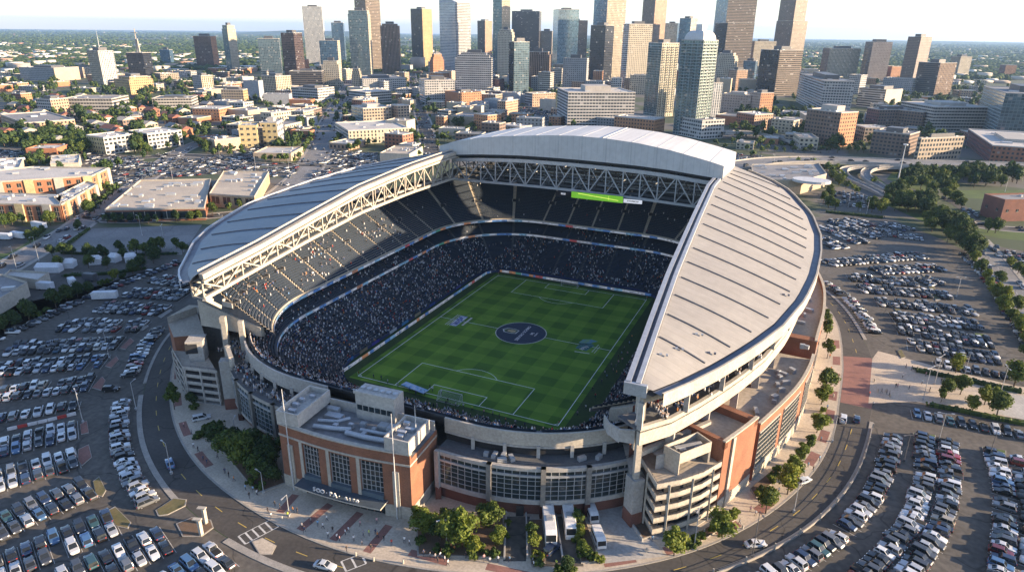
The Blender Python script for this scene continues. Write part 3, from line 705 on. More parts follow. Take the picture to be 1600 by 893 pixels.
def wing(fi, fo, ys, mat_, sgn, seamys, label):
    b = MB(); top = []; NX = 8
    for y in ys:
        (xi, zi), (xo, zo) = fi(y), fo(y); row = []
        for k in range(NX+1):
            t = k/NX; row.append((lerp(xi, xo, t), y, lerp(zi, zo, t)+0.4*math.sin(math.pi*t)*min(1, abs(xo-xi)/20)))
        top.append(row)
    fl = sgn > 0
    for A, B in zip(top[:-1], top[1:]): b.ribbon(A, B, 0, flip=not fl)
    low = [[(x, y, z-1.3) for x, y, z in r] for r in top]
    for A, B in zip(low[:-1], low[1:]): b.ribbon(A, B, 1, flip=fl)
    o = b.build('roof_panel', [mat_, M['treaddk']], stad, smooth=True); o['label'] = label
    s = MB()
    for y in seamys:
        (xi, zi), (xo, zo) = fi(y), fo(y); a, e = (.03, .93); P = []
        for k in range(9):
            t = lerp(a, e, k/8); P.append((lerp(xi, xo, t), y, lerp(zi, zo, t)+0.4*math.sin(math.pi*t)*min(1, abs(xo-xi)/20)+.12))
        s = MB()
        for p, q in zip(P[:-1], P[1:]): s.beam(p, q, .32 if sgn > 0 else .22, .4)
        s.build('roof_seam', M['seam'] if sgn > 0 else M['gutter'], o)
    # gutter walk and rim along the outer edge
    gmb = MB(); E = [(fo(y)[0], y, fo(y)[1]) for y in ys]; e2 = [(p[0], p[1]) for p in E]
    o1 = offline(e2, -sgn*.0); o2 = offline(e2, -sgn*2.0); o3 = offline(e2, -sgn*2.5)
    zz = [p[2] for p in E]
    L1 = [(*p, z-.25) for p, z in zip(o1, zz)]; L2 = [(*p, z-.35) for p, z in zip(o2, zz)]; L2t = [(*p, z+.35) for p, z in zip(o2, zz)]; L3t = [(*p, z+.35) for p, z in zip(o3, zz)]; L3b = [(*p, z-2.6) for p, z in zip(o3, zz)]
    gmb.ribbon(L1, L2, 0, flip=sgn < 0); gmb.ribbon(L2, L2t, 1, flip=sgn > 0); gmb.ribbon(L2t, L3t, 1, flip=sgn < 0); gmb.ribbon(L3t, L3b, 1, flip=sgn < 0)
    gmb.build('roof_gutter', [M['gutter'], M['steel'] if sgn < 0 else M['cast']], o)
    return o, e2, zz
ysL = sorted(set([-86, -84.5, -82, -78, -74, -70, -66, -60]+list(range(-55, 97, 6))+[96]))
ysR = sorted(set([-89, -88, -86.5, -84, -80, -75, -70, -64]+list(range(-58, 99, 6))+[99]))
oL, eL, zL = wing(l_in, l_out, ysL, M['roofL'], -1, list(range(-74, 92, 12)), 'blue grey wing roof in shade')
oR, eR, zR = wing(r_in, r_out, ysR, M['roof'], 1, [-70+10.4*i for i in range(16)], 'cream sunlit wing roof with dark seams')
for (u_, y_) in ((.2, -76), (.4, -71), (.82, -66), (.9, -22), (.5, -62)):
    s = MB(); (xi, zi), (xo, zo) = r_in(y_), r_out(y_); x_ = lerp(xi, xo, u_); z_ = lerp(zi, zo, u_)+0.4*math.sin(math.pi*u_)*min(1, abs(xo-xi)/20); s.box((x_, y_, z_+.2), (.6, .5, .4), .3); s.box((x_+1.3, y_+.4, z_+.1), (.5, .5, .4), .1); s.build('roof_vent', M['hvac'] if u_ < .6 else M['gutter'], oR)
# edge beam with double steel rails on the right roof's inner edge
b = MB(); c = MB()
for y0, y1 in zip(ysR[:-1], ysR[1:]):
    if y1 > 61: break
    p, q = r_in(y0), r_in(y1)
    for dx, w, mi in ((-.6, 1.0, 0), (-2.6, 1.1, 0), (-1.6, 1.1, 1)):
        b.beam((p[0]+dx, y0, p[1]-(.1 if mi == 0 else .6)), (q[0]+dx, y1, q[1]-(.1 if mi == 0 else .6)), w, 1.7 if mi == 0 else .8, mi)
b.box((62.6, -89.3, 37.6), (4.6, .9, 2.6), 0, 0)
b.build('edge_beam', [M['hvac'], M['gutter']], stad)
# inner edge beam and truss of the left roof
def web(b, A, B, mi=0, w=.42, cross=False):
    for k, (p, q) in enumerate(zip(A, B)):
        b.beam(p, q, w, w, mi)
        if k+1 < len(A):
            if k % 2: b.beam(q, A[k+1], w, w, mi)
            else: b.beam(p, B[k+1], w, w, mi)
            if cross: m_ = [(p[i]+q[i]+A[k+1][i]+B[k+1][i])/4 for i in range(3)]; b.beam(m_, B[k] if k % 2 == 0 else A[k], w*.6, w*.6, mi)
b = MB(); yy = [-84+i*(146/20) for i in range(21)]
for y0, y1 in zip(yy[:-1], yy[1:]):
    z0, z1 = l_in(y0)[1], l_in(y1)[1]
    b.beam((-59.3, y0, z0-1.0), (-59.3, y1, z1-1.0), 1.6, 1.5); b.beam((-58.9, y0, z0-2.5), (-58.9, y1, z1-2.5), .9, .8)
    b.beam((-60.4, y0, z0+.55), (-60.4, y1, z1+.55), .25, .5)
b.build('edge_beam', M['cast'], stad)
def l_bot(y): return interp(y, [-84, -64, -40, -12, 22, 54, 62], [33.6, 36, 38.6, 41.2, 41.8, 41.2, 40.6])
for dx, nm in ((0, 'roof_truss'), (-4.2, 'roof_truss')):
    b = MB(); A = [(-59.4+dx, y, l_in(y)[1]-2.8) for y in yy]; B = [(-59.4+dx, y, l_bot(y)) for y in yy]
    web(b, A, B)
    for P_, ww in ((B, .9), (A, .7)):
        for p, q in zip(P_[:-1], P_[1:]): b.beam(p, q, ww, ww*1.1)
    if dx == 0:
        for p, a in zip(B, A): b.beam(p, (p[0]-4.2, p[1], p[2]), .3); b.beam(a, (p[0]-4.2, p[1], p[2]), .3)
        b.beam((-59.4, -84, 33.4), (-62, -77, 28), 1.0); b.beam((-63, -84, 36), (-66, -76, 29), .9)
    b.build(nm, M['cast'], stad)
b = MB()     # the same truss under the right roof edge
A = [(r_in(y)[0]-.6, y, r_in(y)[1]-2.4) for y in [-86+i*7.3 for i in range(21)]]; B = [(p[0], p[1], p[2]-8.5) for p in A]; web(b, A, B)
for p, q in zip(B[:-1], B[1:]): b.beam(p, q, .8)
b.build('roof_truss', M['steel'], stad)
# ------------------------------------------------------------------ end roof: vaulted box over the far stand
EX = [-67, -58, -47, -36, -25, -14, -2.5, 11, 24, 37, 50, 54.5, 57.5]; EB = [50.6, 51.6, 52.6, 53.3, 53.8, 54.0, 54.1, 54.0, 53.8, 53.2, 52.1, 51.8, 51.5]; ET = [54.9, 57.6, 59.9, 61.3, 62.3, 63.2, 63.8, 63.6, 62.7, 60.9, 58.3, 57.3, 56.5]
def etop(x): return interp(x, EX, ET)
def ebot(x): return interp(x, EX, EB)
xs = [-67+i*(124.5/48) for i in range(49)]; YF, YB = 59.5, 98.0
b = MB(); F0 = [(x, YF, ebot(x)) for x in xs]; F1 = [(x, YF, etop(x)) for x in xs]; T1 = [(x, YB, etop(x)-.3) for x in xs]; K0 = [(x, YB, ebot(x)-3) for x in xs]
b.ribbon(F0, F1, 0); b.ribbon(F1, T1, 1); b.ribbon(T1, K0, 0); b.ribbon(K0, F0, 2)
b.poly([F0[0], F1[0], T1[0], K0[0]], 0); b.poly([F0[-1], K0[-1], T1[-1], F1[-1]], 0)
o = b.build('end_roof', [M['roofW'], M['roofW'], M['treaddk']], stad)
s = MB()
for i in range(2, 48, 4):
    x = xs[i]; s.box((x, YF-.04, (ebot(x)+etop(x))/2), (.14, .08, etop(x)-ebot(x)-.4))
    s.beam((x, YF+.3, etop(x)+.05), (x, YB-.3, etop(x)-.25), .18, .16)
s.beam((9, YF+.2, etop(9)+.1), (9, YB-.3, etop(9)-.2), .5, .45)
s.build('panel_joint', M['hvac'], o)
s = MB()
for p, q in zip(F0[:-1], F0[1:]): s.beam((p[0], YF+.3, p[2]-.35), (q[0], YF+.3, q[2]-.35), .5, .6)
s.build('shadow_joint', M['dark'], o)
# main truss below it and its sisters further back
tx = [-61+i*(115.5/16) for i in range(17)]
def tb(x): return interp(x, [-63, -20, 0, 25, 55], [40.2, 40.9, 40.9, 40.4, 39.4])
for yk, ww in ((YF+.9, .62), (YF+8, .5), (YF+17, .5), (YF+26, .5)):
    b = MB(); A = [(x, yk, ebot(x)-2.4) for x in tx]; B = [(x, yk, tb(x)) for x in tx]
    web(b, A, B, 0, ww*.72, cross=yk < 61)
    for p, q in zip(A[:-1], A[1:]): b.beam(p, q, ww*1.5, 1.5)
    for p, q in zip(B[:-1], B[1:]): b.beam(p, q, ww*1.5, 1.0)
    b.build('roof_truss', M['hvac'] if yk < 61 else M['darksteel'], stad)
b = MB()
for x in tx[::2]:
    for zz in (tb(x)+.2, 44.5, ebot(x)-2.6): b.beam((x, YF+1, zz), (x, YB-4, zz), .3)
for yk in (70, 80):
    b.box((-3, yk, 42.2), (112, 2.2, .25)); b.box((-3, yk-1.1, 43.2), (112, .08, .12)); b.box((-3, yk+1, 45.6), (112, .5, .5))
b.build('catwalk', M['steel'], stad)
# video board and text boards hung on the bottom chord
def onYx(px, py, Y): d = ray(px, py); return CAM+d*((Y-CY)/d.y)
def board(x0, x1, ys, mats, nm, lab=None, parent=None, Y=58.6):
    a, e, g_, c = onYx(x0, ys[0], Y), onYx(x0, ys[1], Y), onYx(x1, ys[2], Y), onYx(x1, ys[3], Y)
    b = MB(); F = [(a.x, Y, e.z), (c.x, Y, c.z), (c.x, Y, g_.z), (a.x, Y, a.z)]; b.poly(F, 0); K = [(p[0], Y+.5, p[2]) for p in F]
    b.poly(K[::-1], 1)
    for i in range(4): b.poly([F[i], K[i], K[(i+1) % 4], F[(i+1) % 4]], 1)
    o = b.build(nm, mats, parent or stad)
    if lab: o['label'] = lab
    return o, a, c
mscr = simple('video_screen_turf', (.12, .3, .02), (.07, .22, .015), scale=.25, rough=.4, emit=((.13, .34, .02), .3))
mwht = simple('white_screen', (.6, .6, .62), (.5, .5, .52), scale=.5, rough=.4, emit=((.6, .6, .62), .25))
mdk = simple('black_screen', (.012, .012, .02), scale=.5, rough=.3)
vb, a1, c1 = board(893, 973, (299, 308.5, 307, 317.5), [mscr, M['darksteel']], 'video_board', 'green lit video board', Y=57.6)
b = MB(); L0 = [onYx(x, y, 57.5) for x, y in ((903, 302), (925, 306), (945, 309.5), (966, 313.5))]
for p, q in zip(L0[:-1], L0[1:]): b.beam(p, q, .04, .22)
p, q = onYx(951, 306, 57.5), onYx(951, 313, 57.5); b.beam(p, q, .06, .2); b.build('screen_marking', simple('screen_yellow', (.5, .55, .1), emit=((.5, .55, .1), .5)), vb)
def text_mesh(name, body, size, mat_, parent, mtx, ext=.02, font_space=1.0):
    cu = bpy.data.curves.new(name, 'FONT'); cu.body = body; cu.size = size; cu.align_x = 'CENTER'; cu.align_y = 'CENTER'; cu.extrude = ext; cu.space_character = font_space; cu.resolution_u = 2; cu.offset = size*.02
    o = bpy.data.objects.new(name+'_curve', cu); COL.objects.link(o)
    me = bpy.data.meshes.new_from_object(o.evaluated_get(bpy.context.evaluated_depsgraph_get())); bpy.data.objects.remove(o); bpy.data.curves.remove(cu)
    me.materials.clear(); me.materials.append(mat_)
    me.transform(mtx)
    if parent is not None: me.transform(Matrix.Translation(-WL[parent.name]))
    me.name = name
    return link(name, me, parent)
FACEY = Matrix.Rotation(math.pi/2, 4, 'X')
def sign(x0, x1, ys, txt, size, dark):
    o, a, c = board(x0, x1, ys, [mdk if dark else mwht, M['darksteel']], 'text_board', Y=58.4)
    text_mesh('lettering', txt, size, mwht if dark else mdk, o, Matrix.Translation(((a.x+c.x)/2, 58.36, (a.z+c.z)/2))@FACEY)
sign(868, 892, (298.5, 305, 300.5, 307), 'SEISE', 1.0, True); sign(974.5, 1003, (310.5, 316.5, 313, 319), 'SITEORMCNP', .8, False)

# ------------------------------------------------------------------ near right: two-storey suite ring under the right roof edge, columns
edge = [(p, z) for p, z in zip(eR, zR)]
RT = [(p[0]-.6, p[1], z) for p, z in edge if p[1] < 96]
RTs = [(64.0, -87.6, 37.4)]+[p for p in RT if p[1] > -84]
def band(name, dz0, dz1, mat_, th=.9, pts=RTs):
    b = MB(); P2 = [(p[0], p[1]) for p in pts]; I2 = offline(P2, th)
    A = [(*p, q[2]+dz0) for p, q in zip(P2, pts)]; B = [(*p, q[2]+dz1) for p, q in zip(P2, pts)]; C_ = [(*p, q[2]+dz1) for p, q in zip(I2, pts)]; D = [(*p, q[2]+dz0) for p, q in zip(I2, pts)]
    b.ribbon(A, B, 0); b.ribbon(B, C_, 0); b.ribbon(C_, D, 0); b.ribbon(D, A, 0); b.poly([A[0], B[0], C_[0], D[0]]); return b.build(name, mat_, stad)
band('suite_fascia', -3.6, -.5, M['cast']); band('suite_fascia', -13.6, -9.2, M['cast'])
band('suite_floor', -10.6, -10.2, M['treaddk'], 7)
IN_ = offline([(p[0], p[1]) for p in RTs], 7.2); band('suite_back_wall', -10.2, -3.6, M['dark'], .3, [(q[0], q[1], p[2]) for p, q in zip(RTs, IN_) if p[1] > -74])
for i, (px, py, pz) in enumerate(resample([Vector((p[0], p[1])) for p in RTs], 14.5) and [(q.x, q.y, 0) for q in resample([Vector((p[0], p[1])) for p in RTs], 14.5)]):
    zt = interp(py, [p[1] for p in RTs], [p[2] for p in RTs])
    b = MB(); b.box((px-.2, py, (zt-3.6+zt-9.2)/2), (1.0, 1.3, 5.6+.6), 0); b.build('suite_post', M['concrete'], stad)
    if 0 < i < 9:
        b = MB(); b.box((px-3, py+1, (zt-11)/2), (1.8, 1.8, zt-11)); b.build('column', M['concrete'], stad)
b = MB(); b.box((62.9, -82.6, 22.8), (1.25, 1.25, 23.2), .6); b.box((61.6, -80.0, 26.2), (1.0, 1.0, 17), .6)
b.build('column', M['cast'], stad)
# sweeping concrete parapet at the right end of the open side
b = MB(); P3 = [(62.0, -83, 24.2), (58.5, -82.2, 23.0), (55.4, -79.5, 22.2), (53.0, -75.6, 21.6)]
for p, q in zip(P3[:-1], P3[1:]): b.poly([(p[0], p[1], p[2]-3.4), (q[0], q[1], q[2]-3), (q[0], q[1], q[2]), p]); b.poly([(q[0], q[1]+.5, q[2]-3), (p[0], p[1]+.5, p[2]-3.4), (p[0], p[1]+.5, p[2]), (q[0], q[1]+.5, q[2])]); b.poly([p, q, (q[0], q[1]+.5, q[2]), (p[0], p[1]+.5, p[2])])
b.build('wing_parapet', M['concrete'], stad)
# left near: white raker columns
for (x, y, zt, w) in ((-64.5, -74.5, 18.5, 1.6), (-57.5, -74.5, 18.5, 1.4)):
    b = MB(); b.box((x, y, zt/2+5), (w, w, zt-10+10-.0), .5); b.build('column', M['cast'], stad)

# ================================================================== stadium, near side: brick entrance block
A_, B_ = Vector((-16.7, -104.9)), Vector((17.8, -102.7)); BLU = (B_-A_).length; bu = (B_-A_).normalized(); bn_ = Vector((-bu.y, bu.x))
def bk(u, v, bulge=True):
    o = -1.3*math.sin(math.pi*min(1, max(0, u/BLU))) if bulge else 0
    p = A_+bu*u+bn_*(v+o); return (p.x, p.y)
def cseg(b, u0, u1, v0, v1, z0, z1, m=0, n=None, mt=None):
    n = n or max(1, int((u1-u0)/2.5)); us = [lerp(u0, u1, i/n) for i in range(n+1)]
    b.prism([bk(u, v0) for u in us]+[bk(u, v1) for u in us[::-1]], z0, z1, m, mt, bot=True)
blk = 'brick_entrance_block'
b = MB(); WN = [(6.8, 11.5), (14.4, 19.8), (22.4, 28.0)]
for u0, u1 in ((0, 6.8), (11.5, 14.4), (19.8, 22.4), (28.0, BLU)): cseg(b, u0, u1, 0, 1.0, 0 if u0 in (0, 28.0) else 4.4, 16.0)
for u0, u1 in WN: cseg(b, u0, u1, 0, 1.0, 13.9, 16.0)
b.prism([bk(BLU, 1.0), bk(BLU, 13, False), bk(BLU-1, 13, False), bk(BLU-1, 1.0)], 0, 16.0, 0)
b.prism([bk(0, 13, False), bk(0, 1.0), bk(1, 1.0), bk(1, 13, False)], 0, 16.0, 0)
cseg(b, 0, BLU, 0.05, .7, 16.0, 17.2)
blko = b.build('brick_block', M['brick'], stad); blko['label'] = 'tall red brick entrance block with three glazed bays'
b = MB(); us = [BLU*i/14 for i in range(15)]
b.poly([(*bk(u, 1.0), 16.1) for u in us]+[(*bk(u, 13, False), 16.1) for u in us[::-1]]); b.build('flat_roof', M['roofgrey'], blko)
b = MB(); cseg(b, -.15, BLU+.15, -.2, .85, 17.2, 17.55); cseg(b, -.12, BLU+.12, -.18, 0, 14.3, 14.75)
for u in (6.3, 14.0, 22.0): cseg(b, u-.35, u+.45, -.22, 0, 4.5, 14.3, n=1)
for u in (3.1, 31.2): cseg(b, u-.75, u+.75, -.35, 0, 0, 12.5, n=1)
for u0, u1 in ((0, 6.6), (28.2, BLU)): cseg(b, u0-.1, u1+.1, -.12, 0, 0, 3.4)
b.prism([bk(BLU, -.1), bk(BLU+.14, -.1), bk(BLU+.14, 13, False), bk(BLU, 13, False)], 0, 3.4); b.prism([bk(BLU, -.1), bk(BLU+.12, -.1), bk(BLU+.12, 13, False), bk(BLU, 13, False)], 14.3, 14.75)
b.build('stone_trim', M['cast'], blko)
for u0, u1 in WN:
    b = MB(); b.poly([(*bk(u0, .7), 4.4), (*bk(u1, .7), 4.4), (*bk(u1, .7), 13.9), (*bk(u0, .7), 13.9)]); wo = b.build('window', M['glassdk'], blko)
    f = MB(); nx, nz = 5, 7
    for i in range(nx+1): p = bk(lerp(u0, u1, i/nx), .6); f.beam((*p, 4.4), (*p, 13.9), .14 if 0 < i < nx else .3)
    for k in range(nz+1): z = lerp(4.4, 13.9, k/nz); f.beam((*bk(u0, .6), z), (*bk(u1, .6), z), .12)
    f.build('window_frame', M['hvac'], wo)
    s = MB(); q0, q1 = bk(u0, .2), bk(u1, .2); s.box(((q0[0]+q1[0])/2, (q0[1]+q1[1])/2, 5.0), (u1-u0, .9, 1.2), math.atan2(bu.y, bu.x)); s.build('sill', simple('blue_metal', (.1, .13, .15), (.08, .105, .125), scale=.5, rough=.4), wo)
# corner turrets, roof cabin and plant
def ubox(b, u, v, z0, z1, du, dv, m=0): p = bk(u, v, False); b.box((p[0], p[1], (z0+z1)/2), (du, dv, z1-z0), math.atan2(bu.y, bu.x), m)
mwc = simple('pale_concrete', (.46, .425, .37), (.39, .36, .32), scale=.15, rough=.8)
for (u0, u1, v0, v1, zt) in ((-.1, 5.9, -.2, 12.5, 20.9), (28.6, BLU+.1, -.4, 9.5, 20.8)):
    b = MB(); t = .35
    for (a, c, d, e) in ((u0, u1, v0, v0+t), (u0, u1, v1-t, v1), (u0, u0+t, v0+t, v1-t), (u1-t, u1, v0+t, v1-t)): b.prism([bk(a, d, False), bk(c, d, False), bk(c, e, False), bk(a, e, False)], 17.56, zt)
    b.poly([(*bk(u0, v0, False), 19.4), (*bk(u1, v0, False), 19.4), (*bk(u1, v1, False), 19.4), (*bk(u0, v1, False), 19.4)])
    o = b.build('turret', mwc, blko); h = MB()
    for k in range(4): ubox(h, lerp(u0+1.4, u1-1.4, rnd.random()), lerp(v0+1.5, v1-1.5, (k+.5)/4), 19.42, 20.1+.5*rnd.random(), 1.2+rnd.random(), .9)
    h.build('plant_unit', M['hvac'], o)
b = MB(); b.prism([bk(14.5, 10.5, False), bk(25, 10.5, False), bk(25, 15, False), bk(14.5, 15, False)], 16.1, 23.2, 0); b.prism([bk(14.2, 10.2, False), bk(25.3, 10.2, False), bk(25.3, 10.5, False), bk(14.2, 10.5, False)], 22.9, 23.6)
cab = b.build('roof_cabin', mwc, blko); g = MB()
for k in range(6): p = bk(15.6+k*1.62, 10.42, False); g.box((p[0], p[1], 19.3), (1.3, .1, 1.3), math.atan2(bu.y, bu.x))
g.build('window', M['glassdk'], cab)
h = MB()
for k in range(6): h.tube([(*bk(15.4+k*1.75, 12.8, False), 23.2), (*bk(15.4+k*1.75, 12.8, False), 23.6)], .62, 12)
h.build('fan', M['hvac'], cab)
b = MB(); b.prism([bk(5.9, 12.2, False), bk(14.5, 12.2, False), bk(14.5, 12.6, False), bk(5.9, 12.6, False)], 16.1, 18.6); b.build('parapet', mwc, blko); b = MB(); b.prism([bk(25, 12.2, False), bk(34.4, 12.2, False), bk(34.4, 12.6, False), bk(25, 12.6, False)], 16.1, 18.6); b.build('parapet', mwc, blko)
for (pts, r) in (([(8, 2.6), (13, 3.4), (17, 4.4)], .55), ([(16.5, 3), (22, 2.9), (27.4, 3.4)], .62), ([(7.5, 5), (12, 6.2), (14, 8.5)], .4), ([(19, 5.2), (25, 5.6), (27.6, 6.8)], .45)):
    b = MB(); b.tube([(*bk(u, v, False), 17.0) for u, v in pts], r, 10); b.build('duct', M['hvac'], blko)
for (u, v, du, dv, h_) in ((9.5, 8.6, 4.4, 2, .5), (26.2, 7.6, 2.6, 2.2, 1.7), (23.4, 8, 2.2, 2, 1.4), (12.5, 4.8, 1.2, 1, .8), (18.2, 7.6, 1.4, 1, .9), (20.6, 3.9, 1, 1.6, .9), (8, 10.6, 3, 1.4, 1), (22, 6.2, .9, .9, 1.2), (15.8, 6.2, 1.2, .8, .9)):
    b = MB(); ubox(b, u, v, 16.12, 16.12+h_+.3, du, dv); b.build('plant_unit', M['hvac'], blko)
# entrance canopy with lettering, doors beneath
b = MB(); b.prism([bk(5.9, .6), bk(5.9, -3.4), *[bk(5.9+i*2.9, -3.4) for i in range(1, 8)], bk(28.9, -3.4), bk(28.9, .6)], 4.0, 4.35, 0, 1, bot=True)
cn = b.build('canopy', [M['cast'], simple('canopy_blue_metal', (.07, .09, .11), (.055, .07, .085), scale=.4, rough=.4)], blko)
def letters_along(txt, u0, u1, size, z, v, parent, m):
    n = len(txt)
    for i, ch in enumerate(txt):
        if ch == ' ': continue
        u = lerp(u0, u1, i/(n-1)); p = bk(u, v); an = math.atan2(bu.y, bu.x)
        text_mesh('letter', ch, size, m, parent, Matrix.Translation((p[0], p[1], z))@Matrix.Rotation(an, 4, 'Z')@FACEY, .12)
letters_along('SOO·PA·', 11.6, 18.4, 1.5, 4.95, -2.9, cn, M['white']); letters_along('RITO', 20.2, 23.0, 1.1, 4.85, -2.9, cn, M['white'])
b = MB(); 
for i in range(12): u = 7.2+i*1.8; b.poly([(*bk(u, .35), .13), (*bk(u+1.5, .35), .13), (*bk(u+1.5, .35), 3.3), (*bk(u, .35), 3.3)])
b.build('entrance_door', M['glassdk'], blko)
b = MB(); cseg(b, 6.6, 28.4, .5, .9, 0, 4.4); b.build('entrance_wall', M['brickdk'], blko)
for u in (3.1, 31.2):
    b = MB(); p = bk(u, -.6); b.tube([(*p, .1), (*p, 15), (*p, 27.5)], .17, 8, r1=.07); b.build('flagpole', M['steel'], blko)
b = MB(); p = bk(33, 6, False); b.tube([(*p, 19.4), (*p, 26)], .16, 6, r1=.06); b.build('mast', M['steel'], blko)

# ------------------------------------------------------------------ curved glass concourse left and right of the block
def cor(sx, deg, d): return (sx*CXX+(d+R0)*math.cos(R(deg)), -CYY+(d+R0)*math.sin(R(deg)))
def curve(sx, a0, a1, d, n=20, x0=None):
    P = [cor(sx, lerp(a0, a1, i/n), d) for i in range(n+1)]
    return ([(x0, -CYY-R0-d)] if x0 is not None else [])+P
def vwall(b, P, z0, z1, th=.4, m=0, mt=None):
    I = offline(P, th)
    b.prism(list(P)+I[::-1], z0, z1, m, mt, bot=True)
def concourse(P, bays, zs, lab):
    """P runs left to right seen from outside; bays are index ranges into P."""
    zb, z0, z1, zr = zs
    b = MB(); vwall(b, offline(P, .9), .1, zb, .4); b.build('base_wall', M['brickdk'], stad)
    b = MB(); vwall(b, P, zb, z0, .8); vwall(b, P, z1, zr, .9); b.build('spandrel', M['concrete'], stad)
    for (i, j) in bays:
        S = P[i:j+1]; g = MB(); g.ribbon([(*p, z0) for p in offline(S, .25)], [(*p, z1) for p in offline(S, .25)]); go = g.build('glass_bay', M['glassdk' if lab else 'glass'], stad)
        f = MB(); Q = resample([Vector(p) for p in offline(S, .15)], 1.75)
        for q in Q: f.beam((q.x, q.y, z0), (q.x, q.y, z1), .13)
        for k in range(1, 6):
            z = lerp(z0, z1, k/6); O = offline(S, .15)
            for p, q in zip(O[:-1], O[1:]): f.beam((*p, z), (*q, z), .1 if k != 5 else .5)
        f.build('mullion', M['hvac'], go)
        for q in (S[0], S[-1]):
            c = MB(); c.box((q[0], q[1], (zb+zr)/2), (1.1, 1.1, zr-zb+.5), math.atan2(q[1]+CYY, q[0]-(CXX if q[0] > 0 else -CXX))); c.box((q[0], q[1], zb/2), (1.3, 1.3, zb), .5, 1); c.build('pilaster', [M['concrete'], M['brickdk']], stad)
PR = curve(1, 270, 316, 41, 20, 19.2); concourse(PR, [(0, 5), (5, 11), (11, 16), (16, 21)], (3.4, 4.6, 12.2, 13.1), True)
PL_ = curve(-1, 231, 270, 41, 18)+[(-16, -93.5)]; concourse(PL_, [(0, 5), (5, 10), (10, 15), (15, 19)], (2.2, 3.0, 11.6, 12.6), False)
# terrace floor, its parapets and columns, the pale ring parapet of the open end
def terr(sx, a0, a1, x0, nm):
    P = curve(sx, a0, a1, 41, 20, None); Q = curve(sx, a0, a1, 35.2, 20, None)
    if sx > 0: P = [(x0, P[0][1])]+P; Q = [(x0, Q[0][1])]+Q
    else: P = P+[(x0, P[-1][1])]; Q = Q+[(x0, Q[-1][1])]
    b = MB(); b.ribbon([(*p, 12.7) for p in P], [(*q, 12.7) for q in Q]); b.ribbon([(*q, 8) for q in Q], [(*q, 15.4) for q in Q], 1); b.build('terrace', [M['treaddk'], M['dark']], stad)
    b = MB(); O = offline(Q, -.9); vwall(b, O, 15.6, 19.0, .5); cb = MB(); vwall(cb, offline(Q, -.9), 15.0, 15.5, 1.0); cb.build('ring_beam', M['concrete'], stad); b.build('ring_parapet', M['cast'] if sx > 0 else M['concrete'], stad)
    b = MB(); O2 = offline(P, .4)
    for p, q in zip(O2[:-1], O2[1:]): b.beam((*p, 14.2), (*q, 14.2), .08); b.beam((*p, 13.7), (*q, 13.7), .05)
    b.build('railing', M['darksteel'], stad)
    for i in range(2, 21, 4):
        b = MB(); q = O[i]; b.box((q[0], q[1], 14.2), (.8, .8, 3.2), .4); b.build('column', M['concrete'], stad)
    for k in range(7):
        i = rnd.randrange(1, 19); p, q = P[i], Q[i]; t = rnd.uniform(.3, .8); c = MB(); c.box((lerp(p[0], q[0], t), lerp(p[1], q[1], t), 13.2), (rnd.uniform(1, 3), 1, 1), rnd.random()*3); c.build('plant_unit', M['hvac'], stad)
terr(1, 270, 318, 18.5, 'r'); terr(-1, 229, 270, -15.5, 'l')
# pale pier and openings at both corners of the open end
for (x, y, w_, zt, rz) in ((-55.4, -83.3, 3.6, 15.5, .6), (62.8, -82.2, 3.4, 12.2, -.75)):
    b = MB(); b.box((x, y, (3.6+zt)/2), (w_, w_*.8, zt-3.6), rz, 0); b.box((x, y, 1.8), (w_+.15, w_*.8+.15, 3.6), rz, 1); b.build('pier', [M['concrete'], M['brickdk']], stad)
b = MB(); q0, q1 = (-57.5, -80.5), (-51.5, -85)
b.beam((*q0, 17.2), (*q1, 17.2), 1.2, 1.4); b.beam((*q0, 11), (*q0, 18), 1.3); b.beam((*q1, 15), (*q1, 17.5), 1.0); b.build('portal_frame', M['cast'], stad)

# ------------------------------------------------------------------ open ramp towers with stacked parking-style decks
def ramp_tower(pl, tops, zroof, nfront, label, mdeck, front_edges, hb=1.05, floors=None):
    b0 = MB(); b0.prism(pl, 0, .3); root = b0.build('ramp_tower', M['concrete'], stad); root['label'] = label
    cx, cy = sum(p[0] for p in pl)/len(pl), sum(p[1] for p in pl)/len(pl)
    core = [(lerp(p[0], cx, .3), lerp(p[1], cy, .3)) for p in pl]; b = MB(); b.prism(core, 0, zroof-hb-.4); b.build('core', M['dark'], root)  # near-black filler so the open decks read as shaded inside
    for zt in tops:
        b = MB(); b.prism(pl, zt-hb-.25, zt-hb, 0, 1, bot=True)
        I = [(lerp(p[0], cx, .035), lerp(p[1], cy, .035)) for p in pl]
        for i in range(len(pl)):
            j = (i+1) % len(pl)
            if i in front_edges: b.prism([pl[i], pl[j], I[j], I[i]], zt-hb-.15, zt, 0)
        b.build('deck', [mdeck, M['roofgrav']], root)
        for k in range(9):
            p = pl[front_edges[0]]; q = pl[front_edges[-1]+1 if front_edges[-1]+1 < len(pl) else 0]
        # rails
        r_ = MB()
        for i in front_edges:
            j = (i+1) % len(pl)
            for dz in (.35, .62): r_.beam((*pl[i], zt+dz), (*pl[j], zt+dz), .05)
            for t in (0, .25, .5, .75): r_.beam((lerp(pl[i][0], pl[j][0], t), lerp(pl[i][1], pl[j][1], t), zt), (lerp(pl[i][0], pl[j][0], t), lerp(pl[i][1], pl[j][1], t), zt+.65), .06)
        r_.build('railing', M['darksteel'], root)
    for i in front_edges:
        j = (i+1) % len(pl)
        for t in nfront:
            p = (lerp(pl[i][0], pl[j][0], t), lerp(pl[i][1], pl[j][1], t)); p = (lerp(p[0], cx, -.004), lerp(p[1], cy, -.004))
            b = MB(); b.box((p[0], p[1], zroof/2-.3), (.4, .4, zroof-.8)); b.build('column', mdeck, root)
    return root
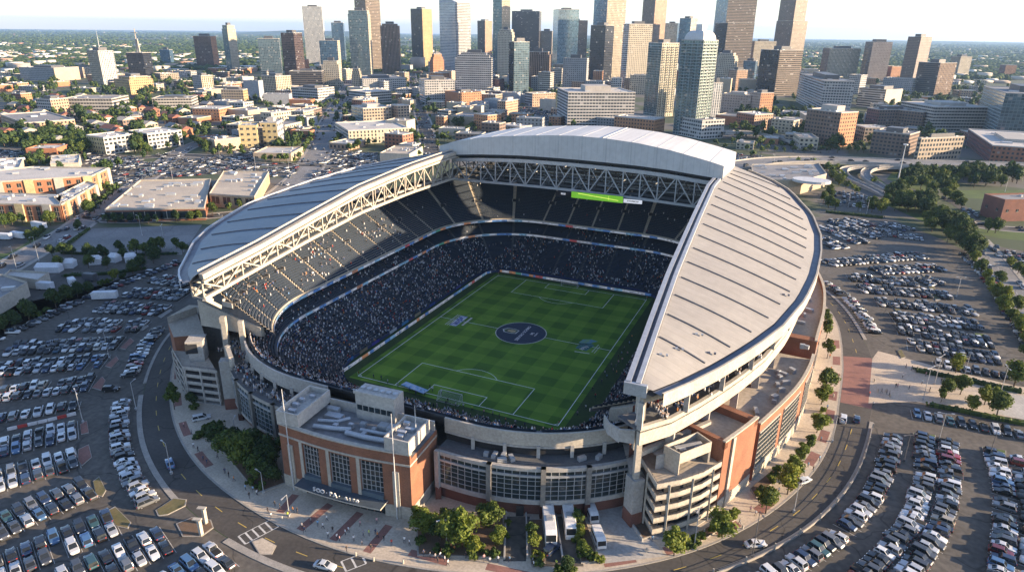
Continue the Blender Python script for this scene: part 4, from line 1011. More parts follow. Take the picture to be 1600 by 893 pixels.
plR = [(61.9, -76.9), (68.3, -86.3), (72.6, -82.6), (76.6, -77.8), (79.6, -72.2), (72, -64.5)]
rr_ = ramp_tower(plR, (2.9, 5.8, 8.75, 11.7, 14.7), 14.7, (.55,), 'open ramp tower with five cream decks', M['cast'], [0, 1, 2, 3])
b = MB(); pb_ = GL([(1034, 728), (1059, 742), (1108, 722), (1086, 706)], 13.7)
t = [(lerp(p[0], sum(q[0] for q in pb_)/4, .08), lerp(p[1], sum(q[1] for q in pb_)/4, .08)) for p in pb_]
for i in range(4): j = (i+1) % 4; b.prism([pb_[i], pb_[j], t[j], t[i]], 13.7 if i != 1 else 16.6, 19.2)
b.poly([(*p, 17.5) for p in t], 0); b.build('stair_head', M['cast'], rr_)
b = MB(); c_ = (sum(q[0] for q in pb_)/4, sum(q[1] for q in pb_)/4); b.beam((c_[0]-2.5, c_[1]-2, 18.2), (c_[0]+2.5, c_[1]+2, 18.5), .9); b.box((c_[0]-1, c_[1]-1.6, 18), (1.6, 1.2, 1), .7); b.box((c_[0]+2, c_[1]+1, 18), (2, 1, .9), .7); b.build('plant_unit', M['hvac'], rr_)
plL = [G2(278, 596), G2(295, 627), G2(348, 634), G2(330, 600)]
zL_ = HT(plL[1], 572); rl_ = ramp_tower(plL, tuple(zL_*k/5 for k in (1, 2, 3, 4, 5)), zL_, (0.04, .5, .96), 'open ramp tower with shaded grey decks', M['concrete'], [0, 1], hb=.8)
b = MB(); q = G2(312, 560, zL_-1); b.box((q[0], q[1], zL_+2.2), (4.2, 4.6, 6.4), .6); b.box((q[0]+.3, q[1]-2.5, zL_+3.4), (3.4, .3, 3.0), .6, 1); b.box((q[0], q[1]-.2, zL_+5.6), (4.8, 5.2, .5), .6); b.build('stair_head', [M['concrete'], M['dark']], rl_)
b = MB(); pw = [G2(274, 566), G2(283, 590), G2(330, 585), G2(318, 548)]; b.prism(pw, 0, zL_+2.5, 0, 1); pw2 = [(p[0]-3, p[1]+6) for p in pw]; b.prism([pw[0], pw[3], (-84, -56), (-96, -60)], 0, zL_+4.6, 2, 1); b.build('brick_wing', [M['brick'], M['roofgrav'], M['concrete']], stad)

# ------------------------------------------------------------------ right hand brick wing with terrace
OW = [(79.7, -71.2), (83.4, -62.4), (86.8, -53.2), (90.8, -41.2), (94.2, -29.3), (96.6, -15), (97.6, -.4), (98.6, 12), (99.2, 25), (98.8, 45), (95.5, 66), (88, 86), (78, 100)]
OWs = [(p.x, p.y) for p in smoothline([(*p, 0) for p in OW], 5)]
IW = offline(OWs, 13.5)
iA = min(range(len(OWs)), key=lambda i: abs(OWs[i][1]+57.5)); iB = min(range(len(OWs)), key=lambda i: abs(OWs[i][1]+8))
def wingblock(i0, i1, zd, zp, end0, end1, lab):
    O, I = OWs[i0:i1+1], IW[i0:i1+1]; b = MB()
    b.prism(O+I[::-1], .1, zd, 0, 1); vwall(b, O, zd, zp, .6, 0)
    if end0: b.prism([O[0], (O[1][0], O[1][1]), I[1], I[0]], zd, zp, 0)
    if end1: b.prism([O[-2], O[-1], I[-1], I[-2]], zd, zp, 0)
    o = b.build('brick_wing', [M['brick'], M['roofgrav']], stad); o['label'] = lab
    t = MB(); vwall(t, offline(O, -.12), zp, zp+.35, .85); vwall(t, offline(O, -.12), .1, 3.2, .12); t.build('stone_trim', M['cast'], o); return o
w1 = wingblock(0, iA, 17.2, 19.0, True, True, 'tall brick end tower of the wing'); w2 = wingblock(iA+1, iB, 14.6, 16.2, False, False, 'brick terrace wing with glazed bays'); w3 = wingblock(iB+1, len(OWs)-1, 17.6, 19.2, True, False, 'far brick wing')
def baywin(o, i0, f0, f1, z0, z1, nz):
    O = offline(OWs, -.06); p, q = Vector(O[i0]), Vector(O[i0+1])
    a = p.lerp(q, f0); c = p.lerp(q, f1); g = MB(); g.poly([(*a, z0), (*c, z0), (*c, z1), (*a, z1)]); wo = g.build('window', M['glassdk'], o)
    f = MB(); d = (q-p).normalized(); n = Vector((d.y, -d.x))*.06
    nx = max(1, round((c-a).length/1.3))
    for k in range(nx+1): e = a.lerp(c, k/nx)+n; f.beam((*e, z0), (*e, z1), .14)
    for k in range(nz+1): z = lerp(z0, z1, k/nz); f.beam((*(a+n), z), (*(c+n), z), .14 if k not in (0, nz) else .35)
    f.build('window_frame', M['cast'], wo)
for (ya, yb) in ((-55.5, -44.5), (-41.5, -30), (-26.5, -12)):
    for i in range(iA+1, iB):
        if ya <= OWs[i][1] and OWs[i+1][1] <= yb+1.5: baywin(w2, i, 0, 1, 3.8, 14.0, 7)
for i in range(iB+2, len(OWs)-2):
    if i % 4: baywin(w3, i, 0, 1, 4.6, 13.6, 6)
for i in range(iA+1, iB, 1):
    if i % 2: baywin(w2, i, .25, .75, .3, 3.0, 1)
b = MB(); p, q = Vector(OWs[2]), Vector(OWs[3]); m_ = p.lerp(q, .2); d = (q-p).normalized(); b.box((m_.x+d.y*.2, m_.y-d.x*.2, 9.5), (1.1, .5, 19), math.atan2(d.y, d.x)); b.build('pilaster', M['cast'], w1)
for k in range(26):
    i = rnd.randrange(iA+1, len(OWs)-6); t = rnd.uniform(.2, .75); p, q = OWs[i], IW[i]; zd = 14.6 if i < iB else 17.6
    b = MB(); b.box((lerp(p[0], q[0], t), lerp(p[1], q[1], t), zd+.6), (rnd.uniform(.8, 3.2), rnd.uniform(.7, 1.3), rnd.uniform(.6, 1.5)), rnd.random()*3); b.build('plant_unit', M['hvac'], w2 if i < iB else w3)
# floor of the open suite concourse behind the terrace
b = MB(); b.poly([(62, -84, 13.6), (70, -66, 13.6), (80, -45, 13.9), (84, -20, 14), (86, 20, 14), (60, 20, 14), (56, -70, 13.6)]); b.build('concourse_floor', M['roofgrav'], stad)
b = MB(); P = [(60, -78), (66, -62), (72, -42), (76, -16), (78, 20)]; b.ribbon([(*p, 12) for p in P], [(*p, 27) for p in P], flip=False); b.build('back_wall', M['brickdk'], stad)
for k in range(24):
    b = MB(); x, y = rnd.uniform(64, 74), rnd.uniform(-72, -20); b.box((x, y, 14.6), (rnd.uniform(.8, 3), 1, rnd.uniform(.8, 2)), rnd.random()*3); b.build('plant_unit', M['hvac'] if k % 2 else M['cast'], stad)
b = MB(); b.beam((63, -80.4, 17.2), (75, -62, 17.6), 1.0, 1.2); b.beam((63, -81, 21.5), (76, -60, 22), .7, .9); b.build('girder', M['cast'], stad)
b = MB(); P = [(66.5, -80, 0), (70, -76, 0), (74, -72.5, 0)]; b.ribbon([(p[0], p[1], 13) for p in P], [(p[0], p[1], 17.3) for p in P]); b.ribbon([(p[0], p[1], 17.3) for p in P], [(p[0]-4, p[1]+5, 15.5) for p in P]); b.build('stair_roof', M['concrete'], stad)
# banners and wall at the foot of the stands
b = MB(); P = [spt(s, 8.4) for s in STA]+[spt(STA[0], 8.4)]; b.ribbon([(*p, .1) for p in P], [(*p, 1.25) for p in P], flip=True); b.build('pitch_wall', simple('blue_padding', (.04, .06, .14), (.03, .04, .09), scale=.3), stad)
bc = [(.07, .2, .42), (.32, .24, .14), (.08, .07, .3), (.6, .6, .6), (.1, .3, .5), (.4, .32, .2), (.05, .1, .3), (.12, .12, .35)]
for k, y in enumerate((-46, -38, -31, -20, -12, -3, 8, 30)):
    b = MB(); b.box((-42.25, y, .95), (.08, 4.4, 1.15)); b.build('banner', simple('banner_cloth', bc[k], scale=1), stad)
b = MB(); b.box((-46.5, -56.5, 3.9), (7, .1, 2.0), -.45); b.build('banner', simple('blue_banner', (.1, .28, .5), (.15, .4, .6), scale=.4), stad)
b = MB(); b.box((-36, 62.6, 2.2), (6, .1, 2.0), .5); b.build('banner', simple('blue_banner', (.08, .2, .5), scale=.4), stad)

# ------------------------------------------------------------------ the crowd in the stands
mc = island('crowd_clothes', [(0, (.05, .055, .075)), (.2, (.02, .021, .026)), (.34, (.62, .62, .62)), (.54, (.4, .4, .42)), (.66, (.2, .17, .16)), (.72, (.05, .08, .18)), (.8, (.33, .05, .04)), (.85, (.2, .2, .21)), (.93, (.14, .25, .42)), (.96, (.5, .2, .06)), (.98, (.55, .5, .4))], .9)
mh_ = island('crowd_heads', [(0, (.42, .33, .28)), (.42, (.03, .022, .018)), (.6, (.12, .07, .045)), (.75, (.45, .3, .22)), (.9, (.5, .5, .5))], .8)
pb = MB(); pb.box((0, 0, .38), (.44, .3, .62), 0, 0, .8); pb.box((0, 0, .84), (.2, .22, .25), 0, 1); po = pb.build('sitter', [mc, mh_]); pme = po.data; bpy.data.objects.remove(po)
xf = []
def dens(t, x, y, fr):
    nz = math.sin(x*.21+1)*math.sin(y*.17+2)*.5+.5
    if t.startswith('short'): return .86
    if t.startswith('lower'):
        if y < -50: return .86
        if x < -30 and y < 50: return .8+.1*nz
        if y > 50: return .55 if nz > .35 else .06
        return .7
    if t.startswith('middle'):
        if x < -30 and y < 40: return .3*nz+.06
        if y > 50 and -5 < x < 30: return .2
        return .02
    if x < -40 and y < 30: return (.3*nz if .05 < fr < .6 else .03) if y > -62 else .03
    return .012
for (t, p, q, z, fr, u) in SEATS:
    L = math.hypot(q[0]-p[0], q[1]-p[1]); n = int(L/.62)
    if p[0] > 48 and p[1] > -35 and p[1] < 50: continue
    hs = math.sin(int(u*36)*12.9898+len(t)*4.1)*43758.5; hs -= math.floor(hs); dn = dens(t, p[0], p[1], fr)*(.42+.4*hs)
    for k in range(n):
        if rnd.random() < dn:
            f = (k+.5)/n; xf.append((0, lerp(p[0], q[0], f)+rnd.uniform(-.1, .1), lerp(p[1], q[1], f)+rnd.uniform(-.1, .1), z-.05+rnd.uniform(0, .12), rnd.uniform(-.4, .4)+math.atan2(q[1]-p[1], q[0]-p[0]), 1, 1))
# people packed on terraces and behind the near goal line
for k in range(900):
    if k < 140: x = rnd.uniform(-30, 34); y = -59.2+rnd.uniform(-.8, .8)-.6*abs(x)/30; z = .2
    elif k < 240: a = rnd.uniform(231, 268); d = rnd.uniform(36.5, 40.4); x, y = cor(-1, a, d); z = 12.8
    elif k < 810: i = rnd.randrange(1, 16); q_ = rnd.uniform(1, 6.8); x, y = lerp(RTs[i][0], IN_[i][0], q_/7.2), lerp(RTs[i][1], IN_[i][1], q_/7.2)+rnd.uniform(-2, 2); z = RTs[i][2]-10.4+q_*.35
    else: x, y = rnd.uniform(-66, -54), rnd.uniform(-78, -70); z = 13
    xf.append((0, x, y, z+.4, rnd.random()*6, 1, 1.15))
cr = merged('crowd', [pme], xf); tag(cr, 'dense seated crowd of spectators filling the stands', 'crowd', None, 'stuff')
print('crowd', len(xf))
# centre circle carpet, corner logos on the turf
b = MB(); n = 64; b.poly([(9.15*math.cos(2*math.pi*i/n), 9.15*math.sin(2*math.pi*i/n), .19) for i in range(n)])
mnav = simple('navy_carpet', (.03, .042, .07), (.045, .055, .075), scale=.3, rough=.9); cc = b.build('centre_circle_carpet', mnav, None, (0, 0, .19)); tag(cc, 'dark navy round carpet with white rim and gold crest on the centre circle', 'carpet')
b = MB()
for i in range(n):
    a0, a1 = 2*math.pi*i/n, 2*math.pi*(i+1)/n; b.poly([(9.15*math.cos(a0), 9.15*math.sin(a0), .196), (9.45*math.cos(a0), 9.45*math.sin(a0), .196), (9.45*math.cos(a1), 9.45*math.sin(a1), .196), (9.15*math.cos(a1), 9.15*math.sin(a1), .196)])
b.build('rim', M['line'], cc)
UPN = Matrix.Translation((.9, 0, .205))@Matrix.Rotation(R(90), 4, 'Z')
text_mesh('lettering', 'SERVIAO SCHMO', 1.75, M['white'], cc, UPN, .005)
text_mesh('lettering', 'IMJ', 1.5, M['white'], cc, Matrix.Translation((4.0, 1.0, .205))@Matrix.Rotation(R(90), 4, 'Z'), .005); text_mesh('lettering', 'mazers', 1.1, M['white'], cc, Matrix.Translation((5.5, 1.0, .205))@Matrix.Rotation(R(90), 4, 'Z'), .005)
def flat(name, pts, z, m, parent): b = MB(); b.poly([(*p, z) for p in pts]); return b.build(name, m, parent)
mgold = simple('gold_print', (.45, .36, .14), (.3, .3, .12), scale=1.2); mwp = M['line']
cst = [(-7.4, 0), (-6.2, -1.9), (-3.2, -2.1), (-1.4, -1.5), (-1.2, 1.5), (-3.2, 2.1), (-6.2, 1.9)]
flat('crest', cst, .204, mwp, cc); flat('crest', [(lerp(p[0], -4, .16), p[1]*.84) for p in cst], .209, simple('crest_green', (.12, .17, .05), (.03, .04, .05), scale=.9), cc); flat('crest', [(-5.4, -.6), (-3.4, -1.1), (-2.2, -.5), (-2.2, .7), (-3.4, 1.0), (-5.2, .5)], .214, simple('crest_gold', (.5, .3, .14), (.45, .4, .25), scale=.9), cc)
lg = flat('turf_logo', [(-27.3, -5.2), (-24.3, -5.2), (-24.3, 4.6), (-27.3, 4.6)], .186, simple('logo_white', (.58, .6, .62), (.2, .24, .42), scale=.55, lo=.5, hi=.52), None); tag(lg, 'white block lettering logo painted on the turf by the left touchline', 'turf logo')
text_mesh('lettering', 'BNCA', 2.6, simple('logo_navy', (.06, .07, .2)), lg, Matrix.Translation((-25.8, -.3, .192))@Matrix.Rotation(R(90), 4, 'Z'), .004)
b = MB(); stripe(b, (-28.8, -5.6), (-28.8, 5), .3, .19); stripe(b, (-27.9, -5.6), (-27.9, 5), .3, .19); stripe(b, (-22.6, -3.4), (-22.6, 4.4), .8, .19); b.build('stripe', mwp, lg); flat('leaf_mark', [(-25.4, 4.9), (-23.4, 5.2), (-24.6, 7.4), (-25.6, 6)], .19, simple('logo_lime', (.2, .33, .05)), lg)
l2 = flat('turf_logo', [(22.2, -3.4), (26.4, -4.0), (27.6, 1.6), (25, 3), (22.6, 1.4)], .187, simple('logo_teal', (.08, .2, .2), (.03, .06, .05), scale=.5), None); tag(l2, 'green and blue crest with white letters painted on the turf by the right touchline', 'turf logo')
text_mesh('lettering', 'BPN', 2.1, mwp, l2, Matrix.Translation((25, -2.0, .193))@Matrix.Rotation(R(68), 4, 'Z'), .004)
flat('crest', [(21.8, 1.2), (25.6, 2.2), (27.8, 5.2), (25.2, 5.8), (22.4, 4.6)], .191, simple('logo_blue', (.08, .2, .34), (.2, .33, .1), scale=.6), l2)
b = MB(); stripe(b, (28.4, -4), (28.8, 2.6), .28, .19); stripe(b, (29.4, -4.5), (29.6, 1.4), .22, .19); stripe(b, (22.8, -6.0), (28.0, -5.4), .5, .19); b.build('stripe', mwp, l2)

# ------------------------------------------------------------------ goals, boards around the pitch, corner flags
def goal(y, s, lab):
    t = thing('goal', lab, 'goal', (0, y, .17)); b = MB(); w_, h_, d_ = 3.66, 2.44, 2.6*s
    for sx in (-1, 1): b.tube([(sx*w_, y, .17), (sx*w_, y, .17+h_)], .09, 8)
    b.tube([(-w_, y, .17+h_), (w_, y, .17+h_)], .09, 8); b.build('goal_frame', M['white'], t)
    b = MB()
    for sx in (-1, 1): b.beam((sx*w_, y, .17+h_), (sx*w_, y+d_*.45, .17+h_), .06); b.beam((sx*w_, y+d_*.45, .17+h_), (sx*w_, y+d_, .2), .06); b.beam((sx*w_, y, .2), (sx*w_, y+d_, .2), .06)
    b.beam((-w_, y+d_, .2), (w_, y+d_, .2), .06); b.build('back_stay', M['white'], t)
    b = MB()
    for i in range(25):
        x = -w_+i*2*w_/24; b.beam((x, y, .17+h_), (x, y+d_*.45, .17+h_), .022); b.beam((x, y+d_*.45, .17+h_), (x, y+d_, .2), .022)
    for k in range(9):
        q = k/8; yy_, zz_ = lerp(y+d_*.45, y+d_, q), lerp(.17+h_, .2, q); b.beam((-w_, yy_, zz_), (w_, yy_, zz_), .022)
        for sx in (-1, 1): b.beam((sx*w_, y, lerp(.2, 2.5, q)), (sx*w_, lerp(y+d_, y+d_*.45, q), lerp(.2, 2.5, q)), .022)
    b.build('net', simple('net_cord', (.5, .5, .5), scale=2), t)
goal(-52.5, -1, 'white goal with net at the near end of the pitch'); goal(52.5, 1, 'white goal with net at the far end of the pitch')
path = [Vector(p) for p in [(-39.6, -56), (-39.6, 48)]]+[Vector((-34.6+5*math.cos(R(180-15*i)), 52.4+5*math.sin(R(180-15*i)))) for i in range(1, 7)]+[Vector((36, 57.4))]
RB = resample(path, 6.0); nb = len(RB)-1
for k in range(nb):
    p, q = RB[k], RB[k+1]; p = p+(q-p)*.01; q = q-(q-p)*.01; d = (q-p).normalized(); n_ = Vector((d.y, -d.x))
    b = MB(); L = 6; u0 = k*13.7
    F = [(*p, .18), (*q, .18), (*q, 1.12), (*p, 1.12)]; b.poly(F, 0, [(u0, 0), (u0+L, 0), (u0+L, 1), (u0, 1)])
    Kk = [(x-n_.x*.25, y-n_.y*.25, z) for x, y, z in F]; b.poly(Kk[::-1], 1); b.poly([F[3], F[2], Kk[2], Kk[3]], 0, [(u0, .9), (u0+L, .9), (u0+L, 1), (u0, 1)])
    for e in ((0, 3), (2, 1)): b.poly([F[e[0]], F[e[1]], Kk[e[1]], Kk[e[0]]], 1)
    o = b.build('advertising_board', [M['led'], M['darksteel']], None, ((p.x+q.x)/2, (p.y+q.y)/2, .18))
    side = 'left touchline' if k < 17 else 'far end line'
    tag(o, 'lit advertising board, %s from the near left corner along the pitch' % ordn(k+1), 'advertising board', 'advertising boards around the pitch')
for sx, sy, w_ in ((-1, -1, 'near left'), (1, -1, 'near right'), (-1, 1, 'far left'), (1, 1, 'far right')):
    t = thing('corner_flag', 'small corner flag at the %s corner of the pitch' % w_, 'corner flag', (sx*34, sy*52.5, .17)); b = MB(); b.tube([(sx*34, sy*52.5, .17), (sx*34, sy*52.5, 1.7)], .03, 6); b.build('pole', M['white'], t); b = MB(); b.prism([(sx*34, sy*52.5), (sx*34+.45, sy*52.5+.03), (sx*34, sy*52.5+.06)], 1.3, 1.68); b.build('flag', simple('flag_red', (.5, .1, .05)), t)

# ================================================================== cars
CARCOL = [('white', (.56, .56, .55)), ('silver', (.36, .37, .38)), ('black', (.012, .012, .014)), ('dark grey', (.055, .058, .062)), ('grey', (.15, .155, .16)), ('dark blue', (.02, .035, .075)), ('blue', (.06, .13, .24)), ('dark red', (.12, .014, .014)), ('red', (.3, .025, .02)), ('beige', (.35, .3, .22)), ('teal', (.04, .09, .09)), ('pearl white', (.6, .59, .56))]
CW = [13, 12, 23, 18, 11, 10, 5, 3, 1, 2, 2, 3]
SHAPES = dict(  # length, width, belt z, roof z, [greenhouse base x0,x1 ; roof x0,x1], nose z, tail z
    sedan=(4.75, 1.82, .93, 1.44, (-1.75, .95), (-.95, .25), .78, .90), hatchback=(4.15, 1.76, .95, 1.5, (-1.95, .95), (-1.55, .2), .82, .95),
    suv=(4.75, 1.92, 1.05, 1.74, (-2.2, 1.0), (-1.85, .35), .98, 1.05), pickup=(5.6, 1.98, 1.08, 1.82, (-.55, 1.35), (-.4, .65), 1.05, 1.05), minivan=(5.05, 1.96, 1.02, 1.76, (-2.35, 1.45), (-2.1, .55), .9, 1.02))
def car_bodies(k):
    L, W, zb, zr, gb, gr, zn, zt = SHAPES[k]; h = L/2; w = W/2
    st = [(-h, .80, zt*.72), (-h+.12, .92, zt*.96), (-h+.6, .99, zt), (gb[0], 1, zb), (0, 1, zb), (gb[1], 1, zb), (h-.75, .98, (zb+zn)/2+.0), (h-.2, .90, zn*.96), (h, .74, zn*.66)]
    b = MB(); V = []; F = []
    for (x, f, z) in st:
        q = w*f; V += [(x, -q*.9, .24), (x, -q, .5), (x, -q*.97, z-.06), (x, -q*.78, z), (x, q*.78, z), (x, q*.97, z-.06), (x, q, .5), (x, q*.9, .24)]
    for i in range(len(st)-1):
        for j in range(8):
            F.append((i*8+j, (i+1)*8+j, (i+1)*8+(j+1) % 8, i*8+(j+1) % 8))
    F.append(tuple(range(8))); F.append(tuple(8*(len(st)-1)+j for j in range(8))[::-1]); b.mesh(V, F)
    a, c = gr; q = w*.76
    rv = [(a, -q, zr-.04), (c, -q, zr-.04), (c, q, zr-.04), (a, q, zr-.04), (a+.12, -q*.85, zr), (c-.12, -q*.85, zr), (c-.12, q*.85, zr), (a+.12, q*.85, zr)]
    b.mesh(rv, [(4, 5, 6, 7), (0, 1, 5, 4), (1, 2, 6, 5), (2, 3, 7, 6), (3, 0, 4, 7)])
    for sy in (-1, 1):   # pillars
        for (xa, xb) in ((gb[0]+.05, a+.02), (gb[1]-.05, c-.02), ((gb[0]+gb[1])/2-.2, (a+c)/2-.1)): b.beam((xa, sy*w*.86, zb-.03), (xb, sy*q*1.0, zr-.05), .09)
    if k == 'pickup': 
        pass
    g = MB(); B4 = [(gb[0], -w*.85, zb-.04), (gb[1], -w*.85, zb-.04), (gb[1], w*.85, zb-.04), (gb[0], w*.85, zb-.04)]; T4 = [(a, -q*.985, zr-.05), (c, -q*.985, zr-.05), (c, q*.985, zr-.05), (a, q*.985, zr-.05)]
    g.mesh(B4+T4, [(0, 1, 5, 4), (1, 2, 6, 5), (2, 3, 7, 6), (3, 0, 4, 7)])
    bed = None
    if k == 'pickup':
        bed = MB(); bed.box((-1.65, 0, zb+.012), (2.0, 1.5, .03))
    return b, g, bed
def wheel_mb(x, y, r=.33):
    b = MB(); b.tube([(x, y-.11, r), (x, y+.11, r)], r, 12); return b
CARP = {}; CARLOD = []
for k in SHAPES:
    root = thing('parked_car', 'x', 'car'); b, g, bed = car_bodies(k); L, W = SHAPES[k][:2]
    bo = b.build('body', M['paint'], root); bo.data.polygons.foreach_set('use_smooth', [False]*len(bo.data.polygons)); g.build('windows', M['carglass'], root)
    if bed: bed.build('load_bed', M['tyre'], root)
    wx = L*.31
    for sx in (-1, 1):
        for sy in (-1, 1):
            wo = wheel_mb(sx*wx, sy*(W/2-.1)).build('wheel', M['tyre'], root); r = MB(); r.tube([(sx*wx, sy*(W/2+.005), .33), (sx*wx, sy*(W/2+.025), .33)], .2, 10); r.build('rim', M['rim'], wo)
    for sy in (-1, 1):
        h = MB(); h.box((L/2-.1, sy*W*.33, SHAPES[k][6]*.8), (.16, .32, .15)); h.build('headlight', M['lampglass'], root)
        h = MB(); h.box((-L/2+.06, sy*W*.36, SHAPES[k][7]*.82), (.1, .26, .16)); h.build('tail_light', M['taillight'], root)
    CARP[k] = root
    lb, lg_, _ = car_bodies(k); lb.m = [0]*len(lb.f); n0 = len(lb.v)
    lb.mesh(lg_.v, lg_.f, 1); lb.box((0, 0, .2), (L*.86, W*.9, .34), 0, 2)
    o = lb.build('car_lod', [M['carstuff'], M['carglass'], M['tyre']]); CARLOD.append(o.data); bpy.data.objects.remove(o)
KN = list(SHAPES); KW = [34, 9, 37, 9, 11]
def W2(p): return Vector(G2(*p))
CARS = []; STALL = MB()
def row(name, pts, dbl=True, ext0=0.0, ext1=0.0, sp=2.62, fill=.96, off=2.75, world=False, lines=True, flipn=False, ends=('ring road', ''), angle=0.0):
    P = [Vector(p) for p in pts] if world else [W2(p) for p in pts]
    if ext0: P[0] = P[0]-(P[1]-P[0]).normalized()*ext0
    if ext1: P[-1] = P[-1]+(P[-1]-P[-2]).normalized()*ext1
    if len(P) > 2: P = [Vector((q.x, q.y)) for q in smoothline([(*q, 0) for q in P], 6)]
    Q = resample(P, sp); n = len(Q)
    for side in ((-1, 1) if dbl else (1,)):
        cnt = 0
        for i in range(n-1):
            p = (Q[i]+Q[i+1])/2; d = (Q[i+1]-Q[i]).normalized(); nn = Vector((-d.y, d.x))*(-1 if flipn else 1)
            if lines:
                a = Q[i]+nn*side*(.1 if dbl else -2.6); c = Q[i]+nn*side*(5.3 if dbl else 2.7); stripe(STALL, a, c, .12, .013)
            cnt += 1
            if rnd.random() > fill: continue
            c = p+nn*side*(off if dbl else 0)+Vector((rnd.uniform(-.12, .12), rnd.uniform(-.12, .12)))+nn*rnd.uniform(-.3, .3)
            CARS.append(dict(x=c.x, y=c.y, a=math.atan2(nn.y, nn.x)+angle+(math.pi if rnd.random() < .5 else 0)+rnd.uniform(-.035, .035), row=name, side=side, dbl=dbl, i=cnt))
LEFTROWS = [('R12', [(181, 816), (8, 886)], 0, 26), ('R11', [(142, 762), (0, 824)], 0, 36), ('R10', [(122, 715), (0, 753)], 0, 36), ('R9', [(122, 671), (3, 701)], 0, 36), ('R7', [(145, 599), (0, 617)], 0, 30), ('R6', [(165, 565), (0, 578)], 0, 20),
            ('R5', [(189, 536), (36, 546)], 0, 6), ('R4', [(226, 511), (91, 510)], 0, 0), ('R3', [(260, 486), (147, 481)], 0, 0), ('R2', [(290, 463), (193, 458)], 0, 0), ('R1', [(300, 445), (236, 435)], 0, 0)]
for i, (n, p, e0, e1) in enumerate(LEFTROWS): row('L%d' % (i+2), p, True, e0, e1, sp=2.5)
row('L1', [(262, 842), (150, 893)], True, 0, 30, sp=2.5); row('L0', [(352, 866), (300, 898)], True, 0, 20, sp=2.5)
row('L8b', [(125, 633), (0, 655)], False, 0, 34, sp=2.9, flipn=False)
arcp = lambda tab, dr, a0, a1, st: arc(tab, dr, a0, a1, st)
row('LA', arc(OUT, 5.6, -132.5, -107.5, 2), False, world=True, sp=2.55); row('LB', arc(OUT, 5.4, -156, -138.5, 2), False, world=True, sp=2.55)
row('LD', [(-60, 556), (46, 509), (160, 457), (288, 408)], False, sp=2.9, fill=.86, angle=.3)
row('RS', arc(OUT, 6.2, -50, -8, 2), False, world=True, sp=2.45)
row('S3', [(1461, 686), (1464, 751), (1451, 803), (1427, 849), (1387, 893)], True, 0, 25, sp=2.3)
row('S4', [(1571, 711), (1586, 767), (1592, 816), (1589, 883)], True, 0, 25, sp=2.3)
row('S1', [(1424, 647), (1598, 681)], False, 0, 12, sp=2.75)
row('RR', arc(OUT, 5.4, 25, 47, 2), False, world=True, sp=2.6, fill=.9)
for n, p in (('Q5', [(1285, 413), (1441, 400)]), ('Q6', [(1365, 425), (1473, 419)]), ('Q7', [(1325, 434), (1431, 443)]), ('Q7b', [(1437, 435), (1469, 447)]), ('Q8', [(1342, 452), (1492, 464)]), ('Q9', [(1369, 472), (1522, 488)]), ('Q10', [(1393, 496), (1536, 510)]),
             ('Q11', [(1401, 514), (1562, 540)]), ('Q12', [(1417, 538), (1572, 565)])): row(n, p, True, sp=2.55, fill=.93, angle=.25)
row('Q13', [(1458, 569), (1590, 592)], False, sp=2.7)
row('RD', [(1504, 398), (1545, 440), (1582, 501), (1612, 548)], False, sp=2.7, fill=.92)
for n, p in (('Q1', [(1323, 343), (1385, 363)]), ('Q2', [(1300, 345), (1380, 374)]), ('Q3', [(1286, 355), (1350, 382)]), ('Q4', [(1376, 351), (1432, 363)]), ('Q4b', [(1385, 366), (1452, 375)]), ('Q0', [(1281, 372), (1316, 390)])): row(n, p, True, sp=2.6, fill=.9, angle=.3)
# city car parks and kerbside cars
for pl in CITYLOTS:
    xs_, ys_ = [p[0] for p in pl], [p[1] for p in pl]; cx, cy = sum(xs_)/len(xs_), sum(ys_)/len(ys_); y = min(ys_)
    while y < max(ys_):
        x = min(xs_); 
        while x < max(xs_):
            if inpoly((x, y), pl) and rnd.random() < .45: CARS.append(dict(x=x, y=y+rnd.uniform(-.3, .3), a=R(90)+(math.pi if rnd.random() < .5 else 0), row='city', side=1, dbl=False, i=0))
            x += 2.8
        y += 5.4 if (int(y/5) % 3) else 8.5
for k, (L, wd) in STL.items():
    for sgn in (-1, 1):
        Q = resample([Vector(p) for p in offline(L, sgn*(wd/2-1.4))], 6.4); Q2 = resample([Vector(p) for p in offline(L, sgn*wd*.2)], 31)
        for Z_, pr in ((Q, .3), (Q2, .55)):
            for p, q in zip(Z_[:-1], Z_[1:]):
                if rnd.random() < pr: d = q-p; CARS.append(dict(x=p.x, y=p.y, a=math.atan2(d.y, d.x)+(math.pi if sgn > 0 else 0), row='street', side=1, dbl=False, i=0))
struct('parking_line', STALL, M['line'])
# moving cars on the ring road and odd ones
ODD = [((508, 886), .15, 'sedan', 'white', 'white sedan driving on the ring road below the brick entrance block'), ((1180, 852), .55, 'sedan', 'white', 'white sedan driving on the right ring road beside the lamp post'),
       ((1317, 656), 1.5, 'suv', 'white', 'white car driving towards the brick surfaced crossing'), ((1338, 657), 1.5, 'hatchback', 'dark blue', 'dark blue hatchback driving beside the white car near the crossing'),
       ((266, 726), 2.6, 'sedan', 'blue', 'pale blue sedan alone on the shaded left ring road'), ((174, 610), .5, 'suv', 'black', 'black suv crossing the shaded entrance of the left car park'), ((862, 860), 1.25, 'suv', 'dark blue', 'dark blue car parked right behind the longer white coach'),
       ((315, 655), .9, 'minivan', 'white', 'white van parked by the shaded ramp tower garden'), ((1256, 753), .9, 'hatchback', 'white', 'white car parked on the pavement by street trees')]
for (px, a, k, cn_, lab) in ODD:
    p = W2(px); o = copy_thing(CARP[k], (p.x, p.y, .02), a, lab, 'cars driving and standing around the stadium', c4(dict(CARCOL)[cn_])); o['category'] = 'car'; o.name = 'car'
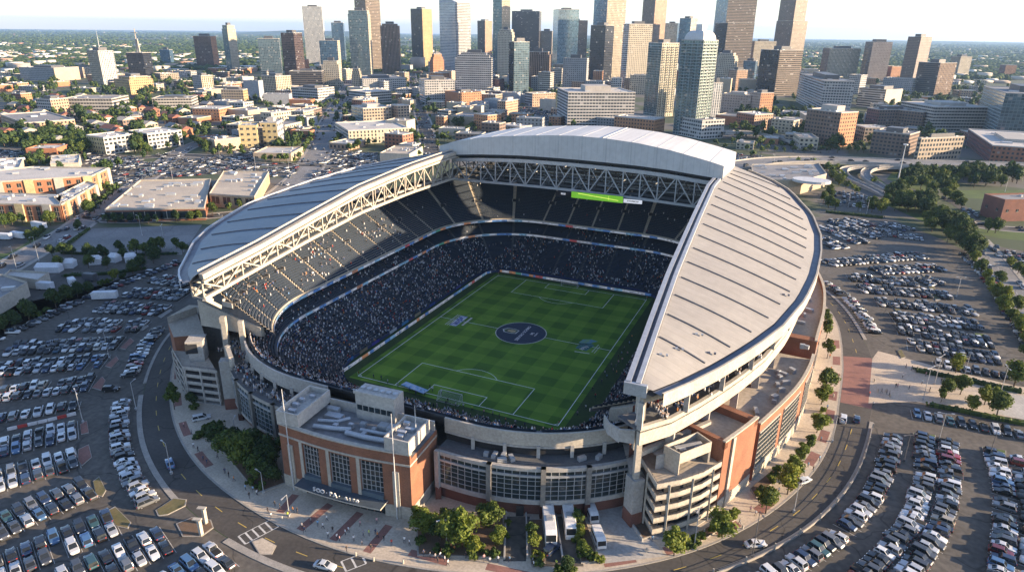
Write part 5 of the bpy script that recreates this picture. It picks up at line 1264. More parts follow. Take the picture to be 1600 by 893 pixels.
ROWN = {'LA': ('curved row beside the left ring road', 'bottom'), 'LB': ('upper curved row beside the left ring road', 'entrance gap'), 'LD': ('slanting row along the hedge', 'frame edge'), 'RS': ('arc row behind the ring road fence', 'bottom'), 'S1': ('straight row under the promenade hedge', 'left'),
        'S3': ('first island row right of the fence', 'top'), 'S4': ('second island row right of the fence', 'top'), 'L8b': ('single row along the striped barriers', 'ring road end'), 'RR': ('row beside the far right ring road', 'crossing'), 'Q13': ('row behind the promenade hedge', 'left'), 'RD': ('row along the right boundary trees', 'top')}
for i in range(14): ROWN.setdefault('L%d' % i, ('row %s up the left car park' % ordn(i+1).replace('zeroth', 'zero'), 'ring road'))
for n in ('Q12', 'Q11', 'Q10', 'Q9', 'Q8', 'Q7', 'Q7b', 'Q6', 'Q5', 'Q4', 'Q4b', 'Q3', 'Q2', 'Q1', 'Q0'): ROWN[n] = ('%s row above the promenade' % ordn(['Q12', 'Q11', 'Q10', 'Q9', 'Q8', 'Q7', 'Q7b', 'Q6', 'Q5', 'Q4', 'Q4b', 'Q3', 'Q2', 'Q1', 'Q0'].index(n)+1), 'left')
for c in CARS: c['d'] = (Vector((c['x'], c['y'], 0))-CAM).length; c['v'] = seen((c['x'], c['y'], 1), 4)
vis = sorted([c for c in CARS if c['v'] and c['row'] in ROWN], key=lambda c: c['d'])[:288]
ids = set(id(c) for c in vis); used = set()
for c in vis:
    k = rnd.choices(KN, KW)[0]; cn_, col = rnd.choices(CARCOL, CW)[0]
    rn, e = ROWN[c['row']]; sd_ = (' %s file,' % ('near' if c['side'] > 0 else 'far')) if c['dbl'] else ''
    lab = '%s %s, %s from %s,%s %s' % (cn_, k, ordn(c['i']), e, sd_, rn)
    f = rnd.uniform(.85, 1.12); o = copy_thing(CARP[k], (c['x'], c['y'], .02), c['a'], lab, 'cars in the car parks', (col[0]*f, col[1]*f, col[2]*f, 1)); o['category'] = 'car'
rest = [c for c in CARS if id(c) not in ids]
o = merged('distant_cars', CARLOD, [(rnd.choices(range(5), KW)[0], c['x'], c['y'], .02, c['a'], 1, 1) for c in rest if seen((c['x'], c['y'], 0), 60)]); tag(o, 'hundreds of smaller parked cars filling the farther car park rows and city lots', 'cars', None, 'stuff')
print('cars', len(CARS), len(vis))
for r in CARP.values(): trash(r)
# coaches and vans in the service bay
def bus(px, a, L, W, H, lab, nose):
    p = W2(px); t = thing('coach' if L > 8 else 'van', lab, 'bus' if L > 8 else 'van', (p.x, p.y, .14), None, a); b = MB(); h = L/2; w_ = W/2
    st = [(-h, .94, H*.97), (-h+.3, 1, H), (h-1.6*nose, 1, H), (h-.5*nose, .98, H*.86), (h-.02, .95, H*.42), (h, .9, H*.36)]; V = []; F = []
    for x, f, z in st: V += [(x, -w_*f, .35), (x, -w_*f, z-.25), (x, -w_*f*.88, z), (x, w_*f*.88, z), (x, w_*f, z-.25), (x, w_*f, .35)]
    for i in range(len(st)-1):
        for j in range(6): F.append((i*6+j, (i+1)*6+j, (i+1)*6+(j+1) % 6, i*6+(j+1) % 6))
    F += [tuple(range(6)), tuple(6*(len(st)-1)+j for j in range(6))[::-1]]; b.mesh(V, F); b.build('body', simple('coach_white', (.7, .69, .67), (.6, .59, .57), scale=1, obj=True, rough=.35), t, local=True)
    g = MB()
    for sy in (-1, 1): g.box((-.3, sy*(w_+.005), H*.66), (L*.8, .03, H*.26))
    g.build('side_windows', M['carglass'], t, local=True); g = MB(); x1, x2 = h-.5*nose, h-.05; g.poly([(x2+.02, -w_*.85, H*.45), (x2+.02, w_*.85, H*.45), (x1+.03, w_*.85, H*.84), (x1+.03, -w_*.85, H*.84)]); g.build('windscreen', M['carglass'], t, local=True)
    for sx in (-.3, .3):
        for sy in (-1, 1): wm = wheel_mb(sx*L, sy*(w_-.12), .45 if L > 8 else .36); wm.build('wheel', M['tyre'], t, local=True)
    if L > 8: 
        for x in (-.25, .12): r = MB(); r.box((x*L, 0, H+.12), (1.8, 1.4, .24)); r.build('roof_unit', M['hvac'], t, local=True)
    for sy in (-1, 1): r = MB(); r.box((h-.03, sy*w_*.7, .75), (.1, .35, .2)); r.build('headlight', M['lampglass'], t, local=True)
bus((857, 822), -1.12, 13.5, 2.6, 3.5, 'long white coach parked nose out in the service bay, left of two', 1)
bus((888, 818), -1.12, 11.0, 2.5, 3.4, 'shorter white coach with grey front parked nose out in the service bay', 1)
bus((924, 806), -1.0, 5.8, 2.1, 2.5, 'white van parked close to the dark garage door', .8); bus((935, 846), -1.0, 5.4, 2.1, 2.5, 'white van parked lower beside the planted strip', .8)

# ================================================================== trees and planting
def ico(n=1):
    bm = bmesh.new(); bmesh.ops.create_icosphere(bm, subdivisions=n, radius=1); v = [tuple(x.co) for x in bm.verts]; f = [tuple(q.index for q in x.verts) for x in bm.faces]; bm.free(); return v, f
ICO1, ICO2 = ico(1), ico(2)
def crown_mb(h0, h1, rad, lobes, nleaf, ls, seed, core=True, shape=1.0):
    r = random.Random(seed); b = MB(); cz = (h0+h1)/2; hh = (h1-h0)/2; LB = []
    for k in range(lobes):
        a = r.random()*6.28; u = r.uniform(-1, 1); q = math.sqrt(max(0, 1-u*u))*r.uniform(.25, .72)
        LB.append((rad*q*math.cos(a), rad*q*math.sin(a), cz+hh*u*.66, r.uniform(.36, .62)*min(rad, hh)*(1.15 if u < .4 else .85)))
    LB.append((0, 0, cz, min(rad, hh)*.62))
    if core:
        for (x, y, z, q) in LB:
            V = [(x+vx*q*.74*r.uniform(.8, 1.1), y+vy*q*.74*r.uniform(.8, 1.1), z+vz*q*.7*r.uniform(.8, 1.1)) for vx, vy, vz in ICO1[0]]; b.mesh(V, ICO1[1])
    tot = sum(l[3]**2 for l in LB)
    for (x, y, z, q) in LB:
        for i in range(int(nleaf*q*q/tot)):
            d = Vector((r.gauss(0, 1), r.gauss(0, 1), r.gauss(.25, 1))).normalized(); p = Vector((x, y, z))+d*q*r.uniform(.72, 1.12)
            n = (d+Vector((r.gauss(0, .6), r.gauss(0, .6), r.gauss(0, .6)))).normalized(); t = n.orthogonal().normalized(); t = Matrix.Rotation(r.random()*6.28, 3, n)@t; s = n.cross(t); e = ls*r.uniform(.6, 1.3)
            b.mesh([p-t*e-s*e*.5, p+t*e*.2-s*e*.6, p+t*e+s*e*.15, p-t*e*.2+s*e*.7], [(0, 1, 2, 3)])
    return b
def trunk_mb(h, r, top, seed):
    rr = random.Random(seed); b = MB(); b.tube([(0, 0, 0), (rr.uniform(-.1, .1), rr.uniform(-.1, .1), h*.5), (rr.uniform(-.15, .15), 0, h)], r, 8, r1=r*.6)
    for k in range(5):
        a = k*1.257+rr.random(); q = rr.uniform(.5, 1)*top*.35; b.tube([(0, 0, h*rr.uniform(.7, .95)), (q*.5*math.cos(a), q*.5*math.sin(a), h+top*.2), (q*math.cos(a), q*math.sin(a), h+top*rr.uniform(.35, .6))], r*.5, 5, r1=r*.15)
    return b
TP = {}
def tree_proto(key, h0, h1, rad, lobes, nleaf, ls, mat_, th, tr, seed, name='tree'):
    root = thing(name, 'x', 'tree'); trunk_mb(th, tr, h1-h0, seed).build('trunk', M['bark'], root, local=True); crown_mb(h0, h1, rad, lobes, nleaf, ls, seed+1).build('crown', mat_, root, local=True)
    lb = crown_mb(h0, h1, rad, max(3, lobes//2), 42, ls*3.0, seed+2); lb.mesh(*(lambda t: (t.v, t.f))(MB()), 0) if 0 else None
    tb_ = MB(); tb_.v, tb_.f, tb_.m, tb_.uv = lb.v, lb.f, lb.m, lb.uv; tb_.beam((0, 0, 0), (0, 0, h0+.5), tr*1.6, None, 1)
    lo_ = tb_.build('lod', [mat_, M['bark']]); me = lo_.data; bpy.data.objects.remove(lo_); TP[key] = (root, me, (h0, h1, rad))
tree_proto('broadA', 2.4, 9.5, 4.2, 11, 1500, .42, M['leaf'], 3.4, .28, 11); tree_proto('broadB', 2.0, 8.2, 3.8, 9, 1300, .40, M['leaf'], 3.0, .24, 23); tree_proto('broadC', 2.8, 12.5, 5.4, 14, 1900, .5, M['leafD'], 4.2, .36, 37)
tree_proto('bright', 1.9, 7.4, 2.9, 9, 1300, .34, M['leafY'], 2.8, .18, 41); tree_proto('brightB', 2.0, 9.0, 4.0, 11, 1500, .40, M['leafY'], 3.0, .24, 43); tree_proto('street', 2.3, 6.2, 1.9, 6, 800, .30, M['leaf'], 2.8, .13, 53); tree_proto('dark', 1.4, 8.0, 3.0, 9, 1200, .38, M['leafD'], 2.4, .22, 61)
tree_proto('bush', .1, 1.9, 1.5, 6, 420, .26, M['leaf'], .5, .08, 71, 'shrub'); tree_proto('bushY', .1, 1.7, 1.4, 6, 420, .25, M['leafY'], .5, .08, 73, 'shrub'); tree_proto('column', .6, 9.5, 1.7, 9, 1000, .34, M['leafD'], 1.5, .18, 83)
DESC = dict(broadA='green broadleaf tree', broadB='rounded green tree', broadC='tall dark tree', bright='bright green young tree', brightB='bright leafy tree', street='slim street tree', dark='dark bushy tree', bush='green shrub', bushY='light green shrub', column='narrow upright dark tree')
TREES = []
def T(kind, px, s=1.0, zone='', z=0.0): p = W2(px); TREES.append([kind, p.x, p.y, s*rnd.uniform(.92, 1.1), zone, z])
def TT(kinds, pts, s, zone, z=0.0, jit=0):
    for p in pts: T(rnd.choice(kinds), (p[0]+rnd.uniform(-jit, jit), p[1]+rnd.uniform(-jit, jit)*.4), s*rnd.uniform(.85, 1.15), zone, z)
gz = 'garden right of the brick entrance block'
for k, p, s in (('brightB', (664, 838), .75), ('brightB', (718, 852), 1.0), ('broadA', (763, 826), .78), ('bright', (778, 854), .7), ('bright', (652, 818), .6), ('broadB', (698, 822), .55), ('dark', (688, 846), .7), ('bright', (742, 866), .6), ('street', (772, 826), 1.2)): T(k, p, s, gz, .13)
TT(['bush', 'bushY'], [(657, 850), (684, 862), (700, 866), (752, 862), (738, 872), (770, 870), (792, 842), (794, 822)], 1, gz, .13)
gz = 'planted strips between the service drives'
for k, p, s in (('street', (830, 842), .75), ('bright', (835, 856), .55), ('bright', (907, 842), .5), ('street', (902, 824), .7), ('brightB', (912, 866), .42), ('dark', (884, 892), .5)): T(k, p, s, gz, .13)
TT(['bush', 'bushY'], [(829, 828), (836, 866), (846, 874), (840, 882), (902, 848), (908, 870), (922, 872), (932, 878), (899, 812), (905, 860), (875, 896), (893, 898)], 1.0, gz, .13)
gz = 'shaded garden left of the brick entrance block'
for k, p, s in (('dark', (345, 700), 1.0), ('broadB', (362, 716), .95), ('broadA', (380, 733), .95), ('broadB', (400, 748), .95), ('dark', (418, 752), .9), ('broadC', (398, 712), .7), ('broadC', (424, 730), .75), ('dark', (372, 700), .8), ('dark', (430, 756), .7), ('dark', (302, 634), .6), ('street', (273, 640), 1), ('street', (272, 625), .8)): T(k, p, s, gz, .13)
TT(['bush'], [(322, 672), (332, 668), (345, 680), (318, 680), (360, 690), (310, 684), (372, 690), (385, 700), (392, 758), (408, 764), (296, 622), (304, 640)], 1, gz, .13)
gz = 'pavement along the right ring road'
for k, p, s in (('bright', (1053, 868), 1.0), ('brightB', (1128, 838), .85), ('bright', (1230, 772), 1.05), ('broadB', (1196, 802), .75), ('bright', (1283, 632), 1.0), ('broadB', (1287, 612), .9), ('bright', (1276, 676), .95), ('street', (1290, 530), 1.3), ('street', (1287, 510), 1.2), ('bright', (1236, 748), .9), ('street', (1292, 560), 1), ('street', (1264, 706), .8), ('bright', (1250, 722), .7)): T(k, p, s, gz, .13)
TT(['bush', 'bushY'], [(1143, 812), (1150, 806), (1210, 746), (1204, 752), (1216, 738), (1184, 776), (1192, 772), (1110, 832), (1096, 844), (1086, 850), (1270, 690), (1284, 646), (1234, 728), (1253, 700), (1076, 858)], 1.1, gz, .13)
gz = 'promenade on the right'
for k, p, s in (('broadB', (1476, 622), .75), ('broadB', (1500, 616), .7), ('bright', (1538, 632), .9), ('bright', (1519, 643), .75), ('broadB', (1556, 652), 1.0), ('bright', (1493, 582), .95), ('broadA', (1584, 603), .9), ('street', (1470, 628), .7), ('bright', (1552, 632), .7)): T(k, p, s, gz, .02)
gz = 'boundary of the right car park'
TT(['broadB', 'bright', 'brightB'], [(1520, 412), (1532, 428), (1545, 452), (1560, 444), (1556, 466), (1568, 488), (1578, 506), (1590, 520), (1588, 488), (1600, 540), (1572, 470), (1578, 417), (1590, 428), (1600, 436), (1606, 560), (1540, 440)], .8, gz)
gz = 'dense tree belt beyond the right car park'
TT(['broadA', 'broadC', 'broadB', 'brightB'], [(1455, 362), (1465, 352), (1474, 358), (1488, 362), (1498, 370), (1508, 382), (1514, 396), (1520, 404), (1524, 392), (1480, 346), (1468, 340), (1455, 336), (1440, 330), (1430, 326), (1418, 322), (1405, 326), (1395, 330), (1385, 326), (1376, 332), (1412, 316), (1500, 356), (1506, 392), (1516, 384), (1542, 362), (1552, 364), (1446, 322), (1492, 380), (1510, 372)], 1.0, gz, jit=3)
TT(['broadA', 'broadC', 'broadB'], [(lerp(1385, 1512, i/27)+rnd.uniform(-9, 9), lerp(312, 392, (i/27)**1.4)+rnd.uniform(-10, 8)) for i in range(28)], 1.0, gz)
gz = 'tree belt below the elevated road'
TT(['broadA', 'broadC', 'broadB'], [(1449, 292), (1425, 287), (1437, 296), (1462, 300), (1473, 303), (1486, 306), (1456, 304), (1420, 296)]+[(x, 286-(i % 3)*5) for i, x in enumerate(range(1468, 1615, 10))]+[(x, 276+(i % 2)*4) for i, x in enumerate(range(1475, 1610, 14))]+[(1490, 318), (1500, 326), (1478, 314)]+[(1410+i*8+rnd.uniform(-4, 4), 284+rnd.uniform(-8, 8)) for i in range(24)], 1.05, gz, jit=3)
gz = 'planting around the ramp and low glass roofed building'
TT(['broadB', 'broadA', 'bright'], [(1290, 268), (1298, 272), (1306, 266), (1312, 276), (1318, 282), (1284, 262), (1276, 260), (1300, 282), (1310, 290), (1292, 300), (1296, 310), (1288, 316), (1294, 324), (1304, 328), (1340, 330), (1360, 332), (1330, 300), (1338, 306), (1320, 294), (1366, 288), (1282, 290), (1268, 262), (1255, 260), (1242, 262), (1230, 258), (1215, 258)], .85, gz, jit=2)
gz = 'green strip behind the elevated road'
TT(['broadB', 'broadA', 'dark'], [(x, 232+(i*7) % 14) for i, x in enumerate(range(1205, 1365, 7))]+[(1120, 228), (1132, 232), (1144, 226), (1156, 232), (1168, 238), (1180, 232), (1190, 240), (1200, 236), (1150, 222), (1172, 246)], .85, gz, jit=3)
gz = 'hedge line of the left car park'
for k, p, s in (('dark', (139, 458), .8), ('dark', (105, 472), .9), ('dark', (122, 464), .75), ('dark', (88, 480), 1), ('dark', (46, 500), 1.25), ('bright', (179, 438), .7), ('dark', (208, 428), .95), ('dark', (222, 422), .9), ('dark', (240, 411), 1.0), ('dark', (248, 404), .8), ('bush', (160, 446), 1.2), ('bush', (170, 442), 1.2), ('bush', (192, 434), 1.2), ('bush', (74, 488), 1.3), ('bush', (60, 496), 1.3), ('dark', (24, 512), .9), ('dark', (8, 520), .9)): T(k, p, s, gz)
gz = 'islands of the shaded yard on the left'
TT(['dark', 'broadB'], [(113, 401), (139, 401), (147, 405), (165, 401), (189, 395), (195, 405), (214, 397), (169, 419), (139, 419), (91, 421), (243, 396), (252, 392), (238, 388), (100, 398), (82, 400), (286, 396), (276, 388), (157, 396), (228, 400)], .75, gz)
gz = 'street beside the brick terrace on the left'
TT(['broadB', 'dark', 'broadA'], [(123, 360), (79, 352), (67, 368), (57, 374), (84, 344), (48, 380), (20, 352), (8, 356), (36, 350), (148, 332), (156, 326), (164, 318), (170, 312), (176, 305), (182, 298), (140, 336), (152, 318), (168, 300)], .85, gz)
gz = 'front of the flat roofed store'
TT(['dark', 'broadB'], [(168, 348), (180, 349), (192, 347), (206, 348), (220, 348), (232, 349), (246, 348), (276, 346), (312, 344), (300, 346), (376, 326), (360, 330), (332, 334)], .72, gz)
gz = 'main street towards downtown'
TT(['broadB', 'bright', 'broadA'], [(497, 205), (489, 217), (481, 231), (473, 241), (467, 249), (461, 256), (513, 186), (520, 176), (486, 224), (478, 236), (538, 229), (552, 227), (574, 229), (586, 227), (563, 226), (525, 226), (517, 229), (415, 254), (425, 253), (437, 254), (448, 254), (506, 214), (515, 204), (524, 190), (610, 222), (622, 224), (648, 240), (655, 246), (660, 236)], .8, gz, jit=1)
gz = 'second street towards downtown'
TT(['broadB', 'bright'], [(682, 226), (690, 220), (684, 215), (677, 205), (680, 196), (672, 186), (668, 176), (700, 212), (712, 214), (722, 214), (704, 208), (655, 190), (652, 178), (648, 200), (686, 232), (666, 160), (716, 168), (726, 170), (735, 166), (742, 172), (706, 172), (790, 178), (800, 184), (812, 188), (780, 184), (820, 196), (832, 186), (845, 176)], .75, gz, jit=1)
# looser tree cover of the districts, kept off streets, roofs and car parks (filled in after the buildings are known)

# ================================================================== buildings
F = dict(
 tan=facade('tan_facade', (.42, .34, .25)), cream=facade('cream_facade', (.56, .49, .37), x=(.25, .75), y=(.25, .75)), creamv=facade('cream_ribbed_facade', (.55, .47, .34), x=(.3, .8), y=(.1, .9), glass=(.05, .05, .05)),
 white=facade('white_grid_facade', (.55, .53, .5), x=(.15, .85), y=(.28, .8)), whiteb=facade('white_banded_facade', (.52, .51, .5), x=(.06, .94), y=(.35, .85)), whitev=facade('white_ribbed_facade', (.6, .59, .57), x=(.3, .85), y=(.08, .96), glass=(.1, .12, .13)),
 brownv=facade('brown_ribbed_facade', (.27, .185, .135), x=(.35, .85), y=(.05, .95), glass=(.03, .025, .022)), brown=facade('brown_facade', (.24, .165, .125), x=(.2, .8), y=(.3, .8)), brownb=facade('brown_banded_facade', (.25, .2, .155), x=(.03, .97), y=(.4, .85), glass=(.03, .027, .025)),
 purple=facade('dark_brown_glass_facade', (.12, .085, .08), x=(.08, .92), y=(.15, .95), glass=(.055, .04, .038), gmetal=.5), dark=facade('black_glass_facade', (.03, .03, .034), x=(.07, .93), y=(.1, .92), glass=(.018, .022, .03), gmetal=.4, blind=.02),
 darkb=facade('dark_banded_facade', (.1, .09, .085), x=(.02, .98), y=(.3, .9), glass=(.02, .022, .028), blind=.03), teal=facade('teal_glass_facade', (.14, .185, .21), x=(.08, .92), y=(.12, .9), glass=(.055, .095, .12), gmetal=.55, blind=.05), blue=facade('blue_glass_facade', (.1, .16, .22), x=(.06, .94), y=(.1, .93), glass=(.05, .1, .16), gmetal=.55, blind=.03),
 pale=facade('pale_glass_facade', (.36, .43, .45), x=(.05, .95), y=(.1, .92), glass=(.17, .25, .28), gmetal=.6, blind=.05), silver=facade('silver_banded_facade', (.56, .58, .6), x=(.0, 1.), y=(.42, .86), glass=(.15, .18, .22), gmetal=.5, blind=.02), brick=facade('brick_facade', (.36, .15, .085), x=(.25, .75), y=(.28, .78)),
 orange=facade('orange_brick_facade', (.5, .245, .12), x=(.28, .72), y=(.3, .75)), peach=facade('peach_facade', (.5, .33, .22), x=(.25, .75), y=(.3, .78)), burg=facade('burgundy_facade', (.2, .08, .075), x=(.2, .8), y=(.3, .7)), grey=facade('grey_concrete_facade', (.36, .36, .36), x=(.3, .7), y=(.3, .75)), greyp=simple('plain_grey_wall', (.3, .31, .33), (.26, .27, .29), scale=.05),
 gold=facade('gold_facade', (.5, .35, .17), x=(.3, .75), y=(.3, .75)), garage=facade('garage_facade', (.55, .51, .45), x=(.06, .94), y=(.42, .92), glass=(.015, .015, .016), gmetal=0, grough=.9, blind=0), garageg=facade('grey_garage_facade', (.43, .45, .47), x=(.06, .94), y=(.4, .9), glass=(.015, .015, .016), gmetal=0, grough=.9, blind=0), yellow=facade('yellow_facade', (.58, .48, .24), x=(.3, .72), y=(.28, .72)),
 pink=facade('pinkish_beige_facade', (.48, .39, .33), x=(.25, .75), y=(.35, .75), glass=(.12, .1, .09), gmetal=.1), strip=facade('striped_office_facade', (.55, .53, .5), x=(0, 1), y=(.45, .95), glass=(.02, .022, .025)), tealres=facade('teal_balcony_facade', (.32, .37, .38), x=(.1, .9), y=(.25, .95), glass=(.05, .1, .12), gmetal=.4), greenres=facade('green_balcony_facade', (.42, .46, .42), x=(.16, .84), y=(.22, .92), glass=(.07, .12, .11), gmetal=.4), creamres=facade('cream_balcony_facade', (.58, .52, .38), x=(.3, .7), y=(.2, .85)),
 store=simple('store_wall', (.42, .31, .19), (.36, .27, .16), scale=.1), tanw=simple('plain_tan_wall', (.42, .335, .235), (.36, .29, .21), scale=.1), orangew=simple('plain_orange_brick', (.39, .17, .085), (.32, .14, .075), scale=.2), creamw=simple('plain_cream_wall', (.48, .43, .35), (.41, .37, .305), scale=.1), brickw=M['brick'], yelloww=simple('plain_yellow_wall', (.48, .39, .21), (.42, .34, .18), scale=.1))
VX = 800+FOC*(-CR.z)/(-CF.z); VY = 446.5+FOC*(-CD.z)/(-CF.z)
WINB = MB(); WINB.box((0, 0, 0), (1.0, .08, 1.0), 0, 0); WINB.box((0, -.03, -.54), (1.12, .16, .08), 0, 1); WINB.box((0, -.02, 0), (.05, .12, 1.0), 0, 1)
wobj = WINB.build('window_pattern', [M['glassdk'], M['cast']]); WINME = wobj.data; bpy.data.objects.remove(wobj)
FOOT = []
def footprint(x0, xc, x1, yt, yb, depth=None, lean=True):
    yt_ = max(yt, 0); ym = (yt_+yb)/2
    sh = (lambda x: x+(VX-x)*(yb-ym)/(VY-ym)) if lean else (lambda x: x)
    X0, XC, X1 = sh(x0), sh(xc), sh(x1); P = G(XC, yb); dep = (P-CAM).dot(CF); mpp = dep/FOC
    a, b = max(.5, (XC-X0)*mpp), max(.5, (X1-XC)*mpp)
    d = Vector((P.x-CX, P.y-CY)).normalized(); r = Vector((d.y, -d.x))
    if depth: Rr = max(depth, b*1.02); t = math.asin(min(.98, b/Rr)); Ll = a/math.cos(t)
    elif a > 2.6*b: Rr = max(b*1.6, min(a*.6, 32)); t = math.asin(min(.98, b/Rr)); Ll = a/math.cos(t)
    elif b > 2.6*a: Ll = max(a*1.6, min(b*.6, 32)); t = math.acos(min(.98, a/Ll)); Rr = b/math.sin(t)
    else: t = math.atan2(b, a); Ll = Rr = math.hypot(a, b)
    dl = -r*math.cos(t)+d*math.sin(t); dr = r*math.sin(t)+d*math.cos(t); c = Vector((P.x, P.y))
    return [tuple(c), tuple(c+dr*Rr), tuple(c+dr*Rr+dl*Ll), tuple(c+dl*Ll)], P
def shrink(pl, k, dz=None): cx, cy = sum(p[0] for p in pl)/len(pl), sum(p[1] for p in pl)/len(pl); return [(lerp(p[0], cx, k), lerp(p[1], cy, k)) for p in pl]
def building(name, box, st, lab, cat='building', bay=3.6, flo=3.6, depth=None, roof='roofgrey', tiers=(), pent=True, ant=0, podium=None, parap=.9, win=None, side=None, balcony=None, slant=0, group=None, z0=0, plant=4):
    pl, P = footprint(*box, depth=depth); zt = HT(P, box[3]); cx, cy = sum(p[0] for p in pl)/4, sum(p[1] for p in pl)/4
    FOOT.append((pl, cx, cy, max(math.hypot(p[0]-cx, p[1]-cy) for p in pl)))
    root = thing(name, lab, cat, (cx, cy, 0), group); rf = M[roof]; mw = F[st] if isinstance(st, str) else st; ms = F[side] if side else None
    levels = [(0, 1.0, 0.0)]+[(f, None, k) for f, k in tiers]; zs = [0]+[zt*f for f, k in tiers]+[zt]; ks = [0]+[k for f, k in tiers]
    top = pl
    for i in range(len(zs)-1):
        q = shrink(pl, ks[i]); top = q; b = MB()
        if ms is None: b.prism(q, zs[i], zs[i+1], 0, 1, bay, flo)
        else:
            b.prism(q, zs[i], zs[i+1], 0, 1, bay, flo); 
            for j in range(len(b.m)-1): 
                if j in (0, 1): b.m[j] = 2  # right-hand faces use side, often with the sunlit tone in its colour
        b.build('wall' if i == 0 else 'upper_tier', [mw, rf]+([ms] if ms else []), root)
    if parap and not slant:
        b = MB(); o = shrink(top, -.004); I = shrink(top, .035)
        for j in range(4): b.prism([o[j], o[(j+1) % 4], I[(j+1) % 4], I[j]], zt-.05, zt+parap)
        b.build('parapet', ms or mw if not isinstance(st, str) else rf if roof != 'roofgrey' else M['concrete'], root)
    if slant:
        b = MB(); q = shrink(top, 0); hi = [(*q[0], zt), (*q[1], zt+slant*.2), (*q[2], zt+slant), (*q[3], zt+slant*.9)]
        b.poly(hi, 1)
        for j in range(4): k = (j+1) % 4; b.poly([(*q[j], zt), (*q[k], zt), hi[k], hi[j]], 0)
        b.build('roof', [mw, M['roofW']], root)
    S = math.sqrt(abs(sum(top[i][0]*top[(i+1) % 4][1]-top[(i+1) % 4][0]*top[i][1] for i in range(4)))/2)
    if pent and not slant:
        q = shrink(top, rnd.uniform(.45, .62)); h_ = min(.12*zt+2, 7)*rnd.uniform(.7, 1); b = MB(); b.prism(q, zt, zt+h_); b.build('roof_house', M['concrete'] if roof != 'roofgrey' else M['darksteel'], root)
    if plant:
        ang = math.atan2(pl[1][1]-pl[0][1], pl[1][0]-pl[0][0])
        for k in range(plant):
            u, v = rnd.uniform(.12, .88), rnd.uniform(.12, .88); A = Vector(top[0]).lerp(Vector(top[1]), u); Bq = Vector(top[3]).lerp(Vector(top[2]), u); p = A.lerp(Bq, v); e = max(1.2, S*.06)
            b = MB(); b.box((p.x, p.y, zt+.5), (e*rnd.uniform(.7, 1.8), e*rnd.uniform(.6, 1.2), 1.0+rnd.random()), ang); b.build('roof_unit', M['hvac'], root)
    if ant: b = MB(); b.tube([(cx, cy, zt), (cx, cy, zt+ant)], max(.5, ant*.018), 6, r1=.15); b.build('antenna', M['steel'], root)
    if podium:
        f, z_ = podium; b = MB(); b.prism(shrink(pl, -f), 0, z_, 0, 1, bay, flo); b.build('podium', [mw, rf], root)
    if balcony:
        n = int(zt/flo)
        for fi, (j, k) in enumerate(balcony):
            p, q = Vector(pl[j]), Vector(pl[k]); d = (q-p).normalized(); nn = Vector((d.y, -d.x)); L = (q-p).length
            for f in range(2, min(n, 48)):
                b = MB()
                for u in (.12, .38, .62, .88): c = p.lerp(q, u)+nn*.7; b.box((c.x, c.y, f*flo), (L*.13, 1.5, .22), math.atan2(d.y, d.x)); b.box((c.x+nn.x*.7, c.y+nn.y*.7, f*flo+.55), (L*.13, .06, 1.0), math.atan2(d.y, d.x), 1)
                b.build('balcony', [M['concrete'], M['glass']], root)
    if win:
        cnt = 0; wb, wf, ww, wh = win
        for j in (3, 0, 1):
            p, q = Vector(pl[j]), Vector(pl[(j+1) % 4]); L = (q-p).length; n = max(1, int((L-1)/wb)); nf = max(1, int((zt-.6)/wf)); d = (q-p).normalized(); nn = Vector((d.y, -d.x))
            if nn.dot(Vector((CX-cx, CY-cy))) < 0: continue
            for f in range(nf):
                for i in range(n):
                    if cnt >= 98: continue
                    c = p+d*(L*(i+.5)/n)+nn*.05; o = bpy.data.objects.new('window', WINME); COL.objects.link(o); o.parent = root; o.location = (c.x-cx, c.y-cy, zt*(f+.52)/nf); o.rotation_euler = (0, 0, math.atan2(d.y, d.x)); o.scale = (ww, 1, wh); cnt += 1
    return root, pl, zt
def BB(name, x0, xc, x1, yt, yb, st, lab, **k): return building(name, (x0, xc, x1, yt, yb), st, lab, **k)
TW = dict(cat='tower', plant=4)
# ---- downtown towers, left to right
BB('residential_tower', 351, 359, 371, 40, 113, 'teal', 'slim teal and cream tower leaning left with a rounded cream crown', side='creamres', tiers=((.93, .12),), depth=26, **TW)
BB('office_tower', 307, 332, 340, 57, 106, 'purple', 'brown slab tower with orange side left of the slim teal tower', side='orange', **TW)
BB('office_tower', 407, 438, 440, 61, 117, 'teal', 'broad blue green glass tower with flat top', **TW)
BB('office_tower', 443, 462, 475, 52, 126, 'purple', 'dark brown glass tower with pale vertical edge beside the blue green glass tower', **TW)
BB('office_tower', 477, 506, 508, 11, 104, 'whitev', 'tall white ribbed tower with flat crown', depth=30, **TW)
BB('office_tower', 520, 538, 540, 36, 98, 'blue', 'narrow blue tower with small crown ring behind the pale stepped block', **TW)
BB('office_tower', 502, 529, 533, 64, 122, 'blue', 'dark blue tower with pale right edge in front of the white ribbed tower', side='cream', **TW)
BB('stepped_tower', 504, 530, 534, 96, 136, 'cream', 'pale stone stepped block with dark podium', tiers=((.88, .2),), podium=(.18, 9), **TW)
BB('office_tower', 547, 577, 581, 17, 118, 'teal', 'tall green glass tower in front of the tall brown tower', side='cream', tiers=((.95, .06),), **TW)
BB('office_tower', 557, 574, 596, -22, 112, 'purple', 'very tall brown tower running out of the top of the picture', side='brownb', **TW)
BB('office_tower', 596, 624, 626, 38, 115, 'brownv', 'brown vertically ribbed tower with pale roof house', tiers=((.97, .2),), **TW)
BB('hotel', 550, 567, 635, 124, 143, 'white', 'long pale hotel slab with narrow cream tower at its left end', depth=15, cat='hotel')
BB('stepped_tower', 550, 563, 566, 108, 142, 'creamv', 'narrow cream stepped tower at the left end of the hotel slab', tiers=((.75, .12), (.9, .3)), **TW)
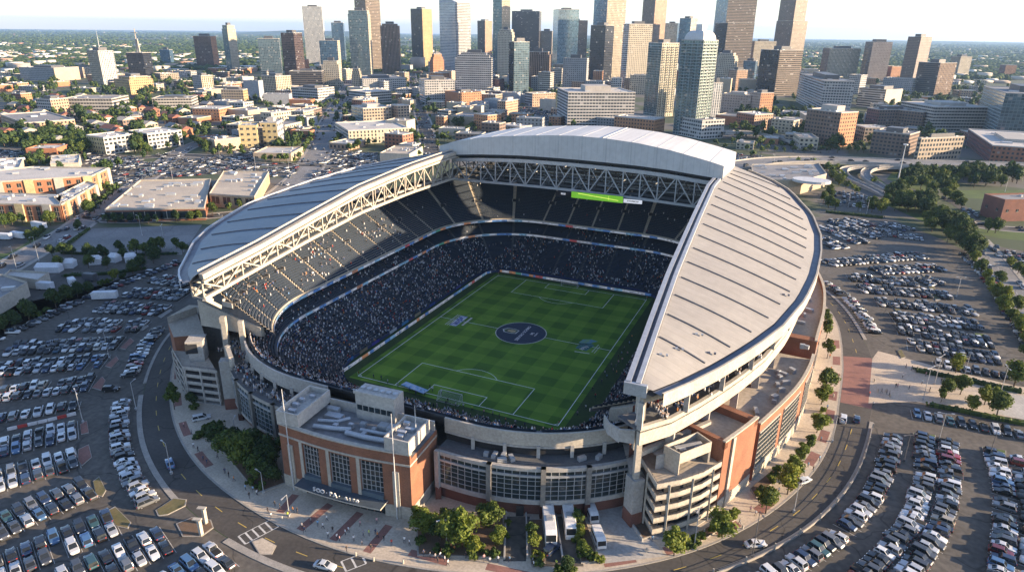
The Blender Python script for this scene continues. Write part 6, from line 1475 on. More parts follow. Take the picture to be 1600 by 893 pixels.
BB('glass_hall', 455, 503, 507, 112, 138, 'darkb', 'low dark glass block below the dark brown tower', roof='roofgrey')
BB('office_tower', 643, 661, 676, 14, 107, 'dark', 'tall tower with dark left face and golden right face', side='gold', **TW)  # shaded and lit sides put into two facade colours
BB('brick_tower', 672, 677, 694, 85, 127, 'brick', 'slender orange brick tower with stepped pointed top', side='orange', tiers=((.8, .12), (.9, .3)), ant=12, **TW)
BB('office_tower', 687, 712, 736, 4, 118, 'silver', 'tall silver banded tower with diamond cut top', side='whiteb', slant=32, **TW)
BB('office_block', 711, 768, 772, 84, 147, 'whiteb', 'wide pale banded office block with stepped top', tiers=((.9, .13), (.96, .3)), depth=34)
BB('office_tower', 746, 758, 769, 33, 102, 'darkb', 'dark tower with salmon stripe behind the pale banded office block', side='peach', **TW)
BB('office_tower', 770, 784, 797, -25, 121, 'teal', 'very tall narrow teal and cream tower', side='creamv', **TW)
BB('deco_tower', 777, 800, 804, 47, 126, 'cream', 'cream stone tower with rounded glazed top', tiers=((.9, .06), (.96, .2)), **TW)
BB('office_tower', 799, 842, 845, 18, 102, 'darkb', 'broad dark tower with flat wide top', depth=30, **TW)
BB('residential_tower', 795, 803, 827, 66, 147, 'dark', 'dark glass residential tower left of the brown ribbed apartments', side='teal', **TW)
BB('apartment_tower', 818, 858, 862, 82, 140, 'brownv', 'brown apartment block with golden ribbed top and small gable', tiers=((.94, .14),), **TW)
BB('office_tower', 844, 862, 864, 49, 102, 'tan', 'beige banded tower behind the brown apartments', **TW)
BB('office_tower', 863, 871, 903, 15, 114, 'pale', 'tall pale green glass tower', depth=30, **TW)
BB('office_tower', 872, 888, 917, 32, 107, 'dark', 'dark tower with brown banded right face in front of the pale glass tower', side='brownb', **TW)
BB('concrete_tower', 879, 916, 919, 92, 146, 'grey', 'plain grey concrete slab tower with central window strip', depth=16, **TW)
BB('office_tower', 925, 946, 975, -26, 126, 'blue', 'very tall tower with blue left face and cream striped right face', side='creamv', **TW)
BB('office_tower', 921, 944, 957, 40, 130, 'dark', 'black glass tower standing in front of the cream striped tower', **TW)
BB('office_tower', 971, 980, 1016, 38, 142, 'whiteb', 'white gridded tower with blank top band', side='cream', **TW)
BB('office_tower', 1001, 1020, 1038, -24, 110, 'brownv', 'very tall brown tower with orange gridded right face', side='peach', **TW)
BB('office_tower', 1036, 1056, 1059, 37, 108, 'pale', 'squat pale green glass tower between taller towers', **TW)
BB('residential_tower', 1009, 1030, 1056, 68, 183, 'tealres', 'twin faced residential tower, teal left and cream right', side='creamres', balcony=((3, 0), (0, 1)), flo=3.1, **TW)
BB('residential_tower', 1059, 1076, 1086, 29, 112, 'blue', 'slender white and blue tower peeking over the front glass tower', side='white', **TW)
t32 = BB('residential_tower', 1058, 1092, 1114, 64, 214, 'tealres', 'front glass residential tower with white balconies and curved white crown', side='greenres', balcony=((3, 0), (0, 1)), flo=3.1, pent=False, **TW)
def crown(t, dz, mat_):
    root, pl, zt = t; q = shrink(pl, .14); cx, cy = sum(p[0] for p in q)/4, sum(p[1] for p in q)/4; b = MB(); n = 8
    for k in range(n):
        a, c = k/n, (k+1)/n; A = shrink(pl, .14+.5*(1-math.cos(a*1.5))); B = shrink(pl, .14+.5*(1-math.cos(c*1.5))); za, zc = zt+dz*math.sin(a*1.57), zt+dz*math.sin(c*1.57)
        b.ribbon([(*p, za) for p in A+A[:1]], [(*p, zc) for p in B+B[:1]])
    b.poly([(*p, zt+dz) for p in B]); b.build('crown', mat_, root); b = MB(); b.prism(shrink(pl, .72), zt+dz-.5, zt+dz+6); b.build('roof_house', M['hvac'], root)
crown(t32, 10, M['roofW'])
BB('apartment_block', 1055, 1096, 1130, 189, 218, 'white', 'white podium block at the foot of the front glass tower', side='white', depth=30, pent=False)
BB('residential_tower', 1109, 1113, 1126, 130, 186, 'grey', 'plain white slab tower right of the front glass tower', side='whitev', **TW)
BB('office_tower', 1113, 1131, 1174, -30, 122, 'blue', 'huge dark stepped tower running out of the picture', side='brownb', **TW)
BB('office_tower', 1113, 1132, 1172, 36, 124, 'dark', 'lower shoulder of brown banding in front of the huge stepped tower', side='brownb', pent=False, **TW)
BB('deco_tower', 1116, 1146, 1151, 84, 140, 'cream', 'cream ribbed tower with rounded stepped top and purple base', tiers=((.86, .08), (.94, .25)), **TW)
BB('apartment_tower', 1138, 1150, 1166, 110, 142, 'peach', 'pinkish low tower beside the cream rounded one', **TW)
BB('office_tower', 1168, 1176, 1208, 65, 120, 'brown', 'beige gridded tower with dark roof house', side='cream', **TW)
BB('office_tower', 1160, 1178, 1181, 96, 141, 'blue', 'small dark blue glass tower', **TW)
BB('office_tower', 1185, 1214, 1248, 79, 150, 'dark', 'black glass tower with brown banded right face', side='brownb', **TW)
BB('office_tower', 1213, 1236, 1253, -26, 112, 'brownv', 'very tall brown tower on the right with lit edge', side='tan', **TW)
BB('office_tower', 1209, 1234, 1255, 33, 113, 'brownv', 'wide shoulder in front of the very tall right tower', side='tan', pent=False, **TW)
BB('apartment_tower', 1283, 1293, 1337, 76, 124, 'brown', 'beige ribbed apartment slab right of downtown', side='creamv', **TW)
BB('office_tower', 1348, 1359, 1386, 66, 126, 'brown', 'pinkish beige slab tower with pale roof house', side='pink', **TW)
BB('apartment_tower', 1414, 1432, 1447, 58, 130, 'brown', 'tall leaning slab tower farthest right', side='pink', **TW)
BB('apartment_tower', 1434, 1464, 1486, 99, 150, 'darkb', 'dark brown apartment tower in front of the tall right slab', side='brownv', **TW)
BB('apartment_tower', 1485, 1498, 1513, 89, 120, 'tan', 'small beige tower beyond the dark brown apartments', side='cream', **TW)
# ---- left side towers and blocks
BB('apartment_tower', 143, 158, 179, 80, 133, 'creamv', 'cream ribbed apartment tower with tall antenna', side='whitev', ant=38, **TW)
l2t = BB('unfinished_tower', 203, 226, 238, 83, 124, 'dark', 'dark unfinished tower with a lattice crane mast on top', pent=False, **TW)
root, pl, zt = l2t; b = MB(); cx, cy = sum(p[0] for p in pl)/4, sum(p[1] for p in pl)/4; b.tube([(cx, cy, zt), (cx, cy, zt+48)], 1.2, 4); b.beam((cx-14, cy, zt+40), (cx+6, cy, zt+40), 1.2); b.beam((cx-4, cy, zt), (cx-2, cy, zt+28), 2); b.beam((cx+5, cy, zt), (cx+3, cy, zt+28), 2); b.build('crane_mast', M['cast'], root)
BB('hotel', 182, 203, 237, 121, 148, 'gold', 'golden hotel block with raised centre', side='gold', cat='hotel', tiers=((.85, .25),))
BB('office_block', 40, 86, 120, 107, 127, 'grey', 'long grey and tan office block on the left', side='tanw', depth=60)
BB('office_block', 118, 130, 147, 106, 122, 'grey', 'tan ribbed block beside the cream apartment tower', side='creamv')
BB('office_tower', 252, 266, 271, 78, 102, 'blue', 'small dark curved glass tower left of the brown slab', **TW)
BB('apartment_block', 303, 316, 333, 119, 147, 'grey', 'cream ribbed mid-rise with blank grey side', side='creamv')
BB('office_block', 62, 81, 105, 156, 180, 'white', 'peach office block with small roof house', side='peach')
BB('parking_garage', 110, 176, 201, 155, 175, 'garage', 'white parking garage with rows of dark openings on the left', side='garage', depth=50, cat='garage', pent=False)
BB('office_block', 245, 300, 310, 154, 172, 'garage', 'low cream banded block right of the white garage', depth=40)
BB('brick_building', 22, 34, 48, 147, 163, 'brick', 'small orange building at the far left', side='orange')
BB('brick_building', 197, 204, 224, 184, 194, 'brick', 'small red house block among trees', side='brick')
BB('apartment_block', 9, 40, 108, 193, 210, 'peach', 'long tan apartment row among trees on the left', depth=24, pent=False)
BB('apartment_block', 141, 164, 206, 216, 242, 'yellow', 'yellow and white corner apartments on the left', side='white', pent=False, roof='rooflight')
BB('apartment_block', 206, 232, 282, 210, 234, 'dark', 'white apartments with dark balcony front', side='white', pent=False, roof='rooflight')
BB('brick_building', 50, 90, 109, 233, 247, F['orangew'], 'low red brick building with white roof on the left', pent=False, roof='rooflight', win=(4, 4, 1.5, 1.2))
BB('apartment_block', 305, 343, 364, 171, 190, 'orange', 'orange brick apartment block left of the golden midrise', side='orange', pent=False, roof='rooflight')
BB('apartment_block', 349, 381, 388, 141, 166, 'tan', 'tan brown mid-rise block with cluttered roof', side='gold')
BB('hotel', 411, 432, 455, 120, 150, 'creamv', 'cream ribbed twin block hotel', side='creamv', cat='hotel')
BB('plain_block', 383, 405, 412, 127, 158, F['greyp'], 'blank blue grey slab building', pent=False)
BB('plain_block', 414, 452, 457, 148, 164, F['greyp'], 'blank grey box building', pent=False, plant=3)
BB('office_block', 457, 497, 523, 139, 160, 'whiteb', 'white banded office with dark middle', side='white', depth=40)
BB('brick_building', 453, 486, 493, 157, 170, F['orangew'], 'low orange brick building by the main street', pent=False, roof='rooflight')
BB('hotel', 376, 403, 408, 197, 231, F['yelloww'], 'left wing of the yellow hotel', cat='hotel', roof='rooflight', pent=False, win=(4.6, 4.3, 2.4, 1.9), depth=22)
BB('hotel', 410, 434, 444, 192, 228, F['yelloww'], 'right wing of the yellow hotel with grey side', side='greyp', cat='hotel', roof='rooflight', win=(4.6, 4.3, 2.4, 1.9), depth=24)
BB('glass_link', 402, 411, 412, 200, 230, 'dark', 'dark glass link between the two yellow hotel wings', pent=False, plant=0)
BB('brick_building', 312, 350, 353, 215, 227, F['orangew'], 'low orange shed with curved grey roof', pent=False, roof='roofgrey')
BB('brick_building', 455, 484, 492, 206, 219, F['orangew'], 'orange brick shop beside the main street', pent=False, roof='rooflight', win=(4, 4, 2, 1.6))
BB('brick_building', 399, 455, 475, 241, 252, F['tanw'], 'low tan building fronted by shrubs', pent=False, roof='rooflight', depth=34, win=(5, 4.5, 2.2, 1.6))
BB('apartment_block', 524, 545, 640, 205, 226, 'white', 'long cream apartment building with green courtyard front', side='creamres', depth=22, pent=False, roof='rooflight')
BB('apartment_block', 550, 568, 612, 170, 199, 'tealres', 'beige stepped apartments with grey left front', side='tan', pent=True, roof='rooflight', flo=3.2)
BB('apartment_block', 612, 622, 640, 166, 197, 'peach', 'right half of the beige stepped apartments', side='tan', pent=False, roof='rooflight', flo=3.2)
BB('parking_garage', 545, 572, 612, 145, 162, 'garageg', 'white garage with arched dark openings', side='garage', cat='garage', pent=False, roof='rooflight')
BB('shop_building', 594, 640, 662, 242, 254, F['creamw'], 'low tan flat roofed building just behind the left roof', depth=40, pent=False, roof='roofgrav', plant=8)
BB('apartment_block', 655, 664, 711, 126, 164, 'whiteb', 'white gridded block at the foot of the orange tower', side='white', depth=26)
BB('apartment_block', 695, 716, 753, 146, 169, F['orangew'], 'orange apartment block with blank left end', side='orange', pent=True)
BB('brick_building', 748, 780, 788, 124, 146, 'burg', 'burgundy block with flat roof', side='burg')
BB('brick_building', 758, 784, 790, 144, 160, 'burg', 'lower burgundy block in front', pent=False)
BB('shop_building', 668, 690, 695, 160, 172, 'tan', 'low tan shop beside the second street', pent=False, roof='rooflight')
BB('brick_building', 681, 694, 700, 183, 202, 'orange', 'small orange brick building by the second street', pent=False)
BB('school_hall', 702, 742, 762, 184, 199, F['tanw'], 'dark roofed hall with pale front', pent=False, roof='roofgrey', depth=45)
BB('shop_building', 685, 728, 736, 203, 213, F['creamw'], 'low white roofed shop behind the dome roof', pent=False, roof='rooflight')
BB('apartment_block', 777, 790, 813, 159, 180, 'peach', 'peach apartments with cluttered flat roof', side='peach', roof='rooflight', depth=40)
BB('parking_garage', 820, 832, 868, 147, 167, 'garageg', 'grey garage with green roof strip', side='peach', cat='garage', pent=False)
BB('office_block', 843, 862, 869, 157, 175, F['creamw'], 'pale rounded hall beside the long white office', pent=False, roof='rooflight')
BB('office_block', 869, 887, 992, 145, 198, 'garageg', 'long white office block with dark window grid above the dome', side='whiteb', depth=30, roof='rooflight', plant=8)
BB('apartment_block', 898, 960, 972, 186, 200, 'grey', 'pale low block behind the dome roof', pent=False, roof='rooflight', plant=8)
BB('brick_building', 958, 1022, 1038, 188, 210, 'orange', 'orange arcaded brick building behind the dome roof', side='orange', pent=False, roof='rooflight', plant=8)
BB('brick_building', 893, 912, 915, 128, 146, 'peach', 'small peach block behind the long white office', pent=False)
BB('brick_building', 936, 950, 962, 128, 146, 'brown', 'brown block behind the long white office', side='peach', pent=False)
# ---- right side
BB('apartment_block', 1125, 1172, 1180, 150, 178, 'pink', 'long pinkish brick apartment wing', depth=30, roof='roofgrav')
BB('apartment_block', 1170, 1187, 1206, 146, 180, 'pink', 'brick apartment wing with orange end tower', side='orange')
BB('apartment_block', 1150, 1178, 1205, 180, 204, 'brick', 'low peach building beside the elevated street', side='peach', roof='rooflight', pent=False)
BB('apartment_block', 1205, 1212, 1250, 186, 203, 'brick', 'low orange building with white openings', side='peach', roof='rooflight', pent=False)
BB('apartment_block', 1241, 1284, 1327, 127, 178, 'whiteb', 'white gridded residential block in two wings', side='white', depth=34)
BB('office_block', 1343, 1382, 1405, 141, 170, 'strip', 'striped office building with blank cream end', side='creamw')
BB('parking_garage', 1407, 1457, 1531, 168, 206, 'garage', 'big cream parking garage with rows of dark openings on the right', side='garage', cat='garage', pent=True, roof='rooflight')
BB('office_tower', 1528, 1562, 1650, 146, 218, 'tealres', 'large blue green glass office at the right edge', side='teal', depth=40, **TW)
BB('brick_building', 1354, 1372, 1420, 172, 200, 'burg', 'dark brick building left of the cream garage', side='brown', pent=True)
BB('apartment_tower', 1259, 1310, 1334, 177, 230, 'brown', 'brown balcony midrise with orange end wall', side='orange', depth=26, roof='rooflight')
BB('apartment_block', 1366, 1418, 1431, 211, 246, 'brown', 'dark brick front of the long building by the freeway', roof='roofgrey', depth=30)  # one brick building, its shaded and lit parts put into two facades
BB('apartment_block', 1431, 1436, 1494, 217, 252, 'tan', 'lit ochre gridded end of the long building by the freeway', side='tan', roof='roofgrey', depth=50)
BB('brick_building', 1505, 1548, 1640, 228, 254, 'burg', 'red brick row at the right edge beyond the freeway', side='brick', roof='rooflight', depth=40)
BB('apartment_block', 1334, 1350, 1380, 200, 222, 'tan', 'pale houses between the brown midrise and the brick building', roof='rooflight', pent=False)
BB('brick_building', 1537, 1566, 1640, 314, 346, M['brickdk'], 'dark brick hall with grey roof at the right edge', roof='roofgrey', depth=40, pent=False, win=(6, 9, 1.6, 1.6))
BB('office_block', 1395, 1440, 1452, 176, 204, 'brown', 'brown brick wing in front of the cream garage', pent=False)
BB('office_block', 1326, 1343, 1352, 118, 148, 'white', 'small white block beside the gridded residential block', pent=False)
BB('office_block', 1383, 1425, 1432, 124, 148, 'grey', 'grey blocks at the foot of the pinkish slab', side='white', pent=False)
BB('brick_building', 1380, 1392, 1405, 104, 126, 'burg', 'red brick block between the two right slabs', side='orange', pent=False)
BB('brick_building', 1562, 1570, 1584, 102, 120, 'burg', 'small orange block far right', side='orange', pent=False)
# ---- big box stores and brick terraces on the left
def custom(name, pl, z, st, lab, cat='building', roof='rooflight', **k):
    cx, cy = sum(p[0] for p in pl)/len(pl), sum(p[1] for p in pl)/len(pl); FOOT.append((pl, cx, cy, max(math.hypot(p[0]-cx, p[1]-cy) for p in pl))); root = thing(name, lab, cat, (cx, cy, 0)); b = MB(); b.prism(pl, 0, z, 0, 1, 5, 4.2); b.build('wall', [F[st] if isinstance(st, str) else st, M[roof]], root)
    b = MB(); o = shrink(pl, -.003); I = shrink(pl, .012); n = len(pl)
    for j in range(n): b.prism([o[j], o[(j+1) % n], I[(j+1) % n], I[j]], z-.02, z+.9)
    b.build('parapet', M['cast'], root)
    for i in range(k.get('plant', 14)):
        for _ in range(20):
            x, y = rnd.uniform(min(p[0] for p in pl), max(p[0] for p in pl)), rnd.uniform(min(p[1] for p in pl), max(p[1] for p in pl))
            if inpoly((x, y), shrink(pl, .1)): break
        else: continue
        b = MB(); b.box((x, y, z+.6), (rnd.uniform(1.5, 6), rnd.uniform(1.2, 2.6), rnd.uniform(.8, 1.8)), math.atan2(pl[1][1]-pl[0][1], pl[1][0]-pl[0][0])); b.build('roof_unit', M['hvac'], root)
    return root
def face_windows(root, a, c, z0, z1, n, nf, w, h):
    cx, cy, _ = root.location; p, q = Vector(a), Vector(c); d = (q-p).normalized(); nn = Vector((d.y, -d.x))
    for f in range(nf):
        for i in range(n):
            e = p.lerp(q, (i+.5)/n)+nn*.05; o = bpy.data.objects.new('window', WINME); COL.objects.link(o); o.parent = root; o.location = (e.x-cx, e.y-cy, lerp(z0, z1, (f+.5)/nf)); o.rotation_euler = (0, 0, math.atan2(d.y, d.x)); o.scale = (w, 1, h)
sA, sB, sC, sD = G2(168, 347), G2(322, 344), G2(332, 296), G2(222, 298)
st = custom('store', [sA, sB, sC, sD], HT(G(168, 347), 329), F['brickdk'] if 'brickdk' in F else M['brick'], 'wide flat roofed brick store with shaded front', 'store', 'roofgrav', plant=26)
face_windows(st, sA, sB, 1, 6.5, 9, 1, 7, 4.2)
tA, tB, tC, tD = G2(330, 323), G2(400, 328), G2(422, 286), G2(352, 285)
st = custom('store', [tA, tB, tC, tD], HT(G(330, 323), 304), F['store'], 'tan stucco store with pale roof beside the left roof wing', 'store', 'roofgrav', plant=12); face_windows(st, tA, tB, 1, 8, 4, 1, 5, 4.5)
zt1 = HT(G(98, 343), 318)
def terrace(pl, z, faces, lab, wall=F['orangew']):
    r = custom('brick_terrace', pl, z, wall, lab, 'terrace', 'rooflight', plant=10)
    for (i, n, nf, cols) in faces:
        a, c = pl[i], pl[(i+1) % len(pl)]; face_windows(r, a, c, .4, z-.6, n, nf, 2.2, 2.4); p, q = Vector(a), Vector(c); d = (q-p).normalized(); nn = Vector((d.y, -d.x)); L = (q-p).length
        for k in range(0, n, 3):
            e0, e1 = p+d*(L*(k+1.05)/n), p+d*(L*min(n, k+1.95)/n); b = MB(); b.prism([tuple(e0+nn*.04), tuple(e0+nn*.8), tuple(e1+nn*.8), tuple(e1+nn*.04)][::-1] if False else [tuple(e0+nn*.8), tuple(e1+nn*.8), tuple(e1+nn*.01), tuple(e0+nn*.01)], 0, z+.6); b.build('bay', M['cast'] if k % 2 else F['yelloww'], r)
    return r
terrace([G2(-70, 343), G2(100, 347), G2(104, 330), G2(-70, 324)], zt1, [(0, 12, 3, 0)], 'brick and cream terrace along the shaded street, front row')
terrace([G2(102, 346), G2(156, 312), G2(140, 306), G2(90, 334)], zt1, [(0, 11, 3, 0)], 'brick and cream terrace wing facing the planted street')
terrace([G2(-70, 322), G2(150, 306), G2(176, 292), G2(60, 290), G2(-70, 304)], HT(G(150, 306), 276), [(0, 14, 3, 0), (1, 5, 3, 0)], 'long orange brick building with white roof behind the terrace', F['orangew'])
custom('shed', [G2(-30, 286), G2(34, 278), G2(40, 262), G2(-30, 264)], 7, F['creamw'], 'low white roofed shed at the left edge')
custom('shop_building', [G2(82, 272), G2(126, 270), G2(128, 256), G2(84, 258)], 7, F['creamw'], 'low cream building with pitched roofs behind the brick terrace')
custom('warehouse', [G2(-60, 500), G2(-4, 494), G2(48, 462), G2(10, 449), G2(-60, 456)], 5.2, F['creamw'], 'grey roofed warehouse with white side at the left edge', 'warehouse', 'roofgrey', plant=2)
custom('shed', [G2(10, 444), G2(62, 452), G2(80, 440), G2(20, 436)], 3.6, F['creamw'], 'long white shed beside the warehouse', 'shed', plant=0)
custom('pavilion', [G2(1172, 300), G2(1250, 303), G2(1288, 292), G2(1276, 274), G2(1172, 276)], 9, F['tanw'], 'low pavilion with rooftop plant right of the stadium', 'pavilion', 'roofgrey', plant=22)
ob = MB(); c0 = G(1268, 283, 10); ob.prism([(c0.x+13*math.cos(2*math.pi*i/24)*.95-0*1, c0.y+9*math.sin(2*math.pi*i/24)) for i in range(24)], 9.5, 11.2); o = ob.build('canopy_roof', M['roofW'], None, (c0.x, c0.y, 9.5)); tag(o, 'white oval roof over the pavilion entrance', 'roof')
custom('brick_building', [G2(430, 330), G2(440, 322), G2(470, 300), G2(440, 300)], 5, F['tanw'], 'small tan kiosk by the left roof', plant=2) if 0 else None

# ---- fabric of low buildings between, kept clear of streets, car parks and other footprints
def clear(x, y, rad, trees=False):
    for pl, cx, cy, rr in FOOT:
        d = math.hypot(x-cx, y-cy)
        if d < rr+rad and (d < rr*.6+rad or inpoly((x, y), pl) or any(math.hypot(x-p[0], y-p[1]) < rad*1.1 for p in pl)): return False
    for k, (L, wd) in STL.items():
        for p in L:
            if math.hypot(x-p[0], y-p[1]) < wd*.5+rad*.8+2: return False
    if math.hypot(x, y) < 165: return False
    return True
BLOCKED = [[Vector(p) for p in pl] for pl in CITYLOTS]+[GL(p) for p in ([(1140, 240), (1660, 232), (1660, 680), (1240, 460), (1180, 300)], [(-200, 345), (420, 335), (330, 500), (-200, 620)])]
def blocked(x, y): return any(inpoly((x, y), pl) for pl in BLOCKED)
ZN = [('far left district', [(0, 84), (300, 84), (300, 150), (0, 150)], 70, (14, 45), (5, 14)), ('left neighbourhood', [(0, 152), (330, 152), (330, 235), (0, 240)], 62, (9, 17), (5, 9)), ('left of downtown', [(300, 100), (560, 100), (560, 235), (300, 235)], 90, (14, 34), (5, 12)),
      ('centre below downtown', [(560, 120), (900, 120), (900, 200), (640, 240), (560, 200)], 80, (13, 30), (6, 18)), ('right of downtown', [(1120, 118), (1600, 108), (1600, 232), (1150, 232)], 75, (12, 36), (5, 15)), ('downtown blocks', [(420, 98), (1265, 100), (1265, 152), (420, 152)], 75, (16, 36), (9, 38)), ('far right district', [(1260, 88), (1600, 88), (1600, 122), (1260, 122)], 30, (18, 45), (5, 12))]
STY = ['tan', 'cream', 'white', 'brick', 'orange', 'peach', 'garage', 'grey', 'creamw', 'tanw', 'orangew', 'greyp', 'brown']; STN = dict(tan='tan', cream='cream', white='white', brick='red brick', orange='orange brick', peach='peach', garage='cream banded', grey='grey', creamw='plain cream', tanw='plain tan', orangew='plain orange', greyp='plain grey', brown='brown')
ALLB = []
for zn, pg, num, sz, ht_ in ZN:
    got = 0
    for tr in range(num*30):
        if got >= num: break
        u = (rnd.uniform(min(p[0] for p in pg), max(p[0] for p in pg)), rnd.uniform(min(p[1] for p in pg), max(p[1] for p in pg)))
        if not inpoly(u, pg): continue
        p = W2(u); w_, l_ = rnd.uniform(*sz), rnd.uniform(*sz)
        if blocked(p.x, p.y) or not clear(p.x, p.y, max(w_, l_)*.56): continue
        s = rnd.choice(STY); ang = rnd.choice([0, 0, .2, -.3])+rnd.uniform(-.05, .05); h_ = rnd.uniform(*ht_); h_ = min(h_, 6.5) if math.hypot(p.x, p.y) < 420 else h_
        ca, sa = math.cos(ang), math.sin(ang); pl = [(p.x+a*w_/2*ca-c*l_/2*sa, p.y+a*w_/2*sa+c*l_/2*ca) for a, c in ((-1, -1), (1, -1), (1, 1), (-1, 1))]; FOOT.append((pl, p.x, p.y, math.hypot(w_, l_)/2))
        got += 1; gable = max(w_, l_) < 18 and zn == 'left neighbourhood'; ALLB.append((u[0], pl, s, h_, gable, p, zn, w_, ang))
ALLB.sort(key=lambda t: (t[5].x-CX)**2+(t[5].y-CY)**2)
houses = [t for t in ALLB if t[4]]; lows = [t for t in ALLB if not t[4]]; FARB = lows[285:]; keep = houses[:285]+lows[:285]
for zn in [z[0] for z in ZN]:
    for gable in (True, False):
        made = sorted([t for t in keep if t[6] == zn and t[4] == gable], key=lambda t: t[0])
        for i, (ux, pl, s, h_, _, p, _z, w_, ang) in enumerate(made):
            root = thing('house' if gable else 'low_building', '%s %s, %s from the left in the %s' % (STN[s], 'pitched roof house' if gable else 'flat roofed building', ordn(i+1), zn), 'house' if gable else 'building', (p.x, p.y, 0), ('houses in the ' if gable else 'low buildings in the ')+zn)
            b = MB(); rm = M[rnd.choice(['rooflight', 'roofgrav', 'rooflight', 'roofgrey'])]; b.prism(pl, 0, h_, 0, 1, 4, 3.6); b.build('wall', [F[s], rm], root); b = MB()
            if gable:
                m0 = Vector(pl[0]).lerp(Vector(pl[3]), .5); m1 = Vector(pl[1]).lerp(Vector(pl[2]), .5); A = [(*q, h_+.02) for q in shrink(pl, -.06)]; r0, r1 = (*m0, h_+3.2), (*m1, h_+3.2)
                b.poly([A[0], A[1], r1, r0]); b.poly([A[2], A[3], r0, r1]); b.poly([A[3], A[0], r0]); b.poly([A[1], A[2], r1]); b.build('roof', rnd.choice([M['roofgrey'], M['brickdk'], M['roofgrav']]), root)
            else:
                o = shrink(pl, -.004); I = shrink(pl, .04)
                for j in range(4): b.prism([o[j], o[(j+1) % 4], I[(j+1) % 4], I[j]], h_-.02, h_+.8)
                b.build('parapet', M['cast'] if s not in ('greyp', 'grey') else M['concrete'], root)
                for k in range(2 if h_ > 6 else 1):
                    c = [lerp(lerp(pl[0][j], pl[1][j], u_), lerp(pl[3][j], pl[2][j], u_), v_) for u_, v_ in ((rnd.uniform(.2, .8), rnd.uniform(.2, .8)),) for j in (0, 1)]
                    b = MB(); b.box((c[0], c[1], h_+.9), (rnd.uniform(2, 5), rnd.uniform(1.6, 3), 1.8), ang); b.build('roof_unit', M['hvac'], root)
# distant roofs beyond counting
b = MB(); mdr = island('distant_roofs', [(0, (.5, .45, .38)), (.3, (.36, .3, .25)), (.5, (.6, .58, .54)), (.7, (.33, .2, .14)), (.85, (.25, .25, .26)), (.93, (.65, .62, .57))], .85); fx = []
pb = MB(); pb.box((0, 0, .5), (1, 1, 1)); o = pb.build('roof_block', mdr); rme = o.data; bpy.data.objects.remove(o)
for k in range(5000):
    px = rnd.uniform(-240, 1840); py = 58+rnd.random()**1.35*62
    if 430 < px < 1260 and rnd.random() < .45: continue
    if py < 78 and rnd.random() < .86: continue
    p = W2((px, py+(px-800)*.0125))
    dd = math.hypot(p.x, p.y)
    if dd < 900 or not clear(p.x, p.y, 12): continue
    clump = math.sin(p.x*.0021+1.3)*math.sin(p.y*.0017)+.5*math.sin(p.x*.006+p.y*.004)
    if clump < -.05+rnd.uniform(-.4, .4): continue
    fx.append((0, p.x, p.y, 0, rnd.uniform(0, .5), rnd.uniform(9, 34), rnd.uniform(4, 11)))
fx += [(0, t[5].x, t[5].y, 0, t[8], t[7], t[3]) for t in FARB]
if fx: o = merged('distant_buildings', [rme], fx); tag(o, 'scattered tiny roofs of far suburbs reaching to the horizon', 'buildings', None, 'stuff')
print('roofs', len(fx), 'foot', len(FOOT))

# ================================================================== scattered trees of the districts, then all trees
SC_Z = [('left neighbourhood', [(0, 150), (330, 150), (330, 240), (0, 245)], 560, 1.05), ('far left woods', [(0, 90), (300, 84), (420, 110), (300, 150), (0, 152)], 520, 1.15), ('left of downtown', [(300, 130), (560, 120), (560, 250), (300, 250)], 330, .9),
        ('centre below downtown', [(600, 120), (900, 130), (900, 200), (640, 230)], 220, .9), ('right of downtown', [(1125, 110), (1600, 90), (1600, 228), (1150, 235)], 800, 1.1), ('right meadow', [(1480, 292), (1600, 292), (1600, 296), (1480, 296)], 20, .9),
        ('left street corner', [(0, 245), (150, 235), (330, 240), (330, 250), (120, 300), (0, 262)], 50, .8), ('near downtown', [(430, 100), (1120, 100), (1120, 150), (430, 150)], 160, .8)]
for zn, pg, num, s in SC_Z:
    k = 0
    for tr in range(num*5):
        if k >= num: break
        u = (rnd.uniform(min(p[0] for p in pg), max(p[0] for p in pg)), rnd.uniform(min(p[1] for p in pg), max(p[1] for p in pg)))
        if not inpoly(u, pg): continue
        p = W2(u)
        if any(inpoly((p.x, p.y), pl) for pl in BLOCKED) or not clear(p.x, p.y, 2.5): continue
        g = math.sin(p.x*.012+2)*math.sin(p.y*.009+1)
        if g < rnd.uniform(-1.1, .5): continue
        n = rnd.choice([1, 1, 2, 4])
        for q in range(n): TREES.append([rnd.choice(['broadA', 'broadB', 'broadC', 'dark', 'broadA']), p.x+rnd.uniform(-9, 9)*(q > 0), p.y+rnd.uniform(-9, 9)*(q > 0), s*rnd.uniform(.75, 1.25), zn, 0]); k += 1
inview = [t for t in TREES if seen((t[1], t[2], 4), 20)]
inview.sort(key=lambda t: (Vector((t[1], t[2], 3))-CAM).length/t[3])
near_t = inview[:300]; zones = {}
for t in near_t: zones.setdefault((t[4], t[0]), []).append(t)
for (zn, kd), L in zones.items():
    L.sort(key=lambda t: PJ((t[1], t[2]))[0])
    for i, t in enumerate(L):
        lab = '%s, %s from the left of its kind, %s' % (DESC[kd], ordn(i+1), zn) if len(L) > 1 else 'only %s in the %s' % (DESC[kd], zn)
        if len(lab.split()) > 16: lab = '%s, %s from left, %s' % (DESC[kd], ordn(i+1), zn)
        root = TP[kd][0]; o = copy_thing(root, (t[1], t[2], t[5]), rnd.random()*6.28, lab, 'trees and shrubs of the '+zn, None, (t[3], t[3], t[3]*rnd.uniform(.92, 1.1))); o['category'] = 'shrub' if 'bush' in kd else 'tree'
keys = list(TP); far_t = inview[300:]
